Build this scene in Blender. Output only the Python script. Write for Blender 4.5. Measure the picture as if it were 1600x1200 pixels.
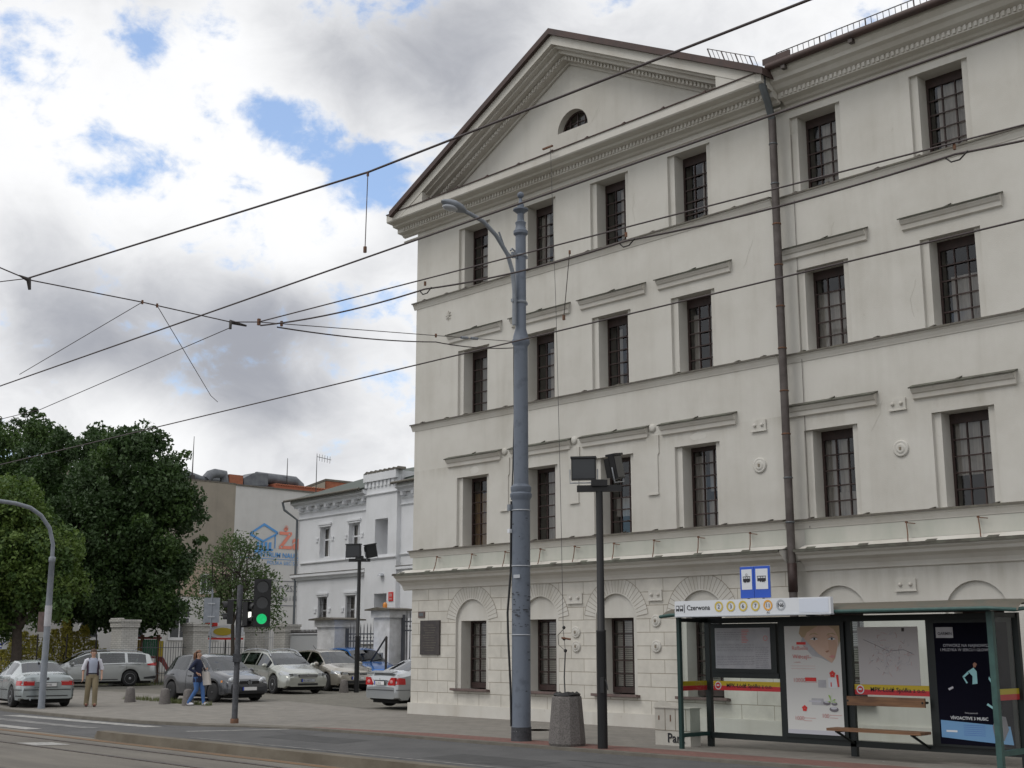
import bpy, bmesh, math, random
from mathutils import Vector, Matrix, noise
R=math.radians; PI=math.pi
random.seed(7)
S=bpy.context.scene
for o in list(bpy.data.objects): bpy.data.objects.remove(o,do_unlink=True)
COL=S.collection
# ---------------------------------------------------------------- camera
cam=bpy.data.cameras.new('camera'); co=bpy.data.objects.new('camera',cam); COL.objects.link(co)
S.camera=co
CAMH=1.85
pitch=math.atan(.2074); az=R(43.9)
fwd=Vector((-math.cos(az)*math.cos(pitch),math.sin(az)*math.cos(pitch),math.sin(pitch)))
co.location=(0,0,CAMH); co.rotation_euler=fwd.to_track_quat('-Z','Y').to_euler()
cam.sensor_width=36; cam.lens=36*1970/1600; cam.clip_start=.1; cam.clip_end=3000
# ---------------------------------------------------------------- sky
SUN_EL=R(54); SUN_AZ=R(196)     # azimuth measured from +Y towards +X
W=bpy.data.worlds.new('World'); S.world=W; W.use_nodes=True
nt=W.node_tree; N=nt.nodes; Lk=nt.links; N.clear()
def nd(t,**k):
    n=N.new(t)
    for a,b in k.items(): setattr(n,a,b)
    return n
out=nd('ShaderNodeOutputWorld'); bg=nd('ShaderNodeBackground'); bg2=nd('ShaderNodeBackground'); ms=nd('ShaderNodeMixShader')
sky=nd('ShaderNodeTexSky'); sky.sky_type='NISHITA'; sky.sun_disc=False; sky.sun_elevation=SUN_EL; sky.sun_rotation=SUN_AZ
bg.inputs['Strength'].default_value=.15
tint=nd('ShaderNodeMix',data_type='RGBA',blend_type='MULTIPLY'); tint.inputs[0].default_value=1
Lk.new(sky.outputs[0],tint.inputs[6]); tint.inputs[7].default_value=(.70,.88,1.05,1); hz=nd('ShaderNodeMix',data_type='RGBA',blend_type='ADD'); hz.inputs[0].default_value=1; hz.inputs[7].default_value=(1.1,1.25,1.45,1); Lk.new(tint.outputs[2],hz.inputs[6]); Lk.new(hz.outputs[2],bg.inputs[0])
tc=nd('ShaderNodeTexCoord'); sp=nd('ShaderNodeSeparateXYZ'); Lk.new(tc.outputs['Generated'],sp.inputs[0])
def math_(op,a,b=None,clamp=False):
    n=nd('ShaderNodeMath',operation=op); n.use_clamp=clamp
    for i,v in enumerate((a,b)):
        if v is None: continue
        if isinstance(v,(int,float)): n.inputs[i].default_value=v
        else: Lk.new(v,n.inputs[i])
    return n.outputs[0]
px,py=sp.outputs[0],sp.outputs[1]
cb=nd('ShaderNodeCombineXYZ'); Lk.new(px,cb.inputs[0]); Lk.new(py,cb.inputs[1]); Lk.new(math_('MULTIPLY',sp.outputs[2],1.45),cb.inputs[2])
def nz(scale,detail,rough,dist=0,off=0):
    m=nd('ShaderNodeMapping'); m.inputs['Location'].default_value=(off,off*.7,off*.3); Lk.new(cb.outputs[0],m.inputs[0])
    n=nd('ShaderNodeTexNoise'); n.inputs['Scale'].default_value=scale; n.inputs['Detail'].default_value=detail
    n.inputs['Roughness'].default_value=rough; n.inputs['Distortion'].default_value=dist; Lk.new(m.outputs[0],n.inputs[0]); return n.outputs[0]
rt=Vector((math.sin(az),math.cos(az),0)); up_=rt.cross(fwd)
def pdir(x,y): return (fwd*1970+rt*(x-800)-up_*(y-600)).normalized()
n1=nz(5.0,10,.55,.5,3.1); n2=nz(13,10,.56,.5,8.4); n3=nz(3.6,9,.55,.5,5.7); n4=nz(60,6,.6,.2,2.2)
def gauss(d,rad):
    v=nd('ShaderNodeVectorMath',operation='DISTANCE'); Lk.new(tc.outputs['Generated'],v.inputs[0]); v.inputs[1].default_value=d
    m=nd('ShaderNodeMapRange',interpolation_type='SMOOTHSTEP'); Lk.new(v.outputs['Value'],m.inputs[0])
    m.inputs[1].default_value=rad; m.inputs[2].default_value=0; m.inputs[3].default_value=0; m.inputs[4].default_value=1
    return m.outputs[0]
def acc(lst):
    a=None
    for (x,y,r_,w) in lst:
        g=math_('MULTIPLY',gauss(pdir(x,y),r_/1970),w)
        a=g if a is None else math_('ADD',a,g)
    return a
blue=acc([(225,40,75,.62),(300,15,80,.7),(360,35,50,.5),(215,75,50,.35),(420,185,60,.9),(465,220,70,.75),(555,230,75,.9),(590,275,75,1.0),(615,310,60,.9),(530,280,60,.7),(400,165,45,.6),(500,250,60,.6),(570,320,45,.5),(20,60,50,.45),(150,215,40,.32),(110,270,36,.36),(20,95,40,.4),(530,712,55,.8),(500,722,45,.6)])
thr=math_('ADD',math_('ADD',math_('MULTIPLY',math_('SUBTRACT',n2,.5),4.2),math_('MULTIPLY',math_('SUBTRACT',n1,.5),1.2)),math_('MULTIPLY',math_('SUBTRACT',n4,.5),1.5))
h=math_('SUBTRACT',math_('MULTIPLY',blue,1.05),math_('ADD',thr,.62))
hm=nd('ShaderNodeMapRange',interpolation_type='SMOOTHSTEP'); Lk.new(h,hm.inputs[0]); hm.inputs[1].default_value=-.40; hm.inputs[2].default_value=.6; hm.inputs[4].default_value=.96
grey=acc([(300,450,190,.5),(470,470,150,.36),(160,560,170,.5),(420,560,160,.45),(330,600,140,.35),(640,110,240,.34),(500,60,170,.12),(760,60,200,.2),(120,380,120,.12),(70,470,150,.3),(480,640,130,.2),(200,200,160,.08),(1000,30,200,.05)])
wht=acc([(330,290,280,.55),(480,400,110,.3),(60,200,260,.35),(340,60,120,.25),(470,560,60,.25),(160,640,110,.35),(620,190,90,.2),(260,700,120,.25),(560,330,70,.2)])
gg=math_('SUBTRACT',math_('ADD',grey,math_('MULTIPLY',math_('SUBTRACT',n3,.5),.55)),wht)
gg=math_('ADD',gg,math_('ADD',math_('MULTIPLY',math_('SUBTRACT',n2,.5),.75),math_('MULTIPLY',math_('SUBTRACT',n4,.5),.10)))
gr=nd('ShaderNodeMapRange',interpolation_type='SMOOTHSTEP'); Lk.new(gg,gr.inputs[0]); gr.inputs[1].default_value=-.30; gr.inputs[2].default_value=.80
ccol=nd('ShaderNodeMix',data_type='RGBA'); Lk.new(gr.outputs[0],ccol.inputs[0])
ccol.inputs[6].default_value=(.96,.965,.975,1); ccol.inputs[7].default_value=(.36,.375,.42,1)
Lk.new(ccol.outputs[2],bg2.inputs[0]); bg2.inputs[1].default_value=1.0
Lk.new(hm.outputs[0],ms.inputs[0]); Lk.new(bg2.outputs[0],ms.inputs[1]); Lk.new(bg.outputs[0],ms.inputs[2]); Lk.new(ms.outputs[0],out.inputs[0])
# ---------------------------------------------------------------- sun (thin cloud in front of it)
sl=bpy.data.lights.new('sun','SUN'); sl.energy=.95; sl.angle=R(24); sl.color=(1,.96,.9)
so=bpy.data.objects.new('sun',sl); COL.objects.link(so)
sd=Vector((math.sin(SUN_AZ)*math.cos(SUN_EL),math.cos(SUN_AZ)*math.cos(SUN_EL),math.sin(SUN_EL)))
so.rotation_euler=sd.to_track_quat('Z','Y').to_euler(); so.location=sd*60
S.view_settings.view_transform='Standard'; S.view_settings.look='None'; S.view_settings.gamma=1; S.view_settings.use_curve_mapping=False
S.view_settings.exposure=.06
S.render.resolution_x=1024; S.render.resolution_y=768
# ---------------------------------------------------------------- materials
M={}
def mat(name,col,rough=.8,col2=None,scale=6,detail=6,bump=0,metal=0,bscale=None,lo=.35,hi=.65,stretch=None,spec=None,coat=0,emit=None,es=1):
    m=bpy.data.materials.new(name); m.use_nodes=True; t=m.node_tree; b=t.nodes['Principled BSDF']
    b.inputs['Base Color'].default_value=(*col,1); b.inputs['Roughness'].default_value=rough; b.inputs['Metallic'].default_value=metal
    if spec is not None: b.inputs['Specular IOR Level'].default_value=spec
    if coat: b.inputs['Coat Weight'].default_value=coat; b.inputs['Coat Roughness'].default_value=.12
    if emit: b.inputs['Emission Color'].default_value=(*emit,1); b.inputs['Emission Strength'].default_value=es
    tcn=t.nodes.new('ShaderNodeTexCoord'); src=tcn.outputs['Object']
    if stretch:
        mp=t.nodes.new('ShaderNodeMapping'); mp.inputs['Scale'].default_value=stretch; t.links.new(src,mp.inputs[0]); src=mp.outputs[0]
    if col2 is not None:
        n=t.nodes.new('ShaderNodeTexNoise'); n.inputs['Scale'].default_value=scale; n.inputs['Detail'].default_value=detail; n.inputs['Roughness'].default_value=.6
        t.links.new(src,n.inputs[0])
        r=t.nodes.new('ShaderNodeMapRange'); r.inputs[1].default_value=lo; r.inputs[2].default_value=hi; t.links.new(n.outputs[0],r.inputs[0])
        x=t.nodes.new('ShaderNodeMix'); x.data_type='RGBA'; t.links.new(r.outputs[0],x.inputs[0])
        x.inputs[6].default_value=(*col,1); x.inputs[7].default_value=(*col2,1); t.links.new(x.outputs[2],b.inputs['Base Color'])
    if bump:
        n=t.nodes.new('ShaderNodeTexNoise'); n.inputs['Scale'].default_value=bscale or scale*4; n.inputs['Detail'].default_value=5
        t.links.new(tcn.outputs['Object'],n.inputs[0])
        bp=t.nodes.new('ShaderNodeBump'); bp.inputs['Strength'].default_value=bump; bp.inputs['Distance'].default_value=.02
        t.links.new(n.outputs[0],bp.inputs['Height']); t.links.new(bp.outputs[0],b.inputs['Normal'])
    M[name]=m; return m
def brickmat(name,c1,c2,mortar,bw,rh,ms_=.012,axes='xz',off=.5,var=None,bump=.3,rough=.85,shift=(0,0)):
    m=bpy.data.materials.new(name); m.use_nodes=True; t=m.node_tree; b=t.nodes['Principled BSDF']; b.inputs['Roughness'].default_value=rough
    tcn=t.nodes.new('ShaderNodeTexCoord'); s=t.nodes.new('ShaderNodeSeparateXYZ'); t.links.new(tcn.outputs['Object'],s.inputs[0])
    c=t.nodes.new('ShaderNodeCombineXYZ')
    def sock(a,sh):
        if a=='s':
            q=t.nodes.new('ShaderNodeMath'); q.operation='ADD'; t.links.new(s.outputs[0],q.inputs[0]); t.links.new(s.outputs[1],q.inputs[1]); o=q.outputs[0]
        else: o=s.outputs['xyz'.index(a)]
        q=t.nodes.new('ShaderNodeMath'); q.operation='ADD'; t.links.new(o,q.inputs[0]); q.inputs[1].default_value=sh; return q.outputs[0]
    t.links.new(sock(axes[0],shift[0]),c.inputs[0]); t.links.new(sock(axes[1],shift[1]),c.inputs[1])
    br=t.nodes.new('ShaderNodeTexBrick'); t.links.new(c.outputs[0],br.inputs[0])
    br.inputs['Color1'].default_value=(*c1,1); br.inputs['Color2'].default_value=(*c2,1); br.inputs['Mortar'].default_value=(*mortar,1)
    br.inputs['Scale'].default_value=1; br.inputs['Mortar Size'].default_value=ms_; br.inputs['Mortar Smooth'].default_value=.3
    br.inputs['Brick Width'].default_value=bw; br.inputs['Row Height'].default_value=rh; br.offset=off; br.inputs['Bias'].default_value=-.1
    n=t.nodes.new('ShaderNodeTexNoise'); n.inputs['Scale'].default_value=1.7; n.inputs['Detail'].default_value=8; n.inputs['Roughness'].default_value=.65; t.links.new(tcn.outputs['Object'],n.inputs[0])
    r=t.nodes.new('ShaderNodeMapRange'); r.inputs[1].default_value=.3; r.inputs[2].default_value=.7; r.inputs[3].default_value=.82; r.inputs[4].default_value=1.1; t.links.new(n.outputs[0],r.inputs[0])
    x=t.nodes.new('ShaderNodeMix'); x.data_type='RGBA'; x.blend_type='MULTIPLY'; x.inputs[0].default_value=1; t.links.new(br.outputs[0],x.inputs[6]); t.links.new(r.outputs[0],x.inputs[7])
    t.links.new(x.outputs[2],b.inputs['Base Color'])
    bp=t.nodes.new('ShaderNodeBump'); bp.inputs['Strength'].default_value=bump; bp.inputs['Distance'].default_value=.01; bp.invert=True
    t.links.new(br.outputs['Fac'],bp.inputs['Height']); t.links.new(bp.outputs[0],b.inputs['Normal'])
    M[name]=m; return m
def glassmat(name,tintc=(.75,.82,.8),refl=1.0,base=.06):
    m=bpy.data.materials.new(name); m.use_nodes=True; t=m.node_tree; t.nodes.clear()
    o=t.nodes.new('ShaderNodeOutputMaterial'); a=t.nodes.new('ShaderNodeBsdfTransparent'); a.inputs[0].default_value=(*tintc,1)
    g=t.nodes.new('ShaderNodeBsdfGlossy'); g.inputs['Roughness'].default_value=.03; g.inputs['Color'].default_value=(.95,.97,1,1)
    f=t.nodes.new('ShaderNodeFresnel'); f.inputs[0].default_value=1.5
    q=t.nodes.new('ShaderNodeMath'); q.operation='MULTIPLY_ADD'; t.links.new(f.outputs[0],q.inputs[0]); q.inputs[1].default_value=refl; q.inputs[2].default_value=base; q.use_clamp=True
    x=t.nodes.new('ShaderNodeMixShader'); t.links.new(q.outputs[0],x.inputs[0]); t.links.new(a.outputs[0],x.inputs[1]); t.links.new(g.outputs[0],x.inputs[2]); t.links.new(x.outputs[0],o.inputs[0])
    M[name]=m; return m
# plaster of the large building: fine grain, broad cloudy soiling and vertical rain streaks
def plaster(name,c,dirt,streak=.35,rows=None):
    m=mat(name,c,.9,None,bump=.25,bscale=60); t=m.node_tree; b=t.nodes['Principled BSDF']; L=t.links
    tcn=[n for n in t.nodes if n.type=='TEX_COORD'][0]
    def nn(sc,st,lo,hi,a,bb,det=7):
        mp=t.nodes.new('ShaderNodeMapping'); mp.inputs['Scale'].default_value=st; L.new(tcn.outputs['Object'],mp.inputs[0])
        n=t.nodes.new('ShaderNodeTexNoise'); n.inputs['Scale'].default_value=sc; n.inputs['Detail'].default_value=det; n.inputs['Roughness'].default_value=.62; L.new(mp.outputs[0],n.inputs[0])
        r=t.nodes.new('ShaderNodeMapRange'); r.inputs[1].default_value=lo; r.inputs[2].default_value=hi; r.inputs[3].default_value=a; r.inputs[4].default_value=bb; L.new(n.outputs[0],r.inputs[0]); return r.outputs[0]
    def mul(a,b_):
        q=t.nodes.new('ShaderNodeMath'); q.operation='MULTIPLY'; L.new(a,q.inputs[0])
        if isinstance(b_,float): q.inputs[1].default_value=b_
        else: L.new(b_,q.inputs[1])
        return q.outputs[0]
    f=nn(.55,(1,1,1),.42,.72,0,.55); s=nn(2.2,(1,1,.09),.5,.8,0,streak); fine=nn(5.5,(1,1,.8),.67,.72,0,.35,det=9)
    ad=t.nodes.new('ShaderNodeMath'); ad.operation='ADD'; L.new(f,ad.inputs[0]); L.new(s,ad.inputs[1])
    ad2=t.nodes.new('ShaderNodeMath'); ad2.operation='ADD'; ad2.use_clamp=True; L.new(ad.outputs[0],ad2.inputs[0]); L.new(fine,ad2.inputs[1])
    last=ad2.outputs[0]
    if rows:      # rain-stain bands hanging below each ledge (heights of the ledges)
        sx=t.nodes.new('ShaderNodeSeparateXYZ'); L.new(tcn.outputs['Object'],sx.inputs[0])
        drip=nn(3.2,(1,1,.08),.42,.68,.1,1.25)
        for z,d,am in rows:
            r=t.nodes.new('ShaderNodeMapRange'); r.inputs[1].default_value=z-d; r.inputs[2].default_value=z; r.inputs[3].default_value=0; r.inputs[4].default_value=am; L.new(sx.outputs[2],r.inputs[0])
            g=t.nodes.new('ShaderNodeMath'); g.operation='LESS_THAN'; L.new(sx.outputs[2],g.inputs[0]); g.inputs[1].default_value=z+.001
            v=mul(mul(r.outputs[0],g.outputs[0]),drip)
            a2=t.nodes.new('ShaderNodeMath'); a2.operation='ADD'; a2.use_clamp=True; L.new(last,a2.inputs[0]); L.new(v,a2.inputs[1]); last=a2.outputs[0]
    x=t.nodes.new('ShaderNodeMix'); x.data_type='RGBA'; L.new(last,x.inputs[0]); x.inputs[6].default_value=(*c,1); x.inputs[7].default_value=(*dirt,1)
    L.new(x.outputs[2],b.inputs['Base Color'])
    return m
plaster('plaster',(.575,.558,.515),(.41,.388,.34),.36,[(3.4,.7,.6),(4.4,.4,.3),(6.75,.35,.55),(8.0,.3,.3),(11.65,.35,.3)])
plaster('trim',(.585,.565,.52),(.42,.385,.33),.35)
plaster('villa_white',(.74,.75,.77),(.60,.61,.62),.3)
plaster('beige_wall',(.30,.265,.215),(.2,.18,.15),.4)
plaster('white_wall',(.56,.55,.53),(.45,.44,.42),.3)
plaster('old_wall',(.36,.27,.20),(.5,.47,.42),.3)
brickmat('rustic',(.59,.565,.51),(.55,.525,.47),(.29,.255,.20),.84,.31,.008,shift=(.12,.02),bump=.6)
brickmat('white_brick',(.58,.565,.53),(.50,.485,.45),(.27,.26,.245),.26,.085,.009,axes='sz')
brickmat('paving',(.235,.218,.193),(.20,.187,.166),(.155,.143,.126),.4,.2,.008,axes='xy',bump=.2,rough=.9)
brickmat('red_paving',(.215,.105,.088),(.185,.09,.075),(.12,.075,.06),.2,.1,.008,axes='xy',bump=.2,rough=.9)
brickmat('cobble',(.20,.185,.158),(.16,.15,.128),(.11,.105,.082),.22,.16,.02,axes='xy',bump=.5,rough=.9)
mat('asphalt',(.105,.104,.104),.9,(.075,.075,.076),scale=1.1,bump=.35,bscale=120,lo=.35,hi=.68)
mat('trackbed',(.18,.165,.14),.9,(.115,.104,.09),scale=.8,bump=.3,bscale=70,stretch=(.25,1.6,1))
mat('kerb_grey',(.17,.155,.13),.9,(.13,.118,.098),scale=3,bump=.3)
mat('kerb_stone',(.165,.145,.112),.9,(.11,.092,.068),scale=2.2,bump=.3,stretch=(.6,1,1))
mat('rust_strip',(.20,.12,.06),.95,(.14,.10,.07),scale=3)
mat('road_paint',(.38,.37,.35),.8,(.17,.17,.165),scale=7,lo=.42,hi=.7); mat('faint_paint',(.24,.235,.225),.85,(.10,.10,.10),scale=5,lo=.35,hi=.65)
mat('earth',(.16,.15,.12),.95,(.11,.13,.06),scale=.5)
mat('steel_rail',(.11,.085,.07),.45,(.05,.04,.035),scale=5,metal=.6)
mat('sheet_metal',(.095,.08,.07),.6,(.15,.14,.11),scale=5,metal=.2)
mat('roof_brown',(.085,.052,.045),.6,(.06,.042,.038),scale=3,metal=.2)
mat('mossy_metal',(.13,.135,.105),.75,(.07,.062,.05),scale=4)
mat('pipe_brown',(.065,.052,.048),.55,(.11,.095,.088),scale=3,metal=.3)
mat('pipe_zinc',(.13,.145,.155),.45,(.12,.13,.14),scale=8,metal=.5)
mat('frame_brown',(.042,.021,.018),.6,(.025,.014,.012),scale=9)
mat('iron',(.035,.03,.028),.6)
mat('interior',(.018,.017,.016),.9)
mat('curtain',(.62,.61,.59),.9,(.42,.41,.40),scale=3,stretch=(8,1,.4))
mat('curtain_tan',(.42,.29,.16),.9,(.3,.2,.11),scale=3,stretch=(8,1,.4))
mat('blind',(.75,.75,.73),.8,(.65,.65,.63),scale=2)
mat('sill_stone',(.16,.11,.10),.85,(.10,.075,.07),scale=6)
mat('groove',(.24,.205,.16),.95)
mat('rust',(.19,.085,.045),.85,(.10,.06,.04),scale=20)
mat('blue_pole',(.125,.147,.185),.55,(.07,.085,.11),scale=5,bump=.15,bscale=30,lo=.52,hi=.78)
mat('pole_dirt',(.03,.032,.036),.8,(.06,.062,.07),scale=14)
mat('black_paint',(.005,.005,.006),.55)
mat('black_plastic',(.008,.008,.009),.5)
mat('dark_glass',(.015,.017,.02),.08)
mat('grey_steel',(.23,.25,.28),.5,(.18,.2,.23),scale=6)
mat('lens_grey',(.4,.42,.45),.25)
mat('concrete',(.19,.175,.165),.95,(.115,.105,.10),scale=40,bump=.6,bscale=90,lo=.4,hi=.6)
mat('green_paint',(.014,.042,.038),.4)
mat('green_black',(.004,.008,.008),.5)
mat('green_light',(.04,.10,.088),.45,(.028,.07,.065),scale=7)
mat('canopy',(.105,.092,.07),.6,(.07,.085,.07),scale=2.5,lo=.5,hi=.8)
mat('wood_bench',(.24,.125,.06),.65,(.13,.065,.035),scale=3,stretch=(.8,9,9))
mat('sign_white',(.66,.68,.71),.5); mat('sign_panel',(.60,.64,.72),.5)
mat('ink',(.02,.02,.025),.7); mat('sign_blue',(.02,.09,.50),.4); mat('ring_yellow',(.58,.44,.08),.5); mat('ring_orange',(.72,.36,.06),.5); mat('ring_grey',(.38,.40,.43),.5)
mat('stripe_yellow',(.58,.42,.02),.5); mat('stripe_red',(.58,.03,.04),.5); mat('paper',(.46,.46,.48),.7,(.38,.38,.41),scale=5); mat('map_paper',(.47,.45,.45),.7)
mat('ad_white',(.62,.62,.60),.6); mat('ad_red',(.62,.035,.03),.6); mat('ad_pink',(.55,.25,.24),.6); mat('skin_print',(.60,.43,.34),.6,(.55,.37,.28),scale=3); mat('skin_mid',(.52,.34,.25),.6); mat('ad_rose',(.60,.12,.12),.6); mat('skin_shade',(.34,.17,.11),.6); mat('hair_print',(.42,.31,.19),.6)
mat('ad_dark',(.005,.005,.012),.9,spec=.1); mat('ad_blue',(.14,.30,.52),.5); mat('ad_cyan',(.32,.62,.65),.6); mat('ad_green',(.3,.5,.1),.6); mat('ad_grey',(.16,.15,.17),.5); mat('ad_text',(.5,.5,.55),.6)
mat('plaque_bronze',(.055,.045,.042),.5,(.035,.03,.03),scale=8,bump=.4,bscale=40)
mat('lamp_green',(.0,.12,.04),.3,(.0,.3,.1),scale=22,emit=(.0,.50,.15),es=.85); mat('lamp_white',(.9,.9,.85),.3,emit=(1,.97,.9),es=1.6)
mat('tyre',(.015,.015,.016),.75); mat('rim',(.38,.39,.40),.3,metal=.7); mat('rim_dark',(.03,.03,.032),.5)
mat('underbody',(.008,.008,.008),.9); mat('car_trim',(.02,.02,.022),.5); mat('tail_red',(.45,.015,.015),.2,coat=.5); mat('head_lens',(.42,.44,.46),.12,metal=.35,coat=1); mat('chrome',(.55,.56,.58),.15,metal=.9); mat('plate',(.72,.72,.72),.5); mat('amber',(.6,.22,.03),.3); mat('plate_blue',(.03,.06,.4),.5)
glassmat('glass',(.74,.72,.69),.75,.02)
mat('wire_metal',(.05,.036,.036),.6); mat('skirt',(.50,.495,.445),.88,(.42,.43,.38),scale=1.5,stretch=(1,1,.4)); mat('patch_light',(.60,.585,.545),.9,(.55,.535,.49),scale=3); mat('patch_dark',(.44,.42,.375),.9,(.54,.52,.47),scale=2); mat('crack',(.40,.375,.325),.9); glassmat('clear_glass',(.86,.92,.90),.5,.02); glassmat('car_glass',(.42,.50,.47),1.0,.05)
mat('bark',(.07,.055,.045),.95,(.045,.038,.03),scale=9,bump=.6,bscale=20)
mat('orange_brick',(.36,.13,.07),.9,(.28,.10,.055),scale=4); mat('green_roof',(.06,.078,.062),.7,(.05,.06,.05),scale=2); mat('tile_red',(.36,.11,.06),.8)
mat('duct',(.10,.105,.12),.5,(.16,.17,.18),scale=2,metal=.4)
mat('logo_blue',(.10,.30,.62),.7); mat('logo_orange',(.72,.24,.17),.7); mat('logo_grey',(.16,.16,.18),.7)
mat('fence_grey',(.44,.45,.46),.6); mat('fence_iron',(.075,.08,.09),.5); mat('white_render',(.72,.72,.73),.85,(.5,.5,.5),scale=2)
mat('play_yellow',(.5,.38,.04),.6); mat('play_green',(.03,.13,.07),.6); mat('play_red',(.22,.035,.03),.5); mat('play_brown',(.14,.07,.04),.7)
mat('skin',(.46,.27,.19),.6); mat('hair_dark',(.07,.04,.025),.7); mat('hair_brown',(.16,.075,.04),.7); mat('cloth_white',(.60,.60,.66),.85); mat('cloth_grey',(.34,.37,.46),.9); mat('vest_plum',(.045,.022,.04),.9); mat('khaki',(.23,.19,.12),.9); mat('shoe_brown',(.14,.05,.035),.6); mat('navy',(.014,.02,.05),.9); mat('denim',(.06,.14,.34),.9); mat('shoe_white',(.65,.65,.68),.7); mat('bag_cloth',(.48,.45,.42),.9)
def leafmat(name,c1,c2):
    m=mat(name,c1,.6,c2,scale=.9,detail=3,lo=.3,hi=.7); t=m.node_tree; b=t.nodes['Principled BSDF']
    o=[n for n in t.nodes if n.type=='OUTPUT_MATERIAL'][0]; tr=t.nodes.new('ShaderNodeBsdfTranslucent'); x=t.nodes.new('ShaderNodeMixShader'); x.inputs[0].default_value=.22
    src=[n for n in t.nodes if n.type=='MIX'][0]; t.links.new(src.outputs[2],tr.inputs[0])
    t.links.new(b.outputs[0],x.inputs[1]); t.links.new(tr.outputs[0],x.inputs[2]); t.links.new(x.outputs[0],o.inputs[0])
leafmat('leaf_dark',(.026,.056,.014),(.044,.088,.02)); leafmat('leaf_mid',(.045,.092,.018),(.07,.125,.026)); leafmat('leaf_light',(.085,.15,.025),(.13,.19,.04)); leafmat('leaf_olive',(.055,.09,.028),(.09,.13,.045)); leafmat('leaf_yellow',(.38,.36,.07),(.52,.46,.10)); leafmat('grass',(.09,.12,.035),(.14,.15,.06))
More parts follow.
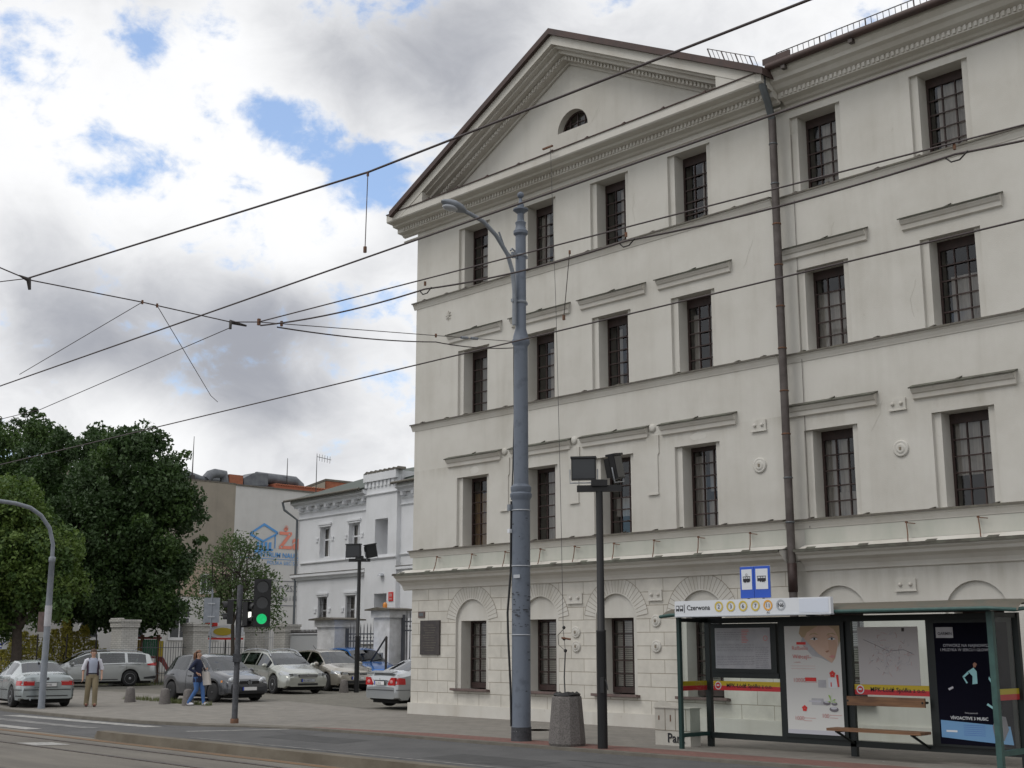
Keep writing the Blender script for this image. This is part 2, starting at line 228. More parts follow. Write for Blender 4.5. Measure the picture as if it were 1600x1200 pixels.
# ---------------------------------------------------------------- geometry helpers
class MB:
    def __init__(s): s.v=[]; s.f=[]; s.m=[]; s.sm=[]; s.mats=[]
    def mi(s,m):
        if m not in s.mats: s.mats.append(m)
        return s.mats.index(m)
    def add(s,vs,fs,m=None,smooth=False):
        k=len(s.v); i=s.mi(m) if m else 0
        if not s.mats: s.mats.append(None)
        s.v+= [tuple(v) for v in vs]
        for f in fs: s.f.append([k+a for a in f]); s.m.append(i); s.sm.append(smooth)
    def box(s,x0,x1,y0,y1,z0,z1,m=None):
        s.add([(x0,y0,z0),(x1,y0,z0),(x1,y1,z0),(x0,y1,z0),(x0,y0,z1),(x1,y0,z1),(x1,y1,z1),(x0,y1,z1)],
              [(0,3,2,1),(4,5,6,7),(0,1,5,4),(1,2,6,5),(2,3,7,6),(3,0,4,7)],m)
    def obox(s,c,u,v,w,m=None):   # centre and three half vectors
        c,u,v,w=map(Vector,(c,u,v,w)); P=[]
        for k in (-1,1):
            for a,b in ((-1,-1),(1,-1),(1,1),(-1,1)): P.append(c+u*a+v*b+w*k)
        s.add(P,[(0,3,2,1),(4,5,6,7),(0,1,5,4),(1,2,6,5),(2,3,7,6),(3,0,4,7)],m)
    def quad(s,a,b,c,d,m=None): s.add([a,b,c,d],[(0,1,2,3)],m)
    def poly(s,pts,m=None): s.add(pts,[tuple(range(len(pts)))],m)
    def prism(s,pts,vec,m=None,smooth=False):
        n=len(pts); v=Vector(vec); P=[Vector(p) for p in pts]; Q=[p+v for p in P]
        s.add(P+Q,[tuple(range(n)),tuple(range(2*n-1,n-1,-1))],m)
        s.add(P+Q,[(i,n+i,n+(i+1)%n,(i+1)%n) for i in range(n)],m,smooth)
    def tube(s,pts,r,n=8,m=None,caps=True):
        P=[Vector(p) for p in pts]; rr=r if isinstance(r,(list,tuple)) else [r]*len(P); V=[]; F=[]
        nrm=None
        for i,p in enumerate(P):
            d=(P[min(i+1,len(P)-1)]-P[max(i-1,0)])
            if d.length<1e-9: d=Vector((0,0,1))
            d.normalize()
            if nrm is None: nrm=d.orthogonal().normalized()
            else:
                nrm=nrm-d*nrm.dot(d)
                nrm=nrm.normalized() if nrm.length>1e-6 else d.orthogonal().normalized()
            b=d.cross(nrm)
            for k in range(n):
                a=2*PI*k/n; V.append(p+nrm*math.cos(a)*rr[i]+b*math.sin(a)*rr[i])
        for i in range(len(P)-1):
            for k in range(n): F.append((i*n+k,i*n+(k+1)%n,(i+1)*n+(k+1)%n,(i+1)*n+k))
        s.add(V,F,m,True)
        if caps and n>2:
            s.add(V[:n],[tuple(range(n-1,-1,-1))],m); s.add(V[-n:],[tuple(range(n))],m)
    def lathe(s,c,prof,n=20,m=None,smooth=True,axis='z'):
        c=Vector(c); V=[]; F=[]
        for r,z in prof:
            for k in range(n):
                a=2*PI*k/n; p=(r*math.cos(a),r*math.sin(a),z)
                if axis=='y': p=(p[0],p[2],p[1])
                if axis=='x': p=(p[2],p[0],p[1])
                V.append(c+Vector(p))
        for i in range(len(prof)-1):
            for k in range(n): F.append((i*n+k,i*n+(k+1)%n,(i+1)*n+(k+1)%n,(i+1)*n+k))
        s.add(V,F,m,smooth)
        for i,rev in ((0,True),(len(prof)-1,False)):
            if prof[i][0]>1e-5:
                q=V[i*n:(i+1)*n]; s.add(q,[tuple(range(n-1,-1,-1)) if rev else tuple(range(n))],m)
    def sphere(s,c,r,m=None,n=12,k=8):
        rx=r if isinstance(r,(tuple,list)) else (r,r,r); V=[];F=[]
        for i in range(k+1):
            t=PI*i/k
            for j in range(n):
                a=2*PI*j/n; V.append((c[0]+rx[0]*math.sin(t)*math.cos(a),c[1]+rx[1]*math.sin(t)*math.sin(a),c[2]+rx[2]*math.cos(t)))
        for i in range(k):
            for j in range(n): F.append((i*n+j,(i+1)*n+j,(i+1)*n+(j+1)%n,i*n+(j+1)%n))
        s.add(V,F,m,True)
    def text(s,body,o,right,up,size,m,align='LEFT',bold=0):
        c=bpy.data.curves.new('t','FONT'); c.body=body; c.size=1; c.align_x=align; c.resolution_u=3; c.offset=bold
        ob=bpy.data.objects.new('t',c); COL.objects.link(ob); bpy.context.view_layer.update()
        me=ob.evaluated_get(bpy.context.evaluated_depsgraph_get()).to_mesh()
        o,right,up=Vector(o),Vector(right),Vector(up); V=[o+right*v.co.x*size+up*v.co.y*size for v in me.vertices]
        s.add(V,[tuple(p.vertices) for p in me.polygons],m)
        ob.to_mesh_clear(); bpy.data.objects.remove(ob,do_unlink=True); bpy.data.curves.remove(c)
    def disc(s,c,r,u,v,m,n=24,r0=0):
        c,u,v=Vector(c),Vector(u),Vector(v)
        P=[c+(u*math.cos(2*PI*k/n)+v*math.sin(2*PI*k/n))*r for k in range(n)]
        if not r0: s.poly(P,m); return
        Q=[c+(u*math.cos(2*PI*k/n)+v*math.sin(2*PI*k/n))*r0 for k in range(n)]
        s.add(P+Q,[(i,(i+1)%n,n+(i+1)%n,n+i) for i in range(n)],m)
    def build(s,name,m=None,parent=None,world=True,sharp=None):
        me=bpy.data.meshes.new(name); o=bpy.data.objects.new(name,me)
        off=Vector((0,0,0))
        if parent is not None and world:
            q=parent
            while q is not None: off+=q.location; q=q.parent
        me.from_pydata([tuple(Vector(v)-off) for v in s.v],[],s.f)
        ms_=s.mats or [None]
        for a in ms_: me.materials.append(M[a] if a else (M[m] if m else None))
        me.polygons.foreach_set('material_index',s.m); me.polygons.foreach_set('use_smooth',s.sm)
        me.update()
        if sharp: me.set_sharp_from_angle(angle=R(sharp))
        COL.objects.link(o); o.parent=parent
        return o
def tag(o,label=None,cat=None,group=None,kind=None):
    if label: o['label']=label
    if cat: o['category']=cat
    if group: o['group']=group
    if kind: o['kind']=kind
    return o
def thing(name,label,cat,loc=(0,0,0),rz=0,group=None):
    o=bpy.data.objects.new(name,None); o.empty_display_size=.2; COL.objects.link(o); o.location=loc; o.rotation_euler=(0,0,rz)
    return tag(o,label,cat,group)
def copy_tree(o,parent=None):
    c=o.copy(); COL.objects.link(c); c.parent=parent
    for ch in [x for x in bpy.data.objects if x.parent==o]: copy_tree(ch,c)
    return c
# ================================================================ ground
def gz(x,y):
    def sm(t): t=max(0,min(1,t)); return t*t*(3-2*t)
    return .1*sm((-x-30)/6)*sm((y-19)/3.5)
mb=MB(); mb.box(-900,900,-900,900,-1,-.2,'earth'); g=mb.build('ground'); tag(g,kind='structure')
# pavement and car park: one sheet with a gentle rise
def sheet(name,xs,ys,m,dz=0,zf=None):
    V=[];F=[]
    for y in ys:
        for x in xs: V.append((x,y,(zf or gz)(x,y)+dz))
    n=len(xs)
    for j in range(len(ys)-1):
        for i in range(n-1): F.append((j*n+i,j*n+i+1,(j+1)*n+i+1,(j+1)*n+i))
    b=MB(); b.add(V,F,m); return tag(b.build(name),kind='structure')
def fr(a,b,n): return [a+(b-a)*i/n for i in range(n+1)]
# kerb line along the street (x, y of the pavement edge)
KL=[(-70,16.9),(-41,16.35),(-38.2,16.0),(-33,15.85),(-30,16.0),(-28.2,16.4),(-26.8,17.0),(-25.6,17.35),(-23.8,17.45),(-20,17.45),(-16,17.5),(-12,17.6),(-4,17.7),(14,17.9)]
def ky(x):
    for (a,b),(c,d) in zip(KL,KL[1:]):
        if a<=x<=c: return b+(d-b)*(x-a)/(c-a)
    return KL[0][1] if x<KL[0][0] else KL[-1][1]
xs=sorted(set(fr(-70,14,84)+[k[0] for k in KL]))
V=[];F=[];nr=14
for x in xs:
    for j in range(nr+1):
        y=ky(x)+.13+(23.6-ky(x))*j/nr; V.append((x,y,gz(x,y)))
for i in range(len(xs)-1):
    for j in range(nr): a=i*(nr+1)+j; F.append((a,a+nr+1,a+nr+2,a+1))
b=MB(); b.add(V,F,'paving'); tag(b.build('pavement'),kind='structure')
sheet('car_park',fr(-110,-27.9,40),fr(23.73,75,24),'cobble')
b=MB()
for i in range(len(xs)-1):
    x0,x1=xs[i],xs[i+1]; a,c=ky(x0),ky(x1)
    dz=lambda x: -.03 if -28.2<x<-25 else .0
    P=[(x0,a,-.3),(x1,c,-.3),(x1,c+.13,-.3),(x0,a+.13,-.3),(x0,a,dz(x0)-.0),(x1,c,dz(x1)),(x1,c+.13,.004),(x0,a+.13,.004)]
    b.add(P,[(0,3,2,1),(4,5,6,7),(0,1,5,4),(2,3,7,6)],'kerb_grey')
tag(b.build('kerb'),kind='structure')
# red paving band (tapers towards the junction)
b=MB(); top=[(-24.9,17.62),(-22.6,18.05),(-20.9,18.3),(-17,18.42),(-12,18.55),(-4,18.7),(14,18.9)]
for (x0,y0),(x1,y1) in zip(top,top[1:]): b.quad((x0,ky(x0)+.14,.004),(x1,ky(x1)+.14,.004),(x1,y1,.004),(x0,y0,.004),'red_paving')
tag(b.build('red_paving_band'),kind='structure')
b=MB(); b.quad((-120,13.2,-.12),(40,13.2,-.12),(40,18.2,-.045),(-120,18.2,-.045),'asphalt'); tag(b.build('road'),kind='structure')
b=MB(); b.quad((-120,-6,-.124),(40,-6,-.124),(40,13.3,-.124),(-120,13.3,-.124),'trackbed'); tag(b.build('tram_track_bed'),kind='structure')
b=MB(); b.quad((-120,-24,-.12),(40,-24,-.12),(40,-6,-.12),(-120,-6,-.12),'asphalt'); tag(b.build('far_road'),kind='structure')
# raised separator kerb between lane and tram tracks, rounded nose
b=MB(); pts=[(-26.9,13.22)]
top_=[(-26.9,13.28),(-26.5,13.32),(-25.5,13.3),(-4,13.4),(14,13.48)]; bot_=[(-26.9,13.2),(-26.5,13.06),(-25.5,13.0),(-4,13.1),(14,13.18)]
for i in range(4):
    (x0,a0),(x1,a1)=top_[i],top_[i+1]; (_,c0),(_,c1)=bot_[i],bot_[i+1]
    z0=-.09 if i==0 else .045; z1=.045
    b.add([(x0,c0,-.2),(x1,c1,-.2),(x1,a1,-.2),(x0,a0,-.2),(x0,c0+.02,z0),(x1,c1+.02,z1),(x1,a1-.02,z1),(x0,a0-.02,z0)],[(4,5,6,7),(0,1,5,4),(2,3,7,6),(3,0,4,7)],'kerb_stone')
tag(b.build('kerb_island'),kind='structure')
b=MB(); b.quad((-60,12.72,-.118),(40,12.78,-.118),(40,12.99,-.118),(-60,12.94,-.118),'rust_strip'); tag(b.build('rust_stain_strip'),kind='structure')
b=MB()
for y in (12.25,11.25,8.9,7.9):
    b.box(-120,40,y-.035,y+.035,-.14,-.112,'steel_rail'); b.box(-120,40,y+.05,y+.085,-.14,-.115,'steel_rail')
tag(b.build('tram_rails'),kind='structure')
b=MB()
def pq(P,m='road_paint'): b.add([(x,y,(-.12+.015*(y-13.2) if y>13.2 else -.122)+.005) for x,y in P],[(0,1,2,3)],m)
pq([(-36.6,15.15),(-28.9,15.45),(-28.6,15.8),(-36.3,15.55)])
pq([(-37.5,14.25),(-29.6,14.3),(-29.4,14.65),(-37.3,14.65)],'faint_paint')
pq([(-37.5,13.25),(-30.6,13.25),(-30.4,13.6),(-37.3,13.6)])
pq([(-25.2,14.55),(10,14.75),(10,14.83),(-25.2,14.64)],'faint_paint')
pq([(-26.9,15.4),(-26.7,15.4),(-25.38,17.28),(-25.55,17.3)])
pq([(-26.6,11.3),(-25.6,11.3),(-25.3,11.95),(-26.2,11.95)])
tag(b.build('road_markings'),kind='structure')
b=MB(); random.seed(3)
for (x0,x1,y0,y1,n_) in ((-37.6,-35.0,20.8,21.0,500),(-41,-37.6,21.0,21.5,500),(-57,-52.5,27.2,31.5,1400),(-60,-54,17.8,25,900)):
    for i in range(n_):
        x=random.uniform(x0,x1); y=random.uniform(y0,y1); hgt=random.uniform(.04,.16); a=random.uniform(0,6.28); zz_=gz(x,y)
        b.add([(x-.012*math.cos(a),y-.012*math.sin(a),zz_),(x+.012*math.cos(a),y+.012*math.sin(a),zz_),(x+random.uniform(-.05,.05),y+random.uniform(-.05,.05),zz_+hgt)],[(0,1,2)],'grass')
tag(b.build('grass'),'patchy green weeds growing along the kerb stones and fence feet','grass',kind='stuff')
# ================================================================ main building
Y0=23.025; YR=23.225; XL=-28.0; XJ=-15.45; XR=2.0
bld=thing('office_building','large cream rendered four-storey neoclassical building with a triangular pediment and small barred windows','building',(-21.7,Y0,0))
def wall(mb,x0,x1,z0,z1,Y,holes,m,maxc=2.5):
    xs=sorted({x0,x1}|{h[0] for h in holes}|{h[1] for h in holes}); zs=sorted({z0,z1}|{h[2] for h in holes}|{h[3] for h in holes})
    xs=[x for x in xs if x0-1e-6<=x<=x1+1e-6]; zs=[z for z in zs if z0-1e-6<=z<=z1+1e-6]
    for i in range(len(xs)-1):
        for j in range(len(zs)-1):
            cx=(xs[i]+xs[i+1])/2; cz=(zs[j]+zs[j+1])/2
            if any(h[0]<cx<h[1] and h[2]<cz<h[3] for h in holes): continue
            mb.quad((xs[i],Y,zs[j]),(xs[i+1],Y,zs[j]),(xs[i+1],Y,zs[j+1]),(xs[i],Y,zs[j+1]),m)
CL=[-25.48,-22.9,-20.35,-17.78]; CR=[-14.37,-11.4,-8.43,-5.46,-2.49]
ROWS=[(4.5,6.40),(8.13,10.01),(11.78,13.62)]
W1=.65; W2=.49; D1=.08; DG=.45
wb=MB()
def recess(mb,c,zb,zt,Y,m='plaster'):
    # outer reveal, margin strips, deep reveal, floor and soffit
    for s in (-1,1):
        a=c+s*W1; i=c+s*W2
        mb.quad((a,Y,zb),(a,Y+D1,zb),(a,Y+D1,zt),(a,Y,zt),m)
        mb.quad((a,Y+D1,zb),(i,Y+D1,zb),(i,Y+D1,zt),(a,Y+D1,zt),m)
        mb.quad((i,Y+D1,zb),(i,Y+.75,zb),(i,Y+.75,zt),(i,Y+D1,zt),m)
    for z in (zt,zb): mb.quad((c-W1,Y,z),(c+W1,Y,z),(c+W1,Y+.75,z),(c-W1,Y+.75,z),m)
for CC,Y,xa,xb in ((CL,Y0,XL,XJ),(CR,YR,XJ,XR)):
    holes=[(c-W1,c+W1,z0,z1) for c in CC for z0,z1 in ROWS]
    wall(wb,xa,xb,3.6,14.1,Y,holes,'plaster')
    for c in CC:
        for z0,z1 in ROWS: recess(wb,c,z0,z1,Y)
wb.quad((XJ,Y0,0),(XJ,YR,0),(XJ,YR,14.4),(XJ,Y0,14.4),'plaster')
# left flank and back
wb.quad((XL,Y0,0),(XL,Y0+14,0),(XL,Y0+14,14.4),(XL,Y0,14.4),'plaster')
wb.quad((XL,Y0+14,0),(XR,Y0+14,0),(XR,Y0+14,14.4),(XL,Y0+14,14.4),'plaster')
wb.quad((XR,YR,0),(XR,Y0+14,0),(XR,Y0+14,14.4),(XR,YR,14.4),'plaster')
# pediment field with a lunette hole
XC=-21.66; lr=.55; lz=15.34; lx=-21.6
wall_pts=[]
def zr(x,v=0): return 17.97-abs(x-XC)*.515-v
def strip(x0,x1,zb): wb.quad((x0,Y0,zb),(x1,Y0,zb),(x1,Y0,zr(x1,.5)),(x0,Y0,zr(x0,.5)),'plaster')
strip(-27.9,lx-lr,14.1); strip(lx-lr,XC,15.34+9e9 if 0 else 14.1) if False else None
n_=16
arcp=[(lx-lr*math.cos(PI*k/n_),lz+lr*math.sin(PI*k/n_)) for k in range(n_+1)]
for (xa,za),(xb_,zb_) in zip(arcp,arcp[1:]):
    wb.quad((xa,Y0,za),(xb_,Y0,zb_),(xb_,Y0,zr(xb_,.5)),(xa,Y0,zr(xa,.5)),'plaster')
    wb.quad((xa,Y0,za),(xa,Y0+.7,za),(xb_,Y0+.7,zb_),(xb_,Y0,zb_),'plaster')
wb.quad((lx-lr,Y0,14.1),(lx+lr,Y0,14.1),(lx+lr,Y0,lz),(lx-lr,Y0,lz),'plaster')
wb.quad((lx-lr,Y0,lz),(lx+lr,Y0,lz),(lx+lr,Y0+.7,lz),(lx-lr,Y0+.7,lz),'plaster')
strip(lx+lr,-15.5,14.1)
wb.build('upper_wall',parent=bld)
# ground floor: rusticated on the gable wing, smooth on the long wing, arched recesses
gb=MB(); AR=.65; AZ=2.42; GZ0=.70; GZT=2.50
def gfloor(CC,Y,xa,xb,m,n=14):
    holes=[(c-AR,c+AR,GZ0,3.3) for c in CC]
    wall(gb,xa,xb,0,3.62,Y,holes,m)
    for c in CC:
        P=[(c-AR*math.cos(PI*k/n),AZ+AR*math.sin(PI*k/n)) for k in range(n+1)]
        for (x0,z0),(x1,z1) in zip(P,P[1:]):
            gb.quad((x0,Y,z0),(x1,Y,z1),(x1,Y,3.3),(x0,Y,3.3),m)
            gb.quad((x0,Y,z0),(x0,Y+.07,z0),(x1,Y+.07,z1),(x1,Y,z1),'plaster')
            if 1: gb.quad((x0,Y+.07,GZT if z0>GZT else z0),(x1,Y+.07,GZT if z1>GZT else z1),(x1,Y+.07,z1),(x0,Y+.07,z0),'plaster')
        for s in (-1,1):
            gb.quad((c+s*AR,Y,GZ0),(c+s*AR,Y+.07,GZ0),(c+s*AR,Y+.07,AZ),(c+s*AR,Y,AZ),'plaster')
            gb.quad((c+s*AR,Y+.07,GZ0),(c+s*.5,Y+.07,GZ0),(c+s*.5,Y+.07,GZT),(c+s*AR,Y+.07,GZT),'plaster')
            gb.quad((c+s*.5,Y+.07,GZ0),(c+s*.5,Y+.75,GZ0),(c+s*.5,Y+.75,GZT),(c+s*.5,Y+.07,GZT),'plaster')
        gb.quad((c-.5,Y+.07,GZT),(c+.5,Y+.07,GZT),(c+.5,Y+.75,GZT),(c-.5,Y+.75,GZT),'plaster')
        gb.quad((c-AR,Y,GZ0),(c+AR,Y,GZ0),(c+AR,Y+.75,GZ0),(c-AR,Y+.75,GZ0),'plaster')
gfloor(CL,Y0,XL,XJ,'rustic'); gfloor(CR,YR,XJ,XR,'plaster')
gb.box(XL-.06,XJ,Y0-.06,Y0+.02,0,.3,'trim'); gb.box(XL-.06,XL+.02,Y0+.02,Y0+14,0,.3,'trim'); gb.box(XJ,XR,YR-.06,YR+.02,0,.3,'trim')
gb.build('ground_floor_wall',parent=bld)
# voussoir rings with incised joints
for c in CL:
    v=MB(); ro=1.02; a0=R(9); n=30; P=[]
    for k in range(n+1):
        a=a0+(PI-2*a0)*k/n; P.append((math.cos(a),math.sin(a)))
    Yv=Y0-.006
    for (ca,sa),(cb_,sb) in zip(P,P[1:]):
        v.quad((c+AR*ca,Yv,AZ+AR*sa),(c+AR*cb_,Yv,AZ+AR*sb),(c+ro*cb_,Yv,AZ+ro*sb),(c+ro*ca,Yv,AZ+ro*sa),'plaster')
        for rr,t in ((ro,.006),):
            v.quad((c+(rr-t)*ca,Yv-.002,AZ+(rr-t)*sa),(c+(rr-t)*cb_,Yv-.002,AZ+(rr-t)*sb),(c+(rr+t)*cb_,Yv-.002,AZ+(rr+t)*sb),(c+(rr+t)*ca,Yv-.002,AZ+(rr+t)*sa),'groove')
    m_=24
    for k in range(m_+1):
        a=a0+(PI-2*a0)*k/m_; d=Vector((math.cos(a),0,math.sin(a))); q=Vector((-math.sin(a),0,math.cos(a)))*.0055; o=Vector((c,Yv-.002,AZ))
        v.quad(o+d*(AR+.03)-q,o+d*ro-q,o+d*ro+q,o+d*(AR+.03)+q,'groove')
    v.build('arch_ring',parent=bld)
# dark rooms behind the glass
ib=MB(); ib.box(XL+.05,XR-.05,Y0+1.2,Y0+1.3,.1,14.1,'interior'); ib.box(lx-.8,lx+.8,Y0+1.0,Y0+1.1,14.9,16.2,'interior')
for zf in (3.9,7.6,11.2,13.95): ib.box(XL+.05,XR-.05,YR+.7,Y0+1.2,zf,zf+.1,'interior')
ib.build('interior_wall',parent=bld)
# windows
def drape(mb,x0,x1,z0,z1,y,m,n=10,seed=0):
    rnd=random.Random(seed); P=[]
    for i in range(n+1): P.append((x0+(x1-x0)*i/n,y+(.03 if i%2 else 0)+rnd.uniform(-.008,.008)))
    for (a,ya),(b_,yb) in zip(P,P[1:]): mb.add([(a,ya,z0),(b_,yb,z0),(b_,yb,z1),(a,ya,z1)],[(0,1,2,3)],m,True)
random.seed(11)
def window(c,z0,z1,Y,w,cols,rows,cur,head=.12,bot=.04,fr_=.05,name='window'):
    y=Y+DG; f=MB(); x0,x1=c-w,c+w
    f.box(x0,x0+fr_,y-.03,y+.04,z0,z1,'frame_brown'); f.box(x1-fr_,x1,y-.03,y+.04,z0,z1,'frame_brown')
    f.box(x0+fr_,x1-fr_,y-.03,y+.04,z1-head,z1,'frame_brown'); f.box(x0+fr_,x1-fr_,y-.03,y+.04,z0,z0+bot,'frame_brown')
    iw=(x1-x0-2*fr_)/cols; ih=(z1-head-z0-bot)/rows
    for i in range(1,cols): f.box(x0+fr_+iw*i-.014,x0+fr_+iw*i+.014,y-.02,y+.02,z0+bot,z1-head,'frame_brown')
    for j in range(1,rows): f.box(x0+fr_,x1-fr_,y-.045,y-.021,z0+bot+ih*j-.013,z0+bot+ih*j+.013,'frame_brown')
    f=f.build(name,parent=bld)
    p=MB(); p.quad((x0+fr_,y+.004,z0+bot),(x1-fr_,y+.004,z0+bot),(x1-fr_,y+.004,z1-head),(x0+fr_,y+.004,z1-head),'glass'); p.build('pane',parent=f)
    if cur:
        k=MB(); 
        for (a,b_,lo_,hi_,m) in cur: drape(k,x0+(x1-x0)*a,x0+(x1-x0)*b_,z0+(z1-z0)*lo_,z0+(z1-z0)*hi_,y+.1,m,n=max(2,int(14*(b_-a))),seed=int(c*10+z0*7))
        k.build('curtain',parent=f)
    return f
CUR={(0,0):[(0,1,0,.78,'curtain_tan')],(1,0):[(.3,.62,0,1,'curtain'),(.62,1,0,.5,'curtain')],(2,0):[(.1,1,.25,.5,'curtain')],(3,0):[(0,.32,0,.9,'curtain'),(.4,.9,.0,.35,'curtain'),(.45,.8,.45,.95,'curtain')],
 (0,1):[(.2,.45,0,.9,'curtain')],(1,1):[(.4,.75,.0,.8,'curtain')],(2,1):[(.25,.4,0,.85,'curtain'),(.7,1,0,.6,'curtain')],(3,1):[(.1,.3,0,.8,'curtain'),(.55,.75,0,.9,'curtain')],
 (0,2):[(.2,.6,0,.7,'curtain')],(1,2):[(.1,.4,0,.9,'curtain'),(.75,.9,0,.9,'curtain')],(2,2):[(.45,1,.0,.95,'curtain')],(3,2):[(.5,1,.15,.95,'curtain')]}
for i,c in enumerate(CL):
    for j,(z0,z1) in enumerate(ROWS): window(c,z0,z1,Y0,W2,3,5 if j else 6,CUR.get((i,j)),head=.22 if j else .1)
CUR2={(0,0):[(0,.25,0,1,'curtain'),(.35,.6,.3,1,'curtain'),(.3,1,.0,.3,'curtain')],(1,0):[(.05,.6,.35,1,'curtain'),(.6,1,.0,1,'curtain')],(0,1):[(0,1,0,.75,'curtain')],(1,1):[(.2,1,0,.6,'curtain')],(0,2):[(.35,1,.0,.95,'curtain')],(1,2):[(.2,1,0,.9,'curtain')],(2,0):[(0,1,0,.9,'curtain')]}
for i,c in enumerate(CR):
    for j,(z0,z1) in enumerate(ROWS): window(c,z0,z1,YR,W2,3,5,CUR2.get((i,j),[(.2,.9,0,.9,'curtain')]),head=.2)
def blinds(f,c,Y,z0=.9,z1=2.42):
    k=MB(); z=z0
    while z<z1: k.box(c-.42,c+.42,Y+DG+.09,Y+DG+.1,z,z+.035,'blind'); z+=.045
    k.build('blind',parent=f)
for c in CL: blinds(window(c,.74,2.5,Y0,.5,3,5,None,head=.06,bot=.14),c,Y0)
for c in CR: blinds(window(c,.74,2.5,YR,.5,3,5,None,head=.06,bot=.14),c,YR)
for CC,Y in ((CL,Y0),(CR,YR)):
    for c in CC:
        s=MB(); s.obox((c,Y+.12,.675),(.72,0,0),(0,.26,-.03),(0,.002,.03),'sill_stone'); s.build('window_sill',parent=bld)
# lunette
f=MB(); y=Y0+.2
for k in range(12):
    a,b_=PI*k/12,PI*(k+1)/12
    f.prism([(lx+lr*math.cos(a),y,lz+lr*math.sin(a)),(lx+lr*math.cos(b_),y,lz+lr*math.sin(b_)),(lx+(lr-.05)*math.cos(b_),y,lz+(lr-.05)*math.sin(b_)),(lx+(lr-.05)*math.cos(a),y,lz+(lr-.05)*math.sin(a))],(0,.06,0),'frame_brown')
f.box(lx-lr,lx+lr,y,y+.06,lz,lz+.05,'frame_brown')
for dx in (-.27,0,.27): f.box(lx+dx-.014,lx+dx+.014,y,y+.03,lz+.05,lz+math.sqrt(lr*lr-dx*dx)-.03,'frame_brown')
f.box(lx-.5,lx+.5,y+.031,y+.05,lz+.24,lz+.265,'frame_brown')
f=f.build('lunette_window',parent=bld)
p=MB(); p.poly([(lx+(lr-.04)*math.cos(PI*k/12),y+.055,lz+.03+(lr-.05)*math.sin(PI*k/12)) for k in range(13)],'glass'); p.build('pane',parent=f)
# hoods over windows
def hood(c,z,Y,w=1.07):
    h=MB(); p=.15
    h.prism([(c-w,Y-p,z),(c-w,Y-p,z-.025),(c-w,Y-p+.03,z-.06),(c-w,Y-p+.05,z-.09),(c-w,Y-.07,z-.11),(c-w,Y-.06,z-.2),(c-w,Y,z-.23),(c-w,Y,z+.07)],(2*w,0,0),'trim')
    h.obox((c,Y-p/2-.01,z+.045),(w+.03,0,0),(0,p/2+.02,.038),(0,-.004,.012),'mossy_metal')
    h.obox((c+random.uniform(-.1,.1),Y-p/2,z+.07),(.06,0,.012),(0,p/2,.035),(0,0,.012),'mossy_metal')
    o=h.build('window_hood',parent=bld); return o
for CC,Y in ((CL,Y0),(CR,YR)):
    for c in CC: hood(c+.07,6.93,Y); hood(c+.07,10.50,Y)
# string courses
for zt,nm in ((4.46,'a'),(8.10,'b'),(11.75,'c')):
    for xa,xb,Y in ((XL-.09,XJ+.0,Y0),(XJ+.03,XR,YR)):
        h=MB()
        h.prism([(xa,Y-.09,zt),(xa,Y-.085,zt-.035),(xa,Y-.06,zt-.06),(xa,Y-.045,zt-.10),(xa,Y-.025,zt-.14),(xa,Y-.015,zt-.17),(xa,Y,zt-.175),(xa,Y,zt)],(xb-xa,0,0),'trim')
        h.obox(((xa+xb)/2-.01,Y-.05,zt+.016),((xb-xa)/2+.01,0,0),(0,.07,.012),(0,0,.018),'sheet_metal')
        x=xa+.5
        while x<xb-.3:
            h.obox((x,Y-.05,zt+.04),(.05,0,.012),(0,.06,.008),(0,0,.012),'sheet_metal'); x+=random.uniform(.7,1.9)
        if xa<XL: h.prism([(XL-.085,Y,zt),(XL-.08,Y,zt-.05),(XL-.04,Y,zt-.12),(XL,Y,zt-.17),(XL,Y,zt)],(0,14,0),'trim')
        h.build('string_course',parent=bld)
# ledge above the ground floor with a sloping sheet-metal top
for xa,xb,Y in ((XL-.35,XJ+.08,Y0),(XJ+.33,XR,YR)):
    h=MB()
    h.prism([(xa,Y-.42,3.80),(xa,Y-.40,3.74),(xa,Y-.33,3.70),(xa,Y-.30,3.64),(xa,Y-.17,3.58),(xa,Y-.09,3.50),(xa,Y-.06,3.44),(xa,Y-.05,3.40),(xa,Y,3.38),(xa,Y,3.95)],(xb-xa,0,0),'trim')
    h.obox(((xa+xb)/2,Y-.22,3.845),((xb-xa)/2+.01,0,0),(0,.235,.02),(0,-.003,.009),'mossy_metal')
    h.quad((max(xa,XL+.01),Y-.012,3.95),(xb,Y-.012,3.95),(xb,Y-.012,4.28),(max(xa,XL+.01),Y-.012,4.28),'skirt')
    h.box(xa-.01,xb,Y-.465,Y-.445,3.775,3.82,'mossy_metal')
    x=xa+.4
    while x<xb-.4:
        h.obox((x,Y-.44,3.84),(.11,0,.0),(0,.03,.02),(.02,0,.012),'mossy_metal'); x+=random.uniform(1.0,1.5)
    h.build('ledge',parent=bld)
for x in [-26.85,-25.4,-24.1,-22.8,-21.6,-20.3,-19.05,-17.75,-16.33,-12.7,-11.2,-9.8,-8.4]:
    Y=Y0 if x<XJ else YR
    k=MB(); k.tube([(x+.14,Y-.32,3.86),(x+.09,Y-.22,4.0),(x,Y-.08,4.26)],.012,5,'rust'); k.tube([(x,Y-.08,4.25),(x+.2,Y-.1,4.22)],.01,5,'rust'); k.obox((x,Y-.08,4.26),(.02,0,0),(0,.02,0),(0,0,.02),'rust'); k.build('rusty_bracket',parent=bld)
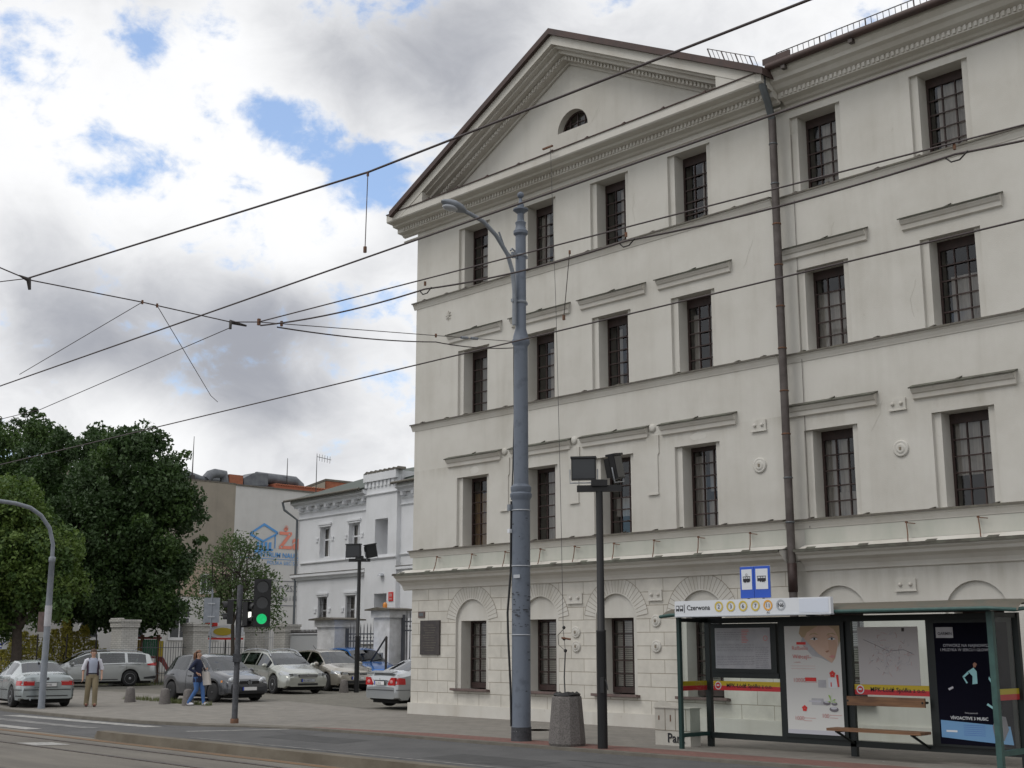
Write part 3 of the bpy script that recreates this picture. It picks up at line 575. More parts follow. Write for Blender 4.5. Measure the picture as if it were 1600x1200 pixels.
# relief ornaments
def ring(x,z,Y,r=.15):
    k=MB(); k.lathe((x,Y,z),[(r,0),(r,-.03),(r*.85,-.045),(r*.7,-.03),(r*.62,-.03),(r*.5,-.06),(r*.35,-.05),(0,-.05)],22,'plaster',axis='y'); k.box(x-.02,x+.02,Y-.07,Y-.049,z-.03,z+.03,'groove'); k.build('round_relief',parent=bld)
for x,z,Y in ((-16.05,5.73,Y0),(-12.75,5.76,YR),(-21.65,2.17,Y0),(-21.64,1.83,Y0),(-19.1,2.41,Y0),(-19.1,1.83,Y0)): ring(x,z,Y,.14 if z<3 else .17)
def plate(x,z,Y,w=.2,h_=.11):
    k=MB(); k.box(x-w,x+w,Y-.035,Y,z-h_,z+h_,'plaster'); k.box(x-w-.02,x+w+.02,Y-.05,Y-.0351,z-h_-.03,z-h_+.0,'trim')
    for s in (-1,1): k.sphere((x+s*w*.5,Y-.05,z),.04,'trim',8,6)
    k.build('relief_plate',parent=bld)
for x,z,Y,w in ((-21.67,3.0,Y0,.25),(-19.1,3.01,Y0,.2),(-16.03,6.62,Y0,.19),(-12.77,6.68,YR,.19),(-12.83,3.04,YR,.22)): plate(x,z,Y,w)
for x in (-24.2,-21.65,-19.08):
    k=MB(); P=[(-.19,6.75),(.19,6.75),(.19,6.32),(.15,6.27),(.15,5.36),(-.15,5.36),(-.15,6.27),(-.19,6.32)]
    k.prism([(x+a,Y0-.03,b_) for a,b_ in P],(0,.028,0),'plaster'); k.box(x-.17,x+.17,Y0-.05,Y0-.031,5.33,5.37,'trim'); k.lathe((x,Y0,6.93),[(.1,0),(.1,-.03),(.05,-.05),(0,-.05)],14,'plaster',axis='y'); k.build('key_relief',parent=bld)
k=MB(); 
for a in range(4):
    t=PI*a/4; k.obox((-26.55,Y0-.02,11.14),(.11*math.cos(t),0,.14*math.sin(t)),(.009*math.sin(t),0,-.009*math.cos(t)),(0,.012,0),'trim')
k.build('wall_anchor',parent=bld)
# cornice: horizontal profile along both wings
def cornice(xa,xb,Y,full=True):
    h=MB(); pr=[(Y-.73,14.49),(Y-.73,14.28),(Y-.70,14.25),(Y-.50,14.23),(Y-.48,14.17),(Y-.40,14.16),(Y-.30,14.15),(Y-.30,14.02),(Y-.12,14.0),(Y-.08,13.95),(Y,13.93),(Y,14.49)]
    if not full: pr=[(Y-.73,14.56),(Y-.70,14.48),(Y-.62,14.40),(Y-.60,14.32),(Y-.50,14.28),(Y-.42,14.2),(Y-.30,14.15),(Y-.30,14.02),(Y-.12,14.0),(Y-.08,13.95),(Y,13.93),(Y,14.56)]
    h.prism([(xa,y,z) for y,z in pr],(xb-xa,0,0),'trim')
    h.prism([(xa,Y-.05,13.8),(xa,Y-.05,13.83),(xa,Y,13.86),(xa,Y,13.78)],(xb-xa,0,0),'trim')
    x=xa+.3 if full else xa+.1
    while x<xb-.1: h.box(x,x+.06,Y-.335,Y-.299,14.05,14.152,'trim'); x+=.115
    h.build('cornice',parent=bld)
cornice(XL-.6,XJ+.35,Y0); cornice(XJ+.36,XR,YR,False)
h=MB(); h.prism([(XL-.6,Y0,14.49),(XL-.6,Y0,14.25),(XL-.3,Y0,14.15),(XL,Y0,13.95),(XL,Y0,14.49)],(0,14,0),'trim'); h.build('cornice',parent=bld)
h=MB(); h.obox(((XL+XJ)/2-.1,Y0-.36,14.53),((XJ-XL)/2+.5,0,0),(0,.40,.035),(0,-.002,.012),'roof_brown'); x=XL
while x<XJ: h.obox((x,Y0-.5,14.56),(.06,0,.02),(0,.2,.016),(0,0,.015),'roof_brown'); x+=1.25
h.build('cornice_flashing',parent=bld)
# raking cornices
def chevron(mb,v1,v2,y0,y1,half,m):
    xl,xr=XC-half,XC+half
    mb.prism([(xl,y0,zr(xl,v1)),(XC,y0,zr(XC,v1)),(xr,y0,zr(xr,v1)),(xr,y0,zr(xr,v2)),(XC,y0,zr(XC,v2)),(xl,y0,zr(xl,v2))],(0,y1-y0,0),m)
h=MB(); chevron(h,.17,.42,Y0-.736,Y0-.01,6.40,'trim'); chevron(h,.42,.48,Y0-.60,Y0-.01,5.45,'trim'); chevron(h,.48,.58,Y0-.44,Y0-.01,5.35,'trim'); chevron(h,.58,.70,Y0-.26,Y0-.01,5.3,'trim'); chevron(h,.70,.78,Y0-.07,Y0-.01,5.3,'trim')
for s in (-1,1):   # closed corners of the pediment
    xi=XC+s*5.3; xo=XC+s*6.42; h.prism([(xi,Y0-.72,14.5),(xo,Y0-.72,14.5),(xo,Y0-.72,max(14.5,zr(xo,.43))),(xi,Y0-.72,zr(xi,.43))],(0,.7,0),'trim')
for s in (-1,1):
    t=.12
    while t<5.2:
        x=XC+s*t; z=zr(x,.60); h.obox((x,Y0-.275,z-.045),(.028*1,0,-s*.0144),(0,.02,0),(0,0,.045),'trim'); t+=.115
h.build('raking_cornice',parent=bld)
# roofs
h=MB(); e=6.68
for s in (-1,1):
    h.prism([(XC,Y0-.85,17.97),(XC+s*e,Y0-.85,zr(XC+e)),(XC+s*e,Y0-.85,zr(XC+e)-.17),(XC,Y0-.85,17.80)],(0,12,0),'roof_brown')
h.build('gable_roof',parent=bld)
h=MB(); h.prism([(XJ+.38,YR-.72,14.60),(XJ+.38,Y0+7,18.2),(XJ+.38,Y0+14.6,14.6)],(XR-XJ,0,0),'roof_brown'); h.build('long_roof',parent=bld)
h=MB(); gy=YR-.80
h.tube([(XJ+.42,gy,14.60),(XR,gy,14.60)],.085,10,'roof_brown'); 
for x in (-14.6,-12.9,-9.4,-6.5): h.box(x-.05,x+.05,gy-.02,gy+.1,14.44,14.53,'pipe_brown')
h.obox((-14.75,gy-.02,14.74),(.36,0,0),(0,.02,0),(0,0,.07),'roof_brown')
h.build('gutter',parent=bld)
def guard(P,Q,up,step=.14,post=8):
    k=MB(); P,Q=Vector(P),Vector(Q); u=Vector(up); L=(Q-P).length; n=int(L/step); d=(Q-P)/n
    k.tube([P+u,Q+u],.012,4,'pipe_brown'); k.tube([P+u*.08,Q+u*.08],.012,4,'pipe_brown')
    for i in range(n+1): k.tube([P+d*i,P+d*i+u],.016 if i%post==0 else .008,4,'pipe_brown')
    k.build('snow_guard',parent=bld)
guard((-14.9,YR-.55,14.68),(XR,YR-.55,14.68),(0,-.03,.30))
guard((-16.55,Y0-.6,zr(-16.55)+.03),(-15.25,Y0-.6,zr(-15.25)+.03),(-.1,0,.28),.14,3)
# downpipe
h=MB(); px_=-15.25
h.tube([(px_+.08,YR-.80,14.56),(px_+.08,YR-.78,14.2),(px_+.02,YR-.5,13.9),(px_,Y0-.14,13.55)],.085,12,'pipe_zinc')
h.tube([(px_,Y0-.14,13.6),(px_,Y0-.14,0)],.088,12,'pipe_brown'); h.lathe((px_,Y0-.14,3.25),[(.09,-.3),(.1,-.3),(.1,.3),(.09,.3)],12,'frame_brown')
z=.6
while z<13.5:
    if not 3.3<z<4.05: h.lathe((px_,Y0-.14,z),[(.088,0),(.1,.005),(.1,.03),(.088,.035)],12,'pipe_zinc' if int(z*3)%3 else 'rust')
    z+=.95
h.build('downpipe',parent=bld)
h=MB(); h.tube([(px_+.28,YR-.03,13.2),(px_+.28,YR-.03,4.3)],.006,5,'pipe_brown'); h.build('lightning_conductor',parent=bld)
k=MB(); k.box(-21.8,-21.45,Y0-.95,Y0-.9,14.53,14.57,'rust'); k.build('roof_bracket',parent=bld)
# old repairs and hairline cracks in the render
random.seed(31); k=MB()
def blotch(cx,cz,rx,rz,Y,m):
    n=11; k=MB(); k.poly([(cx+rx*math.cos(2*PI*i/n)*random.uniform(.75,1.1),Y-.0025,cz+rz*math.sin(2*PI*i/n)*random.uniform(.75,1.1)) for i in range(n)],m); k.build('wall_repair',parent=bld)
for a in ((-17.7,6.58,.28,.10,Y0,'patch_light'),(-25.4,6.55,.2,.11,Y0,'patch_light'),(-15.0,.55,.2,.16,YR,'patch_dark'),(-19.0,.5,.3,.12,Y0,'patch_dark')): blotch(*a)
k=MB()
for (x,z,Y,ang,n) in ((-21.4,15.2,Y0,2.0,6),(-20.9,15.3,Y0,1.2,5),(-20.6,15.6,Y0,2.4,5),(-19.5,12.2,Y0,1.4,7),(-14.0,10.9,YR,1.9,7),(-16.3,10.3,Y0,1.2,6),(-12.2,9.2,YR,1.7,7),(-26.9,9.4,Y0,1.5,6),(-23.9,6.0,Y0,1.4,6),(-13.4,6.2,YR,1.2,6)):
    P=[]
    for i in range(n): P.append((x,z)); x+=.13*math.cos(ang)+random.uniform(-.06,.06); z+=.13*math.sin(ang)*(-1 if ang>1.5 else 1)
    for (a,c),(d,e) in zip(P,P[1:]): k.add([(a,Y-.003,c),(d,Y-.003,e),(d+.006,Y-.003,e),(a+.006,Y-.003,c)],[(0,1,2,3)],'crack')
tag(k.build('hairline_cracks',parent=bld),kind='stuff')
# plaques on the wall
k=MB(); k.box(-27.57,-26.75,Y0-.05,Y0-.003,1.6,2.53,'plaque_bronze')
for i in range(11):
    w=.3*(.6+.4*((i*37)%10)/10); k.box(-27.16-w,-27.16+w,Y0-.056,Y0-.051,2.4-i*.068-.008,2.4-i*.068+.008,'sheet_metal')
tag(k.build('memorial_plaque'),'large dark bronze plaque with raised lines of text on the corner of the cream building','plaque')
k=MB(); k.box(-27.69,-27.42,Y0-.03,Y0-.003,2.61,2.78,'sill_stone'); k.box(-27.64,-27.47,Y0-.034,Y0-.0301,2.65,2.74,'pipe_zinc')
tag(k.build('small_plaque'),'small brown square plate above the large bronze plaque','plaque')
# street litter of the surface: manhole cover, patches and gutter grate
b=MB(); b.lathe((-20.6,20.6,0),[(.33,.006),(0,.006)],28,'sheet_metal'); b.disc((-20.6,20.6,.008),.28,(1,0,0),(0,1,0),'steel_rail',28,.25); tag(b.build('manhole_cover'),'round iron manhole cover in the pavement before the arched windows','manhole cover')
mat('asphalt_patch',(.052,.052,.053),.9,(.07,.07,.07),scale=3); mat('tar',(.03,.03,.031),.7)
b=MB(); rnd=random.Random(21)
def onroad(x,y,d): return (x,y,-.12+.015*(y-13.2)+d)
for (x0,x1,y0,y1) in ((-24.2,-21.3,15.6,16.6),(-17.8,-15.2,14.9,15.9),(-31.5,-30.1,16.0,15.2),(-12,-9,15.8,17)):
    b.add([onroad(x0,y0,.002),onroad(x1,y0+.04,.002),onroad(x1-.1,y1,.002),onroad(x0+.06,y1-.05,.002)],[(0,1,2,3)],'asphalt_patch')
for k in range(9):
    x=rnd.uniform(-34,-12); y=rnd.uniform(14.2,16.8); P=[]
    for i in range(9): P.append((x,y)); x+=rnd.uniform(.15,.5); y+=rnd.uniform(-.12,.12)
    for (a,c),(d,e) in zip(P,P[1:]): b.add([onroad(a,c,.003),onroad(d,e,.003),onroad(d,e+.022,.003),onroad(a,c+.022,.003)],[(0,1,2,3)],'tar')
tag(b.build('road_patches'),kind='structure')
b=MB()
for k in range(60):
    x=rnd.uniform(-33,-9); y=rnd.uniform(18,22.6); s=rnd.uniform(.015,.035); z=gz(x,y)+.006; a=rnd.uniform(0,6.28)
    b.add([(x+s*math.cos(a+q),y+s*math.sin(a+q),z) for q in (0,1.4,3.1,4.6)],[(0,1,2,3)],rnd.choice(['bark','leaf_mid','paper','tar']))
tag(b.build('litter'),'scattered fallen leaves and specks of litter on the pavement','litter',kind='stuff')
# ================================================================ white villa
VR=R(-4.5)
vil=thing('villa','white two-storey villa with moulded cornices, a crenellated entrance bay and barred lower windows','building',(-60.72,41.47,0),VR)
def vb(mb,name,m=None,parent=None): return mb.build(name,m,parent or vil,world=False)
v=MB()
vw=[(2.35,3.45,6.6,8.3),(5.35,6.42,6.6,8.3),(2.35,3.30,2.65,4.46),(5.2,6.15,2.65,4.46)]
wall(v,0,7.4,0,10,0,vw,'villa_white'); wall(v,7.4,10.3,0,10.7,-.25,[(8.3,9.5,6.45,8.3),(8.35,9.5,1.9,4.46)],'villa_white'); wall(v,10.3,26,0,10,0,[],'villa_white')
for x in (7.4,10.3): v.quad((x,-.25,0),(x,0,0),(x,0,10.7),(x,-.25,10.7),'villa_white')
v.quad((0,0,0),(0,12,0),(0,12,10),(0,0,10),'villa_white'); v.quad((26,0,0),(26,12,0),(26,12,10),(26,0,10),'villa_white'); v.quad((0,12,0),(26,12,0),(26,12,10),(0,12,10),'villa_white')
v.box(7.4,10.3,.02,1.5,9.9,10.7,'villa_white')
for (a,b_,c,d),y in [(w,0) for w in vw]+[((8.3,9.5,6.45,8.3),-.25),((8.35,9.5,1.9,4.46),-.25)]:
    e_=.35 if y==0 else .9
    v.quad((a,y,c),(a,y+e_,c),(a,y+e_,d),(a,y,d),'villa_white'); v.quad((b_,y,c),(b_,y+e_,c),(b_,y+e_,d),(b_,y,d),'villa_white')
    v.quad((a,y,c),(b_,y,c),(b_,y+e_,c),(a,y+e_,c),'villa_white'); v.quad((a,y,d),(b_,y,d),(b_,y+e_,d),(a,y+e_,d),'villa_white')
vb(v,'wall')
def band(mb,x0,x1,z,h_,p,y=0,m='villa_white'): mb.prism([(x0,y-p,z+h_),(x0,y-p,z+h_*.55),(x0,y-p*.5,z+h_*.3),(x0,y-p*.4,z),(x0,y,z),(x0,y,z+h_)],(x1-x0,0,0),m)
v=MB()
for x0,x1 in ((-.3,7.39),(10.31,26)):
    band(v,x0,x1,9.55,.4,.45); band(v,max(x0,0),x1,9.2,.1,.06); band(v,max(x0,0),x1,8.85,.1,.08)
    x=max(x0,0)+.3
    while x<x1-.2: v.box(x,x+.22,-.3,-.001,9.36,9.549,'villa_white'); x+=.95
vb(v,'cornice')
v=MB()
for x0,x1 in ((-.35,7.39),(10.31,26)): band(v,x0,x1,5.45,.32,.28); v.box(x0-.02,x1,-.3,0,5.771,5.80,'sheet_metal')
vb(v,'string_course')
v=MB()
for x0,x1 in ((.35,7.39),(10.31,26)): band(v,x0,x1,6.32,.1,.09)
band(v,7.35,10.35,6.2,.12,.1,-.25); band(v,7.35,10.35,4.9,.1,.08,-.25) if 0 else None
vb(v,'sill_course')
v=MB(); band(v,7.3,10.4,9.55,.1,.09,-.25); v.box(7.32,10.38,-.42,-.251,10.3,10.72,'villa_white'); x=7.36
while x<10.2: v.box(x,x+.2,-.34,-.2501,10.0,10.299,'villa_white'); x+=.36
x=7.34
while x<10.3: v.prism([(x,-.44,10.721),(x+.36,-.44,10.721),(x+.3,-.44,10.86)],(0,.5,0),'sheet_metal'); x+=.42
vb(v,'parapet')
v=MB(); 
v.prism([(-.5,-.65,9.98),(-.5,6,12.2),(-.5,12.6,9.98)],(7.85,0,0),'green_roof'); v.prism([(10.36,-.65,9.98),(10.36,6,12.2),(10.36,12.6,9.98)],(16,0,0),'green_roof'); v.prism([(7.36,.1,10.3),(7.36,6,12.2),(7.36,12.6,9.98)],(3.0,0,0),'green_roof')
v.tube([(-.6,-.7,9.97),(7.35,-.7,9.97)],.07,8,'sheet_metal'); v.tube([(10.37,-.7,9.97),(26,-.7,9.97)],.07,8,'sheet_metal'); roof=vb(v,'roof')
v=MB(); v.box(11.5,12.2,.6,1.2,10.0,11.25,'sheet_metal'); vb(v,'chimney',None,roof)
v=MB(); v.tube([(-.75,-.7,9.95),(-.7,-.6,9.5),(-.05,-.1,8.9),(-.05,-.1,0)],.07,8,'pipe_zinc'); vb(v,'downpipe')
for a,b_,c,d in vw:
    v=MB(); v.box(a-.15,b_+.15,-.09,-.001,d+.12,d+.22,'villa_white'); v.box(a-.08,b_+.08,-.05,-.001,d+.02,d+.119,'villa_white'); vb(v,'window_moulding')
    for s in (a-.42,b_+.12): v=MB(); v.box(s,s+.3,-.06,-.001,c+(d-c)*.62,c+(d-c)*.62+.07,'villa_white'); v.box(s+.04,s+.26,-.05,-.001,c+(d-c)*.62-.16,c+(d-c)*.62+.001,'villa_white'); vb(v,'window_ear')

for a,b_,c,d in vw+[(8.3,9.5,6.45,8.3)]:
    y=.28 if a!=8.3 else .55
    f=MB(); f.box(a,a+.09,y,y+.06,c,d,'villa_white'); f.box(b_-.09,b_,y,y+.06,c,d,'villa_white'); f.box(a+.09,b_-.09,y,y+.06,d-.09,d,'villa_white'); f.box(a+.09,b_-.09,y,y+.06,c,c+.1,'villa_white')
    m=(a+b_)/2; f.box(m-.05,m+.05,y-.01,y+.05,c+.1,d-.09,'villa_white'); zc=c+(d-c)*.6; f.box(a+.09,b_-.09,y-.012,y+.055,zc-.04,zc+.04,'villa_white')
    f=vb(f,'window')
    p=MB(); p.quad((a+.09,y+.03,c+.1),(b_-.09,y+.03,c+.1),(b_-.09,y+.03,d-.09),(a+.09,y+.03,d-.09),'glass'); vb(p,'pane',None,f)
    p=MB(); drape(p,a+.1,m-.12,c+.1,d-.1,y+.1,'curtain',4); drape(p,m+.2,b_-.1,c+.1,d-.1,y+.1,'curtain',4); p.box(a,b_,y+.25,y+.3,c,d,'interior'); vb(p,'curtain',None,f)
    if c<3:
        g=MB(); 
        x=a+.04
        while x<b_: g.tube([(x,.12,c+.05),(x,.12,d)],.012,4,'iron'); x+=.11
        for zz_ in (c+.25,c+.9,c+1.4): g.tube([(a,.12,zz_),(b_,.12,zz_)],.012,4,'iron')
        for k_ in range(5): g.tube([(a+.1+.2*k_,.1,c+.05),(a+.18+.2*k_,-.1,c+.18),(a+.1+.2*k_,.1,c+.34)],.012,4,'iron')
        vb(g,'window_grille')
d_=MB(); y=.5; d_.box(8.85,9.5,y,y+.06,1.9,3.7,'villa_white'); d_.box(8.8,9.5,y-.02,y+.08,3.7,3.82,'villa_white'); d_.box(8.88,9.5,y,y+.05,3.82,4.46,'interior'); d_.box(8.3,9.5,y+.1,y+.2,1.9,4.5,'villa_white'); d_.box(8.92,9.05,y-.012,y-.001,2.5,3.5,'interior'); d_.box(9.14,9.45,y-.012,y-.001,2.6,3.55,'dark_glass'); d_.box(9.2,9.36,y-.016,y-.0121,2.9,3.2,'ad_cyan'); vb(d_,'door')
v=MB(); v.box(6.6,10.2,-2.2,-.26,0,1.85,'white_render'); v.box(6.5,10.3,-2.3,-.26,1.86,1.92,'sheet_metal'); vb(v,'porch')
v=MB()
for x in (6.7,7.6,8.5): v.tube([(x,-2.25,1.92),(x,-2.25,2.8)],.02,5,'iron')
v.tube([(6.7,-2.25,2.8),(8.5,-2.25,2.8)],.025,6,'iron'); v.tube([(8.5,-2.25,2.8),(10.6,-2.6,1.2)],.025,6,'iron'); v.tube([(8.5,-2.25,2.3),(10.6,-2.6,.7)],.02,6,'iron'); vb(v,'railing')
v=MB(); v.box(9.72,10.12,-.29,-.252,4.05,4.5,'ad_red'); v.box(9.79,10.05,-.295,-.2901,4.27,4.43,'ad_pink'); v.box(9.79,10.05,-.295,-.2901,4.12,4.2,'ad_pink'); vb(v,'house_number_plate')
v=MB(); v.lathe((9.1,-.35,5.35),[(.18,0),(.14,.1),(.05,.14)],10,'lens_grey'); vb(v,'door_lamp')
vc,vs=math.cos(VR),math.sin(VR)
def vp(u,w,z): return (-60.72+u*vc-w*vs,41.47+u*vs+w*vc,z)
for i,(u,c_) in enumerate(((7.0,'dark plastic flower box of green plants on the porch ledge'),(8.05,'brown flower box of small plants on the porch ledge beside the white pillar'))):
    o=thing('flower_box',c_,'flower box',vp(u,-2.1,1.92),VR)
    b=MB(); b.prism([(-.34,-.1,0),(.34,-.1,0),(.38,-.12,.24),(-.38,-.12,.24)],(0,.22,0),'sill_stone' if i else 'car_trim'); b.build('planter_trough',None,o,world=False)
    b=MB(); rnd=random.Random(i)
    for k_ in range(140):
        x,y,z=rnd.uniform(-.36,.36),rnd.uniform(-.12,.12),rnd.uniform(.22,.5); b.add([(x,y,z),(x+rnd.uniform(-.08,.08),y+.03,z+.06),(x+rnd.uniform(-.05,.05),y-.02,z-.05)],[(0,1,2)],'leaf_mid')
    b.build('foliage',None,o,world=False)
# ================================================================ long wall with painted sign
sb=thing('school_building','tall blank side wall, brown-beige left and white right with painted blue and red lettering','building',(-80,49,0))
b=MB(); b.box(-92,-80,36,49.03,5.2,13.35,'beige_wall'); b.box(-92,-80,49.031,75,0,13.3,'white_wall')
b.box(-92.1,-79.97,35.95,49.02,13.351,13.45,'sheet_metal'); b.box(-92.1,-79.9,49.03,75,13.301,13.4,'sheet_metal'); b.build('upper_wall',None,sb)
lowh=[(46.55,47.4,5.5,6.6)]
b=MB(); b.box(-92,-80.0,33,49.03,0,5.19,'white_wall'); b.build('lower_wall',None,sb)
b=MB(); b.box(-79.99,-79.96,41.5,48.9,5.2,7.4,'old_wall'); b.build('bare_brick_patch',None,sb)
for (y0,y1,z0,z1) in ((46.55,47.4,5.6,6.7),(44.3,45.7,2.4,4.5),(47.0,48.0,2.4,4.5),(41.0,42.3,2.4,4.3),(37.6,39.0,2.4,4.3)):
    f=MB(); f.box(-80,-79.94,y0-.1,y0,z0-.1,z1+.1,'white_render'); f.box(-80,-79.94,y1,y1+.1,z0-.1,z1+.1,'white_render'); f.box(-80,-79.94,y0,y1,z1,z1+.1,'white_render'); f.box(-80,-79.9,y0-.15,y1+.15,z0-.2,z0,'white_render'); f.box(-79.99,-79.945,(y0+y1)/2-.04,(y0+y1)/2+.04,z0,z1,'white_render'); f.box(-79.99,-79.946,y0,y1,z0+(z1-z0)*.62,z0+(z1-z0)*.62+.07,'white_render'); f=f.build('window',None,sb)
    p=MB(); p.box(-80,-79.958,y0,y1,z0,z1,'dark_glass'); p.build('pane',None,f)
ru,uu=(0,1,0),(0,0,1); X_=-79.955
t=MB(); t.text('Żak',(X_,52.85,8.95),(0,1.2,0),uu,1.62,'logo_orange',bold=.03); t.text('®',(X_,53.35,10.35),ru,uu,.42,'logo_orange')
t.text('CENTRUM NAUKI',(X_,54.75,8.25),ru,uu,.50,'logo_blue','RIGHT',bold=.02)
t.text('POLSKA SIEĆ SZKÓŁ',(X_,55.3,7.72),ru,uu,.37,'logo_blue','RIGHT')
t.box(-79.96,-79.95,49.6,56,8.1,8.14,'logo_blue')
t.text('WYŻSZA SZKOŁA',(X_,52.55,5.78),ru,uu,.62,'logo_grey'); t.text('Biznesu i Nauk',(X_,52.1,5.1),ru,uu,.56,'logo_grey')
for z in (4.72,6.5): t.box(-79.96,-79.95,49.8,60,z,z+.05,'logo_grey')
# mortarboard house emblem
def pl(pts,m): t.prism([(X_-.01,y,z) for y,z in pts],(.012,0,0),m)
pl([(50.35,9.95),(51.55,10.72),(52.75,10.15),(52.75,9.98),(51.55,10.52),(50.35,9.78)],'logo_blue'); pl([(50.35,9.93),(51.5,9.45),(52.75,10.1),(52.75,9.95),(51.5,9.28),(50.35,9.75)],'logo_blue')
for y0 in (50.95,51.3,51.65,52.0): pl([(y0,9.3),(y0+.22,9.35),(y0+.22,8.75),(y0,8.7)],'logo_blue')
pl([(50.8,8.7),(52.4,8.85),(52.4,8.72),(50.8,8.55)],'logo_blue'); pl([(52.5,9.9),(52.58,9.9),(52.58,8.9),(52.5,8.9)],'logo_blue')
t.build('wall_lettering',None,sb)
d=MB(); d.tube([(-80.8,43.6,13.75),(-80.8,45.5,13.75),(-80.8,46.6,13.6),(-80.8,48.0,13.7)],[.36,.36,.25,.25],12,'duct'); d.tube([(-80.8,47.0,13.6),(-80.8,47.3,13.95),(-80.8,47.7,14.1),(-80.8,48.4,14.1),(-80.8,48.5,13.5)],.38,12,'duct')
for y in (44.0,45.3,46.8): d.box(-81,-80.6,y,y+.1,13.4,13.6,'duct')
tag(d.build('air_duct'),'long grey round ventilation duct lying along the roof edge of the beige wall','air duct')
d=MB(); d.box(-81.6,-80.5,48.75,49.9,13.36,14.15,'orange_brick'); tag(d.build('chimney_stack'),'short orange brick chimney block between the two roof ducts','chimney')
d=MB(); d.prism([(-82,50.1,13.5),(-82,50.1,14.0),(-82,50.9,14.45),(-82,52.2,14.5),(-82,52.2,13.6)],(1.3,0,0),'duct'); d.tube([(-81.3,51.5,14.25),(-81.3,55.0,14.2),(-81.3,55.4,13.9),(-81.3,55.5,13.4)],.42,12,'duct'); d.box(-82,-80.4,50,57,13.38,13.5,'duct')
tag(d.build('air_handling_unit'),'silver ventilation unit with a fat round duct on the roof above the painted lettering','air handling unit')
d=MB(); d.box(-83,-80.3,52.6,58.5,13.38,13.75,'tile_red'); y=52.7
while y<58: d.tube([(-83,y,13.8),(-80.2,y,13.72)],.07,6,'orange_brick'); y+=.22
tag(d.build('tiled_roof_strip'),'low strip of red roof tiles beyond the silver roof unit','roof tiles')
def mast(x,y,z0,z1,lab,yagi=False):
    d=MB(); d.tube([(x,y,z0),(x,y,z1)],[.05,.02],6,'iron'); d.obox((x,y,z0+.2),(.15,0,0),(0,.15,0),(0,0,.2),'iron')
    if yagi:
        d.tube([(x,y,z1-.15),(x+.2,y+1.1,z1-.3)],.02,5,'iron')
        for k_ in range(6): d.tube([(x+.04*k_-.02,y+.2*k_,z1-.17-.03*k_-.25),(x+.04*k_,y+.2*k_,z1-.17-.03*k_+.25)],.014,4,'iron')
    tag(d.build('antenna' if yagi else 'roof_mast'),lab,'antenna' if yagi else 'mast')
mast(-80.5,45.7,13.4,16.6,'thin bare lightning mast on the roof above the beige wall')
mast(-80.9,54.0,13.4,15.9,'thin bare mast on the roof beside the silver ventilation unit')
mast(-73.9,51.8,9.5,15.2,'television antenna on a thin mast behind the white villa roof',True)
ob=thing('brick_building','far orange brick building with a low dark gable roof above the villa roof','building',(-88.8,66,0))
b=MB(); b.prism([(-92.1,62.4,0),(-92.1,62.4,14.9),(-90.06,64.2,15.9),(-85.5,68.6,15.2),(-85.5,68.6,0)],(-8,8,0),'orange_brick'); b.build('wall',None,ob)
b=MB(); b.prism([(-92.15,62.3,14.9),(-90.06,64.12,15.92),(-85.5,68.5,15.22),(-85.5,68.5,15.4),(-90.06,64.12,16.1),(-92.3,62.2,15.05)],(-8,8,0),'sheet_metal'); b.prism([(-92.1,62.33,0),(-92.1,62.33,14.88),(-90.1,64.1,15.85),(-90.1,64.1,0)],(.03,-.03,0),'beige_wall'); b.build('roof',None,ob)
# low pale building with posters behind the trees
lb=thing('low_building','low grubby beige building with posters under the dark trees','building',(-74,16,0))
b=MB(); b.prism([(-82,3,0),(-70,33,0),(-76,36,0),(-88,6,0)],(0,0,4.3),'white_wall'); b.build('wall',None,lb)
b=MB(); b.prism([(-81.8,2.6,4.31),(-69.6,33,4.31),(-76.2,36.3,4.31),(-88.4,6,4.31)],(0,0,.3),'sheet_metal'); b.build('roof',None,lb)
dv=Vector((12,30,0)).normalized(); nv=Vector((dv.y,-dv.x,0))
for k_,(t_,z0,z1,w,m) in enumerate(((9,1.6,3.0,.9,'ad_pink'),(12.5,1.6,3.0,.7,'ad_pink'),(17,1.4,3.2,1.0,'dark_glass'),(22,1.4,3.2,1.0,'dark_glass'),(26,1.4,3.2,1.0,'dark_glass'))):
    o=Vector((-82,3,0))+dv*t_+nv*.05; b=MB(); b.obox(o+Vector((0,0,(z0+z1)/2)),dv*w,nv*.04,(0,0,(z1-z0)/2),m); b.obox(o+Vector((0,0,(z0+z1)/2)),dv*(w+.1),nv*.03,(0,0,(z1-z0)/2+.1),'white_render'); b.build('poster' if 'pink' in m else 'window',None,lb)
# ================================================================ fence: white brick pillars, railings
FP=[(-53.87,27.6),(-54.4,31.5),(-54.25,34.8),(-52.3,35.2)]
FL=['white brick gate pillar with a corbelled cap beside the silver estate car','white brick pillar between two runs of dark railing behind the grey hatchback','white brick pillar behind the estate car roof, left of the gap','white brick pillar with stepped top at the end of the grey panel fence']
for i,((x,y),l) in enumerate(zip(FP,FL)):
    o=thing('brick_pillar',l,'pillar',(x,y,gz(x,y)),R(5),group='white brick fence pillars'); w=.42; top=2.75 if i else 2.9
    b=MB(); b.box(-w,w,-w,w,0,top-.35,'white_brick'); b.build('shaft',None,o,world=False)
    b=MB(); b.box(-w-.05,w+.05,-w-.05,w+.05,top-.35,top-.12,'white_brick'); b.box(-w-.09,w+.09,-w-.09,w+.09,top-.119,top,'white_brick')
    for a in range(4): b.box(-w-.05+a*.26,-w+.08+a*.26,-w-.05,-w+.08,top+.001,top+.06,'white_brick')
    b.build('cap',None,o,world=False)
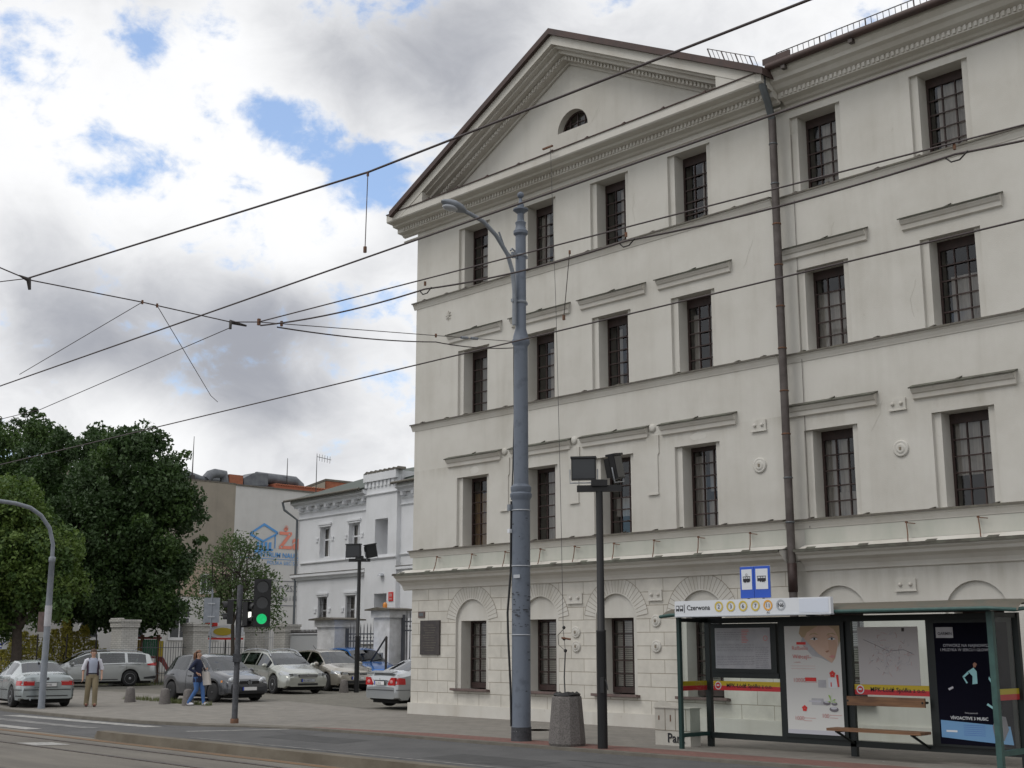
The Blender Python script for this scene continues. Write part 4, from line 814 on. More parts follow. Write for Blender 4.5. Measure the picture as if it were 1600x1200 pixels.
def railing(p,q,h_,label,name='railing_fence',step=.14,m='fence_iron',rails=(.25,.85),spike=True,group=None,r=.013,z0=.12):
    p,q=Vector((*p,0)),Vector((*q,0)); o=thing(name,label,'fence',((p.x+q.x)/2,(p.y+q.y)/2,.05),group=group); d=(q-p); L=d.length; n=int(L/step); d/=n
    b=MB()
    for f_ in rails: b.tube([p+Vector((0,0,h_*f_+.1)),q+Vector((0,0,h_*f_+.1))],.02,4,m)
    b.build('rail',None,o)
    b=MB()
    for i in range(1,n):
        c=p+d*i; b.tube([c+Vector((0,0,z0)),c+Vector((0,0,h_)),c+Vector((0,0,h_+.12))] if spike else [c+Vector((0,0,z0)),c+Vector((0,0,h_))],[r,r,.001] if spike else r,4,m,caps=False)
    tag(b.build('railing_bars',None,o),kind='stuff')
railing((-53.87,28.1),(-54.35,31.0),1.95,'dark iron railing between the two front white brick pillars')
railing((-54.4,32.0),(-54.3,34.3),1.95,'dark iron railing between the rear white brick pillars')
railing((-53.8,34.9),(-52.8,35.15),2.5,'narrow dark iron wicket between the last two brick pillars',m='fence_grey')
# grey vertical panel gate
o=thing('panel_gate','pale grey ribbed sheet gate with a spiked top rail, left of the white gate pillar','gate',(-49.6,34.9,.1))
b=MB(); P=Vector((-51.8,35.1,0)); Q=Vector((-47.8,34.6,0)); d=(Q-P); n=34
for i in range(n):
    a=P+d*(i/n); c=P+d*((i+.86)/n); b.prism([(a.x,a.y,.15),(c.x,c.y,.15),(c.x,c.y,2.3),(a.x,a.y,2.3)],(0,.05,0),'fence_grey')
b.prism([(P.x,P.y+.06,.1),(Q.x,Q.y+.06,.1),(Q.x,Q.y+.06,2.36),(P.x,P.y+.06,2.36)],(0,.04,0),'fence_grey'); b.build('gate_panel',None,o)
b=MB(); b.tube([P+Vector((0,0,2.38)),Q+Vector((0,0,2.38))],.04,6,'fence_grey')
for i in range(30): c=P+d*((i+.5)/30); b.tube([c+Vector((0,0,2.4)),c+Vector((0,0,2.58))],[.035,.02],4,'iron')
b.build('top_rail',None,o)
for i,(x,y,top,l) in enumerate(((-47.1,34.4,3.05,'wide white rendered gate pillar with a dark metal cap, left of the iron gate'),(-43.6,34.7,3.42,'white rendered gate pillar with a dark cap and an orange lamp, beside the cream building corner'))):
    o=thing('gate_pillar',l,'pillar',(x,y,.1),R(2),group='white rendered gate pillars'); w=.62 if not i else .52
    b=MB(); b.box(-w,w,-w,w,-.1,top-.5,'white_render'); b.box(-w-.1,w+.1,-w-.1,w+.1,top-.499,top-.2,'white_render'); b.build('shaft',None,o,world=False)
    b=MB(); b.prism([(-w-.3,-w-.3,top-.2),(w+.3,-w-.3,top-.2),(w+.3,-w-.3,top-.14),(0,-w-.3,top-.06),(-w-.3,-w-.3,top-.14)],(0,2*w+.6,0),'sheet_metal'); b.build('cap',None,o,world=False)
    if i:
        b=MB(); b.box(-.1,.12,-w-.05,-w-.001,1.05,1.45,'grey_steel'); b.box(-.05,.07,-w-.06,-w-.051,1.25,1.38,'interior'); b.build('intercom',None,o,world=False)
        b=MB(); b.lathe((.05,-.4,top-.1),[(.1,0),(.1,.16),(.06,.24),(0,.26)],10,'amber'); b.build('warning_lamp',None,o,world=False)
def gate(p,q,h_,label):
    o=thing('iron_gate',label,'gate',((p[0]+q[0])/2,(p[1]+q[1])/2,.1)); P=Vector((*p,0));Q=Vector((*q,0)); d=Q-P; n=max(4,int(d.length/.19))
    b=MB()
    for a in (P,Q): b.obox(a+Vector((0,0,h_/2+.05)),(.06,0,0),(0,.06,0),(0,0,h_/2),'fence_iron')
    for z in (.3,h_*.8,h_*.92): b.obox((P+Q)/2+Vector((0,0,z)),d/2,(0,.02,0),(0,0,.03),'fence_iron')
    b.build('gate_frame',None,o); b=MB()
    for i in range(1,n): c=P+d*(i/n); b.tube([c+Vector((0,0,.15)),c+Vector((0,0,h_+.05)),c+Vector((0,0,h_+.28))],[.024,.024,.002],5,'fence_iron'); b.lathe(c+Vector((0,0,h_*.86)),[(.02,-.05),(.05,0),(.02,.05)],6,'fence_iron')
    b.build('gate_bars',None,o)
gate((-46.2,34.3),(-44.4,34.6),2.55,'dark iron gate with spearhead bars between the two white rendered pillars')
gate((-43.0,34.9),(-40.2,35.2),3.1,'dark iron gate leaf right of the last white pillar, partly behind the cream building corner')
railing((-45.3,36.8),(-42.0,37.2),1.3,'low black iron railing in front of the villa porch',m='iron',step=.18,r=.025)
b=MB(); b.tube([(-43.6,33.5,1.0),(-41.5,32.8,2.2)],.04,6,'iron'); b.tube([(-41.5,32.8,2.2),(-41.5,32.8,.1)],.05,6,'iron'); tag(b.build('barrier_arm'),'thin black raised barrier arm above the silver saloon car beside the building corner','barrier')
# ================================================================ trees
RT=Vector((math.sin(az),math.cos(az),0)); FH=Vector((-math.cos(az),math.sin(az),0))
def spot(lat,dep): return RT*lat+FH*dep
def leafq(V,F,c,s,rnd):
    n=Vector((rnd.gauss(0,1),rnd.gauss(0,1),rnd.gauss(0,.8)+.5)).normalized(); u=n.orthogonal().normalized(); v=n.cross(u)
    a=rnd.uniform(0,6.28); U=(u*math.cos(a)+v*math.sin(a))*s; Vv=(v*math.cos(a)-u*math.sin(a))*s*.62
    k=len(V); V+= [c-U,c+Vv*.9+n*s*.12,c+U,c-Vv*.9+n*s*.12]; F.append((k,k+1,k+2,k+3))
def tree(name,label,base,trunk_r,blobs,nclump,nleaf,ls,mats,seed,clump_r=(.45,.9),group=None,twigs=0,gaps=.0):
    rnd=random.Random(seed); o=thing(name,label,'tree',(base.x,base.y,gz(base.x,base.y)),group=group)
    cl=[]; wts=[b[3]*b[4]*b[5] for b in blobs]
    for i in range(nclump):
        b=rnd.choices(blobs,wts)[0]; d=Vector((rnd.gauss(0,1),rnd.gauss(0,1),rnd.gauss(0,1))).normalized(); r=rnd.uniform(.35,1)**.45
        c=base+RT*(b[0]+d.x*b[3]*r)+FH*(b[1]+d.y*b[4]*r)+Vector((0,0,b[2]+d.z*b[5]*r)); cl.append((c,rnd.uniform(*clump_r),rnd.random()))
    for i in range(int(nclump*.4)):
        b=rnd.choices(blobs,wts)[0]; d=Vector((rnd.gauss(0,1),rnd.gauss(0,1),rnd.gauss(0,1))).normalized(); r=rnd.uniform(.98,1.2)
        cl.append((base+RT*(b[0]+d.x*b[3]*r)+FH*(b[1]+d.y*b[4]*r)+Vector((0,0,b[2]+d.z*b[5]*r)),rnd.uniform(.45,.75)*clump_r[0],rnd.random()))
    tb=MB(); zc=sum(b[2] for b in blobs)/len(blobs); ztop=max(b[2] for b in blobs); lo_=min(b[2]-b[5] for b in blobs)
    fork=base+Vector((0,0,max(1.2,lo_+.3)))
    tb.tube([base+Vector((0,0,-.1)),base+Vector((0,0,.3)),base+Vector((.05,.03,fork.z*.6)),fork],[trunk_r*1.4,trunk_r,trunk_r*.85,trunk_r*.75],10,'bark')
    for i in range(7):
        c=cl[i*3%len(cl)][0]; m=fork.lerp(c,.5)+Vector((rnd.uniform(-.4,.4),rnd.uniform(-.4,.4),.5)); tb.tube([fork,m,c],[trunk_r*.5,trunk_r*.28,.03],6,'bark')
        for k in range(4+twigs):
            c2=cl[rnd.randrange(len(cl))][0]
            if (c2-m).length<4.5: tb.tube([m,m.lerp(c2,.5)+Vector((0,0,.25)),c2],[trunk_r*.22,trunk_r*.12,.012],4,'bark')
    tb.build('trunk',None,o)
    groups={}
    for (c,r,t) in cl:
        m=mats[0] if t<.45 else mats[1] if t<.85 else mats[-1]  # lighter leaf colour on random clumps stands in for sunlit clusters
        V,F=groups.setdefault(m,([],[]))
        for k in range(int(nleaf*max(.12,(r/clump_r[1])**2))):
            d=Vector((rnd.gauss(0,1),rnd.gauss(0,1),rnd.gauss(0,.75))).normalized()*r*(rnd.random()**.38); leafq(V,F,c+d,ls*rnd.uniform(.6,1.25),rnd)
    cb_=MB()
    for m,(V,F) in groups.items(): cb_.add(V,F,m)
    cb_.build('crown',None,o); return o
def L(px,dep): return (px-800)*dep/2012
G='large trees beyond the car park'
def TB(px,dep): return spot(L(px,dep),dep)
# blobs: lateral, depth, height, radii
tree('maple_tree','tall dark dense tree nearest the beige wall, its crown leaning over the white brick pillar',TB(185,61),.32,[(.1,0,9.6,2.7,2.6,2.5),(-1.0,0,6.6,2.9,2.8,3.0),(1.5,0,7.4,1.9,2.3,2.0),(1.6,0,4.6,1.6,2.0,1.7),(.5,0,4.2,2.2,2.4,1.4),(1.0,0,10.9,.8,1.2,1.3),(-.5,0,11.3,.5,.7,.9),(2.3,0,9.2,.8,.8,.7),(-1.9,0,10.4,.6,.8,.9)],330,480,.115,['leaf_dark','leaf_dark','leaf_mid'],1,group=G)
tree('maple_tree','tall dark dense tree in the middle of the tree group behind the street lamp',TB(103,65),.34,[(0,0,10.0,2.6,2.6,2.5),(-.6,0,6.4,3.2,2.8,3.0),(1.2,0,5.0,2.6,2.4,2.2),(-.9,0,12.2,.7,.8,.9),(.7,0,12.1,.5,.7,1.0),(-2.3,0,11.2,.8,.8,.9)],300,460,.12,['leaf_dark','leaf_dark','leaf_mid'],2,group=G)
tree('ash_tree','paler feathery tree rising behind the left edge of the tree group',TB(10,74),.3,[(.2,0,13.1,2.3,2.4,2.2),(0,0,10.2,3.0,2.6,2.6),(0,0,7.2,3.4,2.8,3.0),(-2,0,6,3,3,3)],290,420,.12,['leaf_mid','leaf_dark','leaf_mid'],3,group=G)
tree('linden_tree','bright yellow-green tree in front of the dark trees, left of the street lamp curve',TB(25,53),.25,[(-.9,0,7.2,1.9,1.8,1.5),(.2,0,5.4,2.0,1.8,1.7),(-1.8,0,4.4,2,2,2.2),(1.4,0,4.0,1.1,1.4,1.3),(1.6,0,5.2,.5,.7,.5)],260,520,.095,['leaf_mid','leaf_light','leaf_light'],4,group=G)
tree('dark_tree','low dark tree at the left edge under the yellow-green crown',TB(-60,60),.25,[(0,0,5.8,3.2,2.6,3.0)],130,380,.13,['leaf_dark','leaf_dark','leaf_mid'],14,group=G)
tree('serviceberry_tree','small sparse multi-branched tree with thin olive foliage in front of the painted wall',TB(362,54),.1,[(0,0,4.7,1.5,1.2,1.7),(-.9,0,3.9,1.1,1.0,1.1),(1.0,0,4.0,1.1,1.0,1.2),(1.5,0,3.1,.6,.8,.7),(0,0,6.0,.8,.8,.6)],270,62,.06,['leaf_olive','leaf_mid','leaf_mid'],5,clump_r=(.2,.5),twigs=8)
# hedge shrubs along the left fence
rnd=random.Random(9); sh=[(4,53,1.6),(22,53.5,2.0),(36,54,2.3),(52,54,2.1),(72,55,2.0),(84,55,2.4),(101,55,2.9),(116,55.5,2.3),(131,56,2.6),(146,56,1.9),(160,56.5,1.5),(176,57,1.3)]
SL=['low yellow-green hedge shrub beside the white and blue banner','hedge shrub between the banner and the lamp post, lower than its right neighbour','bushy yellow-green hedge shrub just left of the grey lamp post','yellow-green hedge shrub half hidden by the grey lamp post','yellow-green hedge shrub just right of the grey lamp post','pointed hedge shrub left of the tallest one, above the silver saloon boot','tallest pointed yellow hedge shrub above the silver estate bonnet','rounded hedge shrub right of the tallest pointed one','pointed yellow hedge shrub directly behind the man in the vest','last full hedge shrub right of the walking man','low thin hedge shrub above the silver estate roof','lowest hedge shrub nearest the white brick gate pillar']
for (p_,d_,h_),l in zip(sh,SL):
    d_+=6; h_*=1.08; b=TB(p_,d_); o=thing('hedge_shrub',l,'shrub',(b.x,b.y,gz(b.x,b.y)),group='yellow-green hedge shrubs')
    V,F=[],[]
    for k in range(950):
        t=rnd.random()**.8; r=(.68-.5*t)*rnd.random()**.5; a=rnd.uniform(0,6.28); leafq(V,F,b+Vector((r*math.cos(a),r*math.sin(a),.15+t*h_*.95)),rnd.uniform(.04,.085),rnd)
    m=MB(); m.add(V,F,'leaf_yellow'); m.build('foliage',None,o); m=MB(); m.tube([b,b+Vector((0,0,h_*.8))],[.04,.01],5,'bark'); m.build('stem',None,o)
# mesh fence posts in front of the hedge
ps=[(22,57.5),(58,58),(104,58.5),(150,59.5)]
o=thing('mesh_fence','thin dark mesh fence with slim posts in front of the yellow-green hedge','fence',(TB(85,52).x,TB(85,52).y,.05))
b=MB(); P=[TB(a,c) for a,c in ps]
for q in P: b=MB(); b.tube([q,q+Vector((0,0,2.35))],.035,6,'iron'); b.build('post',None,o)
b=MB(); P=[TB(-40,57)]+P
for z in (.3,1.3,2.2):
    for q,w in zip(P,P[1:]): b.tube([q+Vector((0,0,z)),w+Vector((0,0,z))],.01,4,'iron')
b.build('rail',None,o)
b=MB(); q=TB(-4,56.3); b.obox(q+Vector((0,0,2.15)),RT*.42,FH*.01,(0,0,.46),'sign_white'); b.obox(q+Vector((0,0,1.88))-FH*.012,RT*.2+Vector((0,0,.03)),FH*.001,(0,0,.035),'plate_blue'); b.obox(q+RT*.26+Vector((0,0,1.95))-FH*.012,RT*.09+Vector((0,0,.09)),FH*.001,(0,0,.03),'plate_blue'); b.obox(q+Vector((0,0,1.75))-FH*.012,RT*.2,FH*.001,(0,0,.03),'plate_blue')
tag(b.build('banner'),'white banner with dark blue swooshes hung on the mesh fence at the left edge','banner')
# playground beyond the brick pillars
o=thing('playground_tower','wooden playground climbing frame with a green panel, yellow sides and a brown-red slide','climbing frame',(-55.9,30.3,.1))
def wp(px,dep,z): return TB(px,dep)+Vector((0,0,z))
b=MB()
for p_ in (222,247): b.tube([wp(p_,61,0),wp(p_,61,2.35)],.09,8,'play_brown')
b.tube([wp(222,62.5,0),wp(222,62.5,2.3)],.08,8,'play_brown'); b.tube([wp(247,62.5,0),wp(247,62.5,2.3)],.08,8,'play_brown'); b.build('post',None,o)
b=MB()
for k in range(7): b.obox(wp(225+k*3.2,60.9,1.75),RT*.042,FH*.02,(0,0,.38),'play_green')
b.build('green_panel',None,o)
b=MB(); b.obox(wp(216,61,1.75),RT*.17,FH*.02,(0,0,.36),'play_yellow')
for k in range(3): b.obox(wp(212+k*4,60.95,1.75),RT*.01,FH*.02,(0,0,.38),'play_brown')
b.obox(wp(252,60.8,1.7),RT*.09,FH*.04,(0,0,.36),'play_yellow'); b.build('yellow_panel',None,o)
b=MB(); b.obox(wp(234,61.7,1.3),RT*.45,FH*.8,(0,0,.05),'play_red'); b.obox(wp(232,61,2.2),RT*.6,FH*.05,(0,0,.05),'play_red'); b.build('platform',None,o)
b=MB(); b.prism([wp(248,60.6,1.35),wp(256,60.3,1.3),wp(271,59.9,.55),wp(276,59.8,.5),wp(276,59.8,.32),wp(270,59.9,.35),wp(254,60.3,1.05),wp(248,60.6,1.15)],FH*.06,'play_red'); b.prism([wp(248,61.2,1.35),wp(256,60.9,1.3),wp(271,60.5,.55),wp(276,60.4,.5),wp(276,60.4,.32),wp(270,60.5,.35),wp(254,60.9,1.05),wp(248,61.2,1.15)],FH*.06,'play_red'); b.add([wp(248,60.6,1.2),wp(248,61.2,1.2),wp(273,60.4,.36),wp(273,59.8,.36)],[(0,1,2,3)],'play_red'); b.build('slide',None,o)
# inflatable-like bright play sign seen behind the fence
b=MB(); c=wp(352,66,2.55); 
b.prism([c+RT*(1.1*math.cos(2*PI*k/20))+Vector((0,0,.32*math.sin(2*PI*k/20))) for k in range(20)],FH*.15,'sign_white')
b.prism([c-FH*.02+RT*(-.15+.5*math.cos(2*PI*k/16))+Vector((0,0,.2*math.sin(2*PI*k/16))) for k in range(16)],FH*.02,'play_yellow')
b.obox(c+RT*-.75+Vector((0,0,.45)),RT*.3,FH*.05,(0,0,.18),'ad_red'); b.obox(c+Vector((0,0,-.36)),RT*.9,FH*.04,(0,0,.05),'ad_red'); b.tube([c+Vector((0,0,-.36)),c+Vector((0,0,-2.5))],.04,5,'iron')
tag(b.build('oval_sign'),'white oval board with a yellow centre and red edges behind the rear railing','sign')
# ================================================================ street lamp at left
def arm(o,pts,r,m,name='arm'): b=MB(); b.tube(pts,r,10,m); return b.build(name,None,o)
o=thing('street_lamp','slim grey street lamp with a curved arm and a white sheet taped round its post','street lamp',(-37.85,16.85,0))
b=MB(); b.lathe((-37.85,16.85,0),[(.11,0),(.10,.1),(.095,3.0),(.085,4.35),(.10,4.36),(.10,4.5),(.068,4.52)],12,'grey_steel'); b.build('pole',None,o)
arm(o,[(-37.85,16.85,4.45),(-37.85,16.84,4.9),(-37.85,16.7,5.38),(-37.85,16.4,5.75),(-37.85,16.05,5.96),(-37.85,15.58,6.06),(-37.85,15.1,6.09),(-37.85,14.3,6.09)],.062,'grey_steel')
b=MB(); b.lathe((-37.85,16.85,2.42),[(.105,0),(.105,.62)],12,'paper'); b.build('notice_sheet',None,o)
b=MB(); b.obox((-38.0,16.75,2.55),RT*.13,FH*.01,(0,0,.3),'sill_stone'); b.build('sign_back',None,o)
b=MB(); b.sphere((-37.85,13.95,6.13),(.13,.42,.08),'lens_grey',10,6); b.build('lamp_head',None,o)
# ================================================================ tram pole with lamp
PX,PY=-18.5,18.06
o=thing('tram_pole','tall blue-grey stepped tram wire pole with ring collars, finial and a curved lamp arm','pole',(PX,PY,0))
b=MB(); b.lathe((PX,PY,0),[(.195,.27),(.188,.3),(.186,4.75),(.19,4.78),(.225,4.84),(.225,4.9),(.2,4.93),(.215,4.98),(.215,5.04),(.16,5.1),(.155,5.2),(.148,8.0),(.15,8.02),(.19,8.08),(.19,8.14),(.165,8.18),(.16,8.24),(.115,8.4),(.112,10.45),(.155,10.5),(.155,10.56),(.12,10.6),(.105,10.68),(.12,10.75),(.075,10.8),(.07,10.95),(.12,11.0),(.165,11.03),(.165,11.06),(.07,11.1),(.075,11.15),(.04,11.22),(.03,11.3)],22,'blue_pole'); b.sphere((PX,PY,11.38),.075,'blue_pole',12,8); b.build('pole',None,o,sharp=35)
b=MB(); b.lathe((PX,PY,0),[(.21,0),(.205,.03),(.2,.27)],22,'pole_dirt'); b.build('base_band',None,o)
arm(o,[(PX,PY-.19,8.45),(PX,PY-.19,9.2),(PX,PY-.24,9.6),(PX,17.68,9.95),(PX,17.34,10.3),(PX,16.98,10.52),(PX,16.6,10.6),(PX,16.45,10.62)],.045,'grey_steel','lamp_arm')
b=MB(); b.tube([(PX,PY-.12,9.95),(PX,PY-.25,9.92),(PX,17.6,10.05),(PX,17.42,10.4)],.02,6,'grey_steel'); b.tube([(PX,PY-.12,9.95),(PX,PY-.17,10.08),(PX,PY-.26,10.12),(PX,PY-.3,10.06)],.02,6,'grey_steel'); b.build('scroll_bracket',None,o)
b=MB()
for z in (9.98,8.95): b.lathe((PX,PY,z),[(.118,0),(.13,.01),(.13,.05),(.118,.06)],16,'grey_steel'); b.obox((PX,PY-.2,z+.03),(.03,0,0),(0,.06,0),(0,0,.035),'grey_steel'); b.obox((PX,PY+.15,z+.03),(.02,0,0),(0,.04,0),(0,0,.03),'grey_steel')
b.build('clamp',None,o)
b=MB(); P=[]; c=Vector((PX,16.45,10.62)); d=Vector((0,-.63,.07)); 
sec=[(0,.06,.05),(.08,.09,.07),(.25,.15,.10),(.5,.17,.115),(.75,.13,.09),(.95,.06,.04),(1.0,.015,.01)]
V=[];F=[]
for t,w,h_ in sec:
    cc=c+d*t
    for k in range(12): a=2*PI*k/12; V.append(cc+Vector((w*math.cos(a),0,h_*math.sin(a)*(1 if math.sin(a)>0 else .75))))
for i in range(len(sec)-1):
    for k in range(12): F.append((i*12+k,i*12+(k+1)%12,(i+1)*12+(k+1)%12,(i+1)*12+k))
b.add(V,F,'grey_steel',True); h=b.build('lamp_head',None,o); b=MB(); b.sphere(c+d*.62+Vector((0,0,-.065)),(.12,.2,.06),'lens_grey',12,8); b.build('lens',None,h)
b=MB(); rnd=random.Random(4)
for k in range(46):
    a=rnd.uniform(-2.2,.2); z=rnd.choice([rnd.uniform(2.2,2.9),rnd.uniform(2.2,2.9),rnd.uniform(.4,4.4)]); w=rnd.uniform(.05,.5); h2=rnd.uniform(.004,.012); n=5; rr=.1925
    b.add([(PX+rr*math.cos(a+w*i/n),PY+rr*math.sin(a+w*i/n),z+s) for i in range(n+1) for s in (-h2,h2)],[(2*i,2*i+2,2*i+3,2*i+1) for i in range(n)],'pole_dirt')
tag(b.build('scuff_marks',None,o),kind='stuff')
b=MB(); ax=PX-.13; ay=PY-.15
b.tube([(ax,ay,.28),(ax,ay-.02,1.0),(ax-.05,ay-.04,2.0),(ax-.09,ay-.02,2.5),(ax-.02,ay,3.3),(ax,ay,4.75)],.022,6,'black_plastic'); b.tube([(ax,ay,4.78),(ax+.02,ay+.02,5.4),(ax+.03,ay+.05,6.5),(ax+.03,ay+.04,7.6),(ax+.02,ay+.05,8.05)],.014,5,'black_plastic'); b.build('cable',None,o)
b=MB()
for z in (.18,2.05,3.42,4.55): b.lathe((PX,PY,z),[(.192,0),(.2,.0),(.2,.02),(.192,.02)],20,'lens_grey')
b.box(PX-.17,PX-.1,PY-.23,PY-.16,4.55,4.68,'grey_steel'); b.box(PX-.17,PX-.1,PY-.23,PY-.16,4.1,4.18,'sign_white'); b.box(PX-.02,PX+.16,PY-.197,PY-.19,3.18,3.25,'lens_grey'); b.box(PX+.13,PX+.16,PY-.16,PY-.14,2.75,2.79,'ad_red') if 0 else None; b.build('cable_tie',None,o)
# ================================================================ black floodlight posts
def flood(o,c,dirv,up,w=.33,h_=.25):
    c,f,u=Vector(c),Vector(dirv).normalized(),Vector(up).normalized(); s=f.cross(u).normalized(); u=s.cross(f)
    b=MB(); b.obox(c,s*w,f*.06,u*h_,'black_plastic')
    for k in range(6): b.obox(c-f*.1+s*(-.2+.08*k),s*.01,f*.05,u*h_*.8,'black_paint')
    b.obox(c+u*h_*1.04,s*w*1.04,f*.1,u*.02,'black_plastic'); h=b.build('floodlight',None,o)
    b=MB(); b.obox(c+f*.063,s*(w*.9),f*.004,u*(h_*.88),'dark_glass'); b.build('lens',None,h)
    b=MB(); q=c-u*h_*1.25; b.tube([c-s*(w+.03),c-s*(w+.03)-u*h_*1.25,q+s*(w+.03),c+s*(w+.03)],.014,5,'lens_grey'); b.build('yoke',None,h)
def lamp_post(x,y,hh,z0,label):
    o=thing('floodlight_post',label,'floodlight post',(x,y,z0),group='black floodlight posts')
    b=MB(); b.lathe((x,y,z0),[(.095,0),(.09,2.1),(.095,2.12),(.072,2.14),(.068,hh)],14,'black_paint'); b.build('post',None,o)
    b=MB(); b.obox((x,y,z0+hh+.06),RT*.42-FH*.05,FH*.06,(0,0,.06),'black_paint'); b.obox((x,y,z0+hh+.16),RT*.15,FH*.12,(0,0,.06),'black_paint'); b.build('crossbar',None,o)
    return o
o=lamp_post(-16.1,17.8,4.72,0,'black post with two floodlights between the concrete litter bin and the shelter')
c=Vector((-16.1,17.8,0)); flood(o,c-RT*.29+Vector((0,0,5.15)),-FH-RT*.15,(0,0,1),.235,.21); flood(o,c+RT*.34+FH*.05+Vector((0,0,5.2)),RT*.85+Vector((0,0,.12))-FH*.45,Vector((0,0,1))-RT*.35,.2,.23)
b=MB(); b.box(-16.02,-15.93,17.66,17.74,1.0,1.28,'black_plastic'); b.tube([(-15.95,17.7,1.25),(-15.85,17.65,1.2),(-15.82,17.65,1.05)],.01,5,'black_plastic'); b.build('junction_box',None,o)
o=lamp_post(-39.6,29.9,4.95,.08,'black post with two floodlights standing in front of the gold hatchback')
c=Vector((-39.6,29.9,.08)); flood(o,c-RT*.24+Vector((0,0,5.36)),-FH-RT*.3,(0,0,1),.30,.25); flood(o,c+RT*.44+Vector((0,0,5.36)),RT*.6-FH*.8,Vector((0,0,1))-RT*.25,.23,.25)
# ================================================================ traffic light
TX,TY=-27.5,17.1; T=Vector((TX,TY,0))
o=thing('traffic_light','dark pole with a three-lens signal showing green and smaller pedestrian signal heads','traffic light',(TX,TY,0))
b=MB(); b.lathe(T,[(.085,0),(.085,.12),(.072,.13),(.07,3.3),(.0,3.34)],12,'pipe_zinc' if 0 else 'pole_dirt'); b.build('pole',None,o)
b=MB(); b.lathe(T,[(.10,0),(.10,.1),(.09,.11)],12,'rust'); b.build('base',None,o)
def sig(o,c,f,n,s,lit,name):
    f=f.normalized(); r=f.cross(Vector((0,0,1))).normalized(); hh=s*1.16*n/2
    b=MB(); b.obox(c,r*s*.62,f*s*.28,(0,0,hh),'black_plastic'); h=b.build(name,None,o)
    for i in range(n):
        q=c+f*s*.29+Vector((0,0,hh-s*1.16*(i+.5))); b=MB(); b.disc(q,s*.42,r,(0,0,1),'dark_glass',20)
        if i==n-1 and lit: b.disc(q+f*.002,s*.37,r,(0,0,1),lit,20)
        b.build('lens',None,h)
        b=MB(); V=[];F=[]
        for k in range(11):
            a=PI*(-.1+1.2*k/10); e=r*math.cos(a)*s*.45+Vector((0,0,math.sin(a)*s*.45)); V+= [q+e-f*.0,q+e+f*s*(.55 if 2<k<8 else .4)]
        for k in range(10): F.append((2*k,2*k+1,2*k+3,2*k+2))
        b.add(V,F,'black_plastic',True); b.build('visor',None,h)
cf=(Vector((0,0,0))-T); cf.z=0; cf.normalize()
sig(o,T+RT*.56+Vector((0,0,2.88)),cf,3,.335,'lamp_green','signal_head')
sig(o,T+RT*.22+Vector((0,0,2.62)),(RT*.93-FH*.3),2,.25,None,'pedestrian_signal')
sig(o,T-RT*.22+Vector((0,0,2.66)),(-RT*.95-FH*.2),2,.25,None,'pedestrian_signal')
b=MB(); b.obox(T+RT*.29-FH*.11+Vector((0,0,2.57)),RT*.03,FH*.012,(0,0,.09),'lamp_white'); b.build('lit_lens',None,o)
b=MB(); b.tube([T+Vector((0,0,2.3)),T+RT*.3+Vector((0,0,2.33)),T+RT*.56+Vector((0,0,2.33))],.025,6,'black_paint'); b.build('bracket',None,o); b=MB(); b.tube([T-RT*.3+Vector((0,0,2.95)),T+RT*.5+Vector((0,0,2.95))],.02,6,'black_paint'); b.build('bracket',None,o); b=MB(); b.obox(T+Vector((0,0,1.55)),RT*.09,FH*.1,(0,0,.1),'pole_dirt'); b.build('push_button_box',None,o)
# back of a road sign beyond the traffic light
q=TB(328,50); o=thing('road_sign','grey back of a rectangular road sign on its own post, left of the traffic light','road sign',(q.x,q.y,.08))
b=MB(); b.obox(q+Vector((0,0,3.2)),RT*.31,FH*.01,(0,0,.48),'grey_steel'); b.obox(q+Vector((0,0,3.45))-FH*.02,RT*.14,FH*.015,(0,0,.02),'lens_grey'); b.obox(q+Vector((0,0,2.95))-FH*.02,RT*.14,FH*.015,(0,0,.02),'lens_grey'); b.build('sign_panel',None,o)
b=MB(); b.tube([q,q+Vector((0,0,4.0))],.035,8,'grey_steel'); b.build('post',None,o)
# ================================================================ bollards and planter
def bollard(x,y,z,l):
    o=None; b=MB(); b.lathe((0,0,0),[(.185,0),(.18,.05),(.16,.22),(.135,.42),(.11,.47),(.06,.495),(0,.5)],12,'concrete'); o=b.build('bollard'); o.location=(x,y,z); tag(o,l,'bollard','rough concrete bollards along the pavement edge'); return o
for x,y,l in ((-39.25,20.44,'leftmost concrete bollard, just right of the walking man'),(-37.18,20.55,'concrete bollard between the leftmost one and the woman'),(-35.88,20.62,'concrete bollard half hidden behind the walking woman'),(-39.85,29.5,'concrete bollard at the foot of the black post in front of the gold hatchback')): bollard(x,y,gz(x,y)-.01,l)
o=thing('concrete_planter','large tapering concrete litter bin with a black bag, beside the blue tram pole','litter bin',(-17.05,17.85,0))
b=MB(); b.lathe((-17.05,17.85,0),[(.33,0),(.355,.05),(.35,.12),(.285,.88),(.275,.91),(.24,.91),(.23,.8),(0,.8)],10,'concrete',smooth=False); b.build('bin_body',None,o)
b=MB(); rnd=random.Random(2); V=[];F=[]
for i,(r,z) in enumerate(((.23,.86),(.25,.93),(.2,.97),(.1,.93),(.0,.92))):
    for k in range(18): a=2*PI*k/18; rr=r*rnd.uniform(.85,1.12); V.append((-17.05+rr*math.cos(a),17.85+rr*math.sin(a),z+rnd.uniform(-.02,.03)))
for i in range(4):
    for k in range(18): F.append((i*18+k,i*18+(k+1)%18,(i+1)*18+(k+1)%18,(i+1)*18+k))
b.add(V,F,'black_plastic'); b.build('bin_bag',None,o)
b=MB(); b.tube([(-21.62,22.2,14.55),(-20.2,20.9,9.5),(-18.9,19.65,5.0),(-17.75,18.5,2.15),(-17.6,18.4,1.75)],.006,5,'black_plastic'); b.tube([(-17.6,18.4,1.75),(-17.3,18.05,1.25),(-17.1,17.86,.93)],.014,5,'black_plastic')
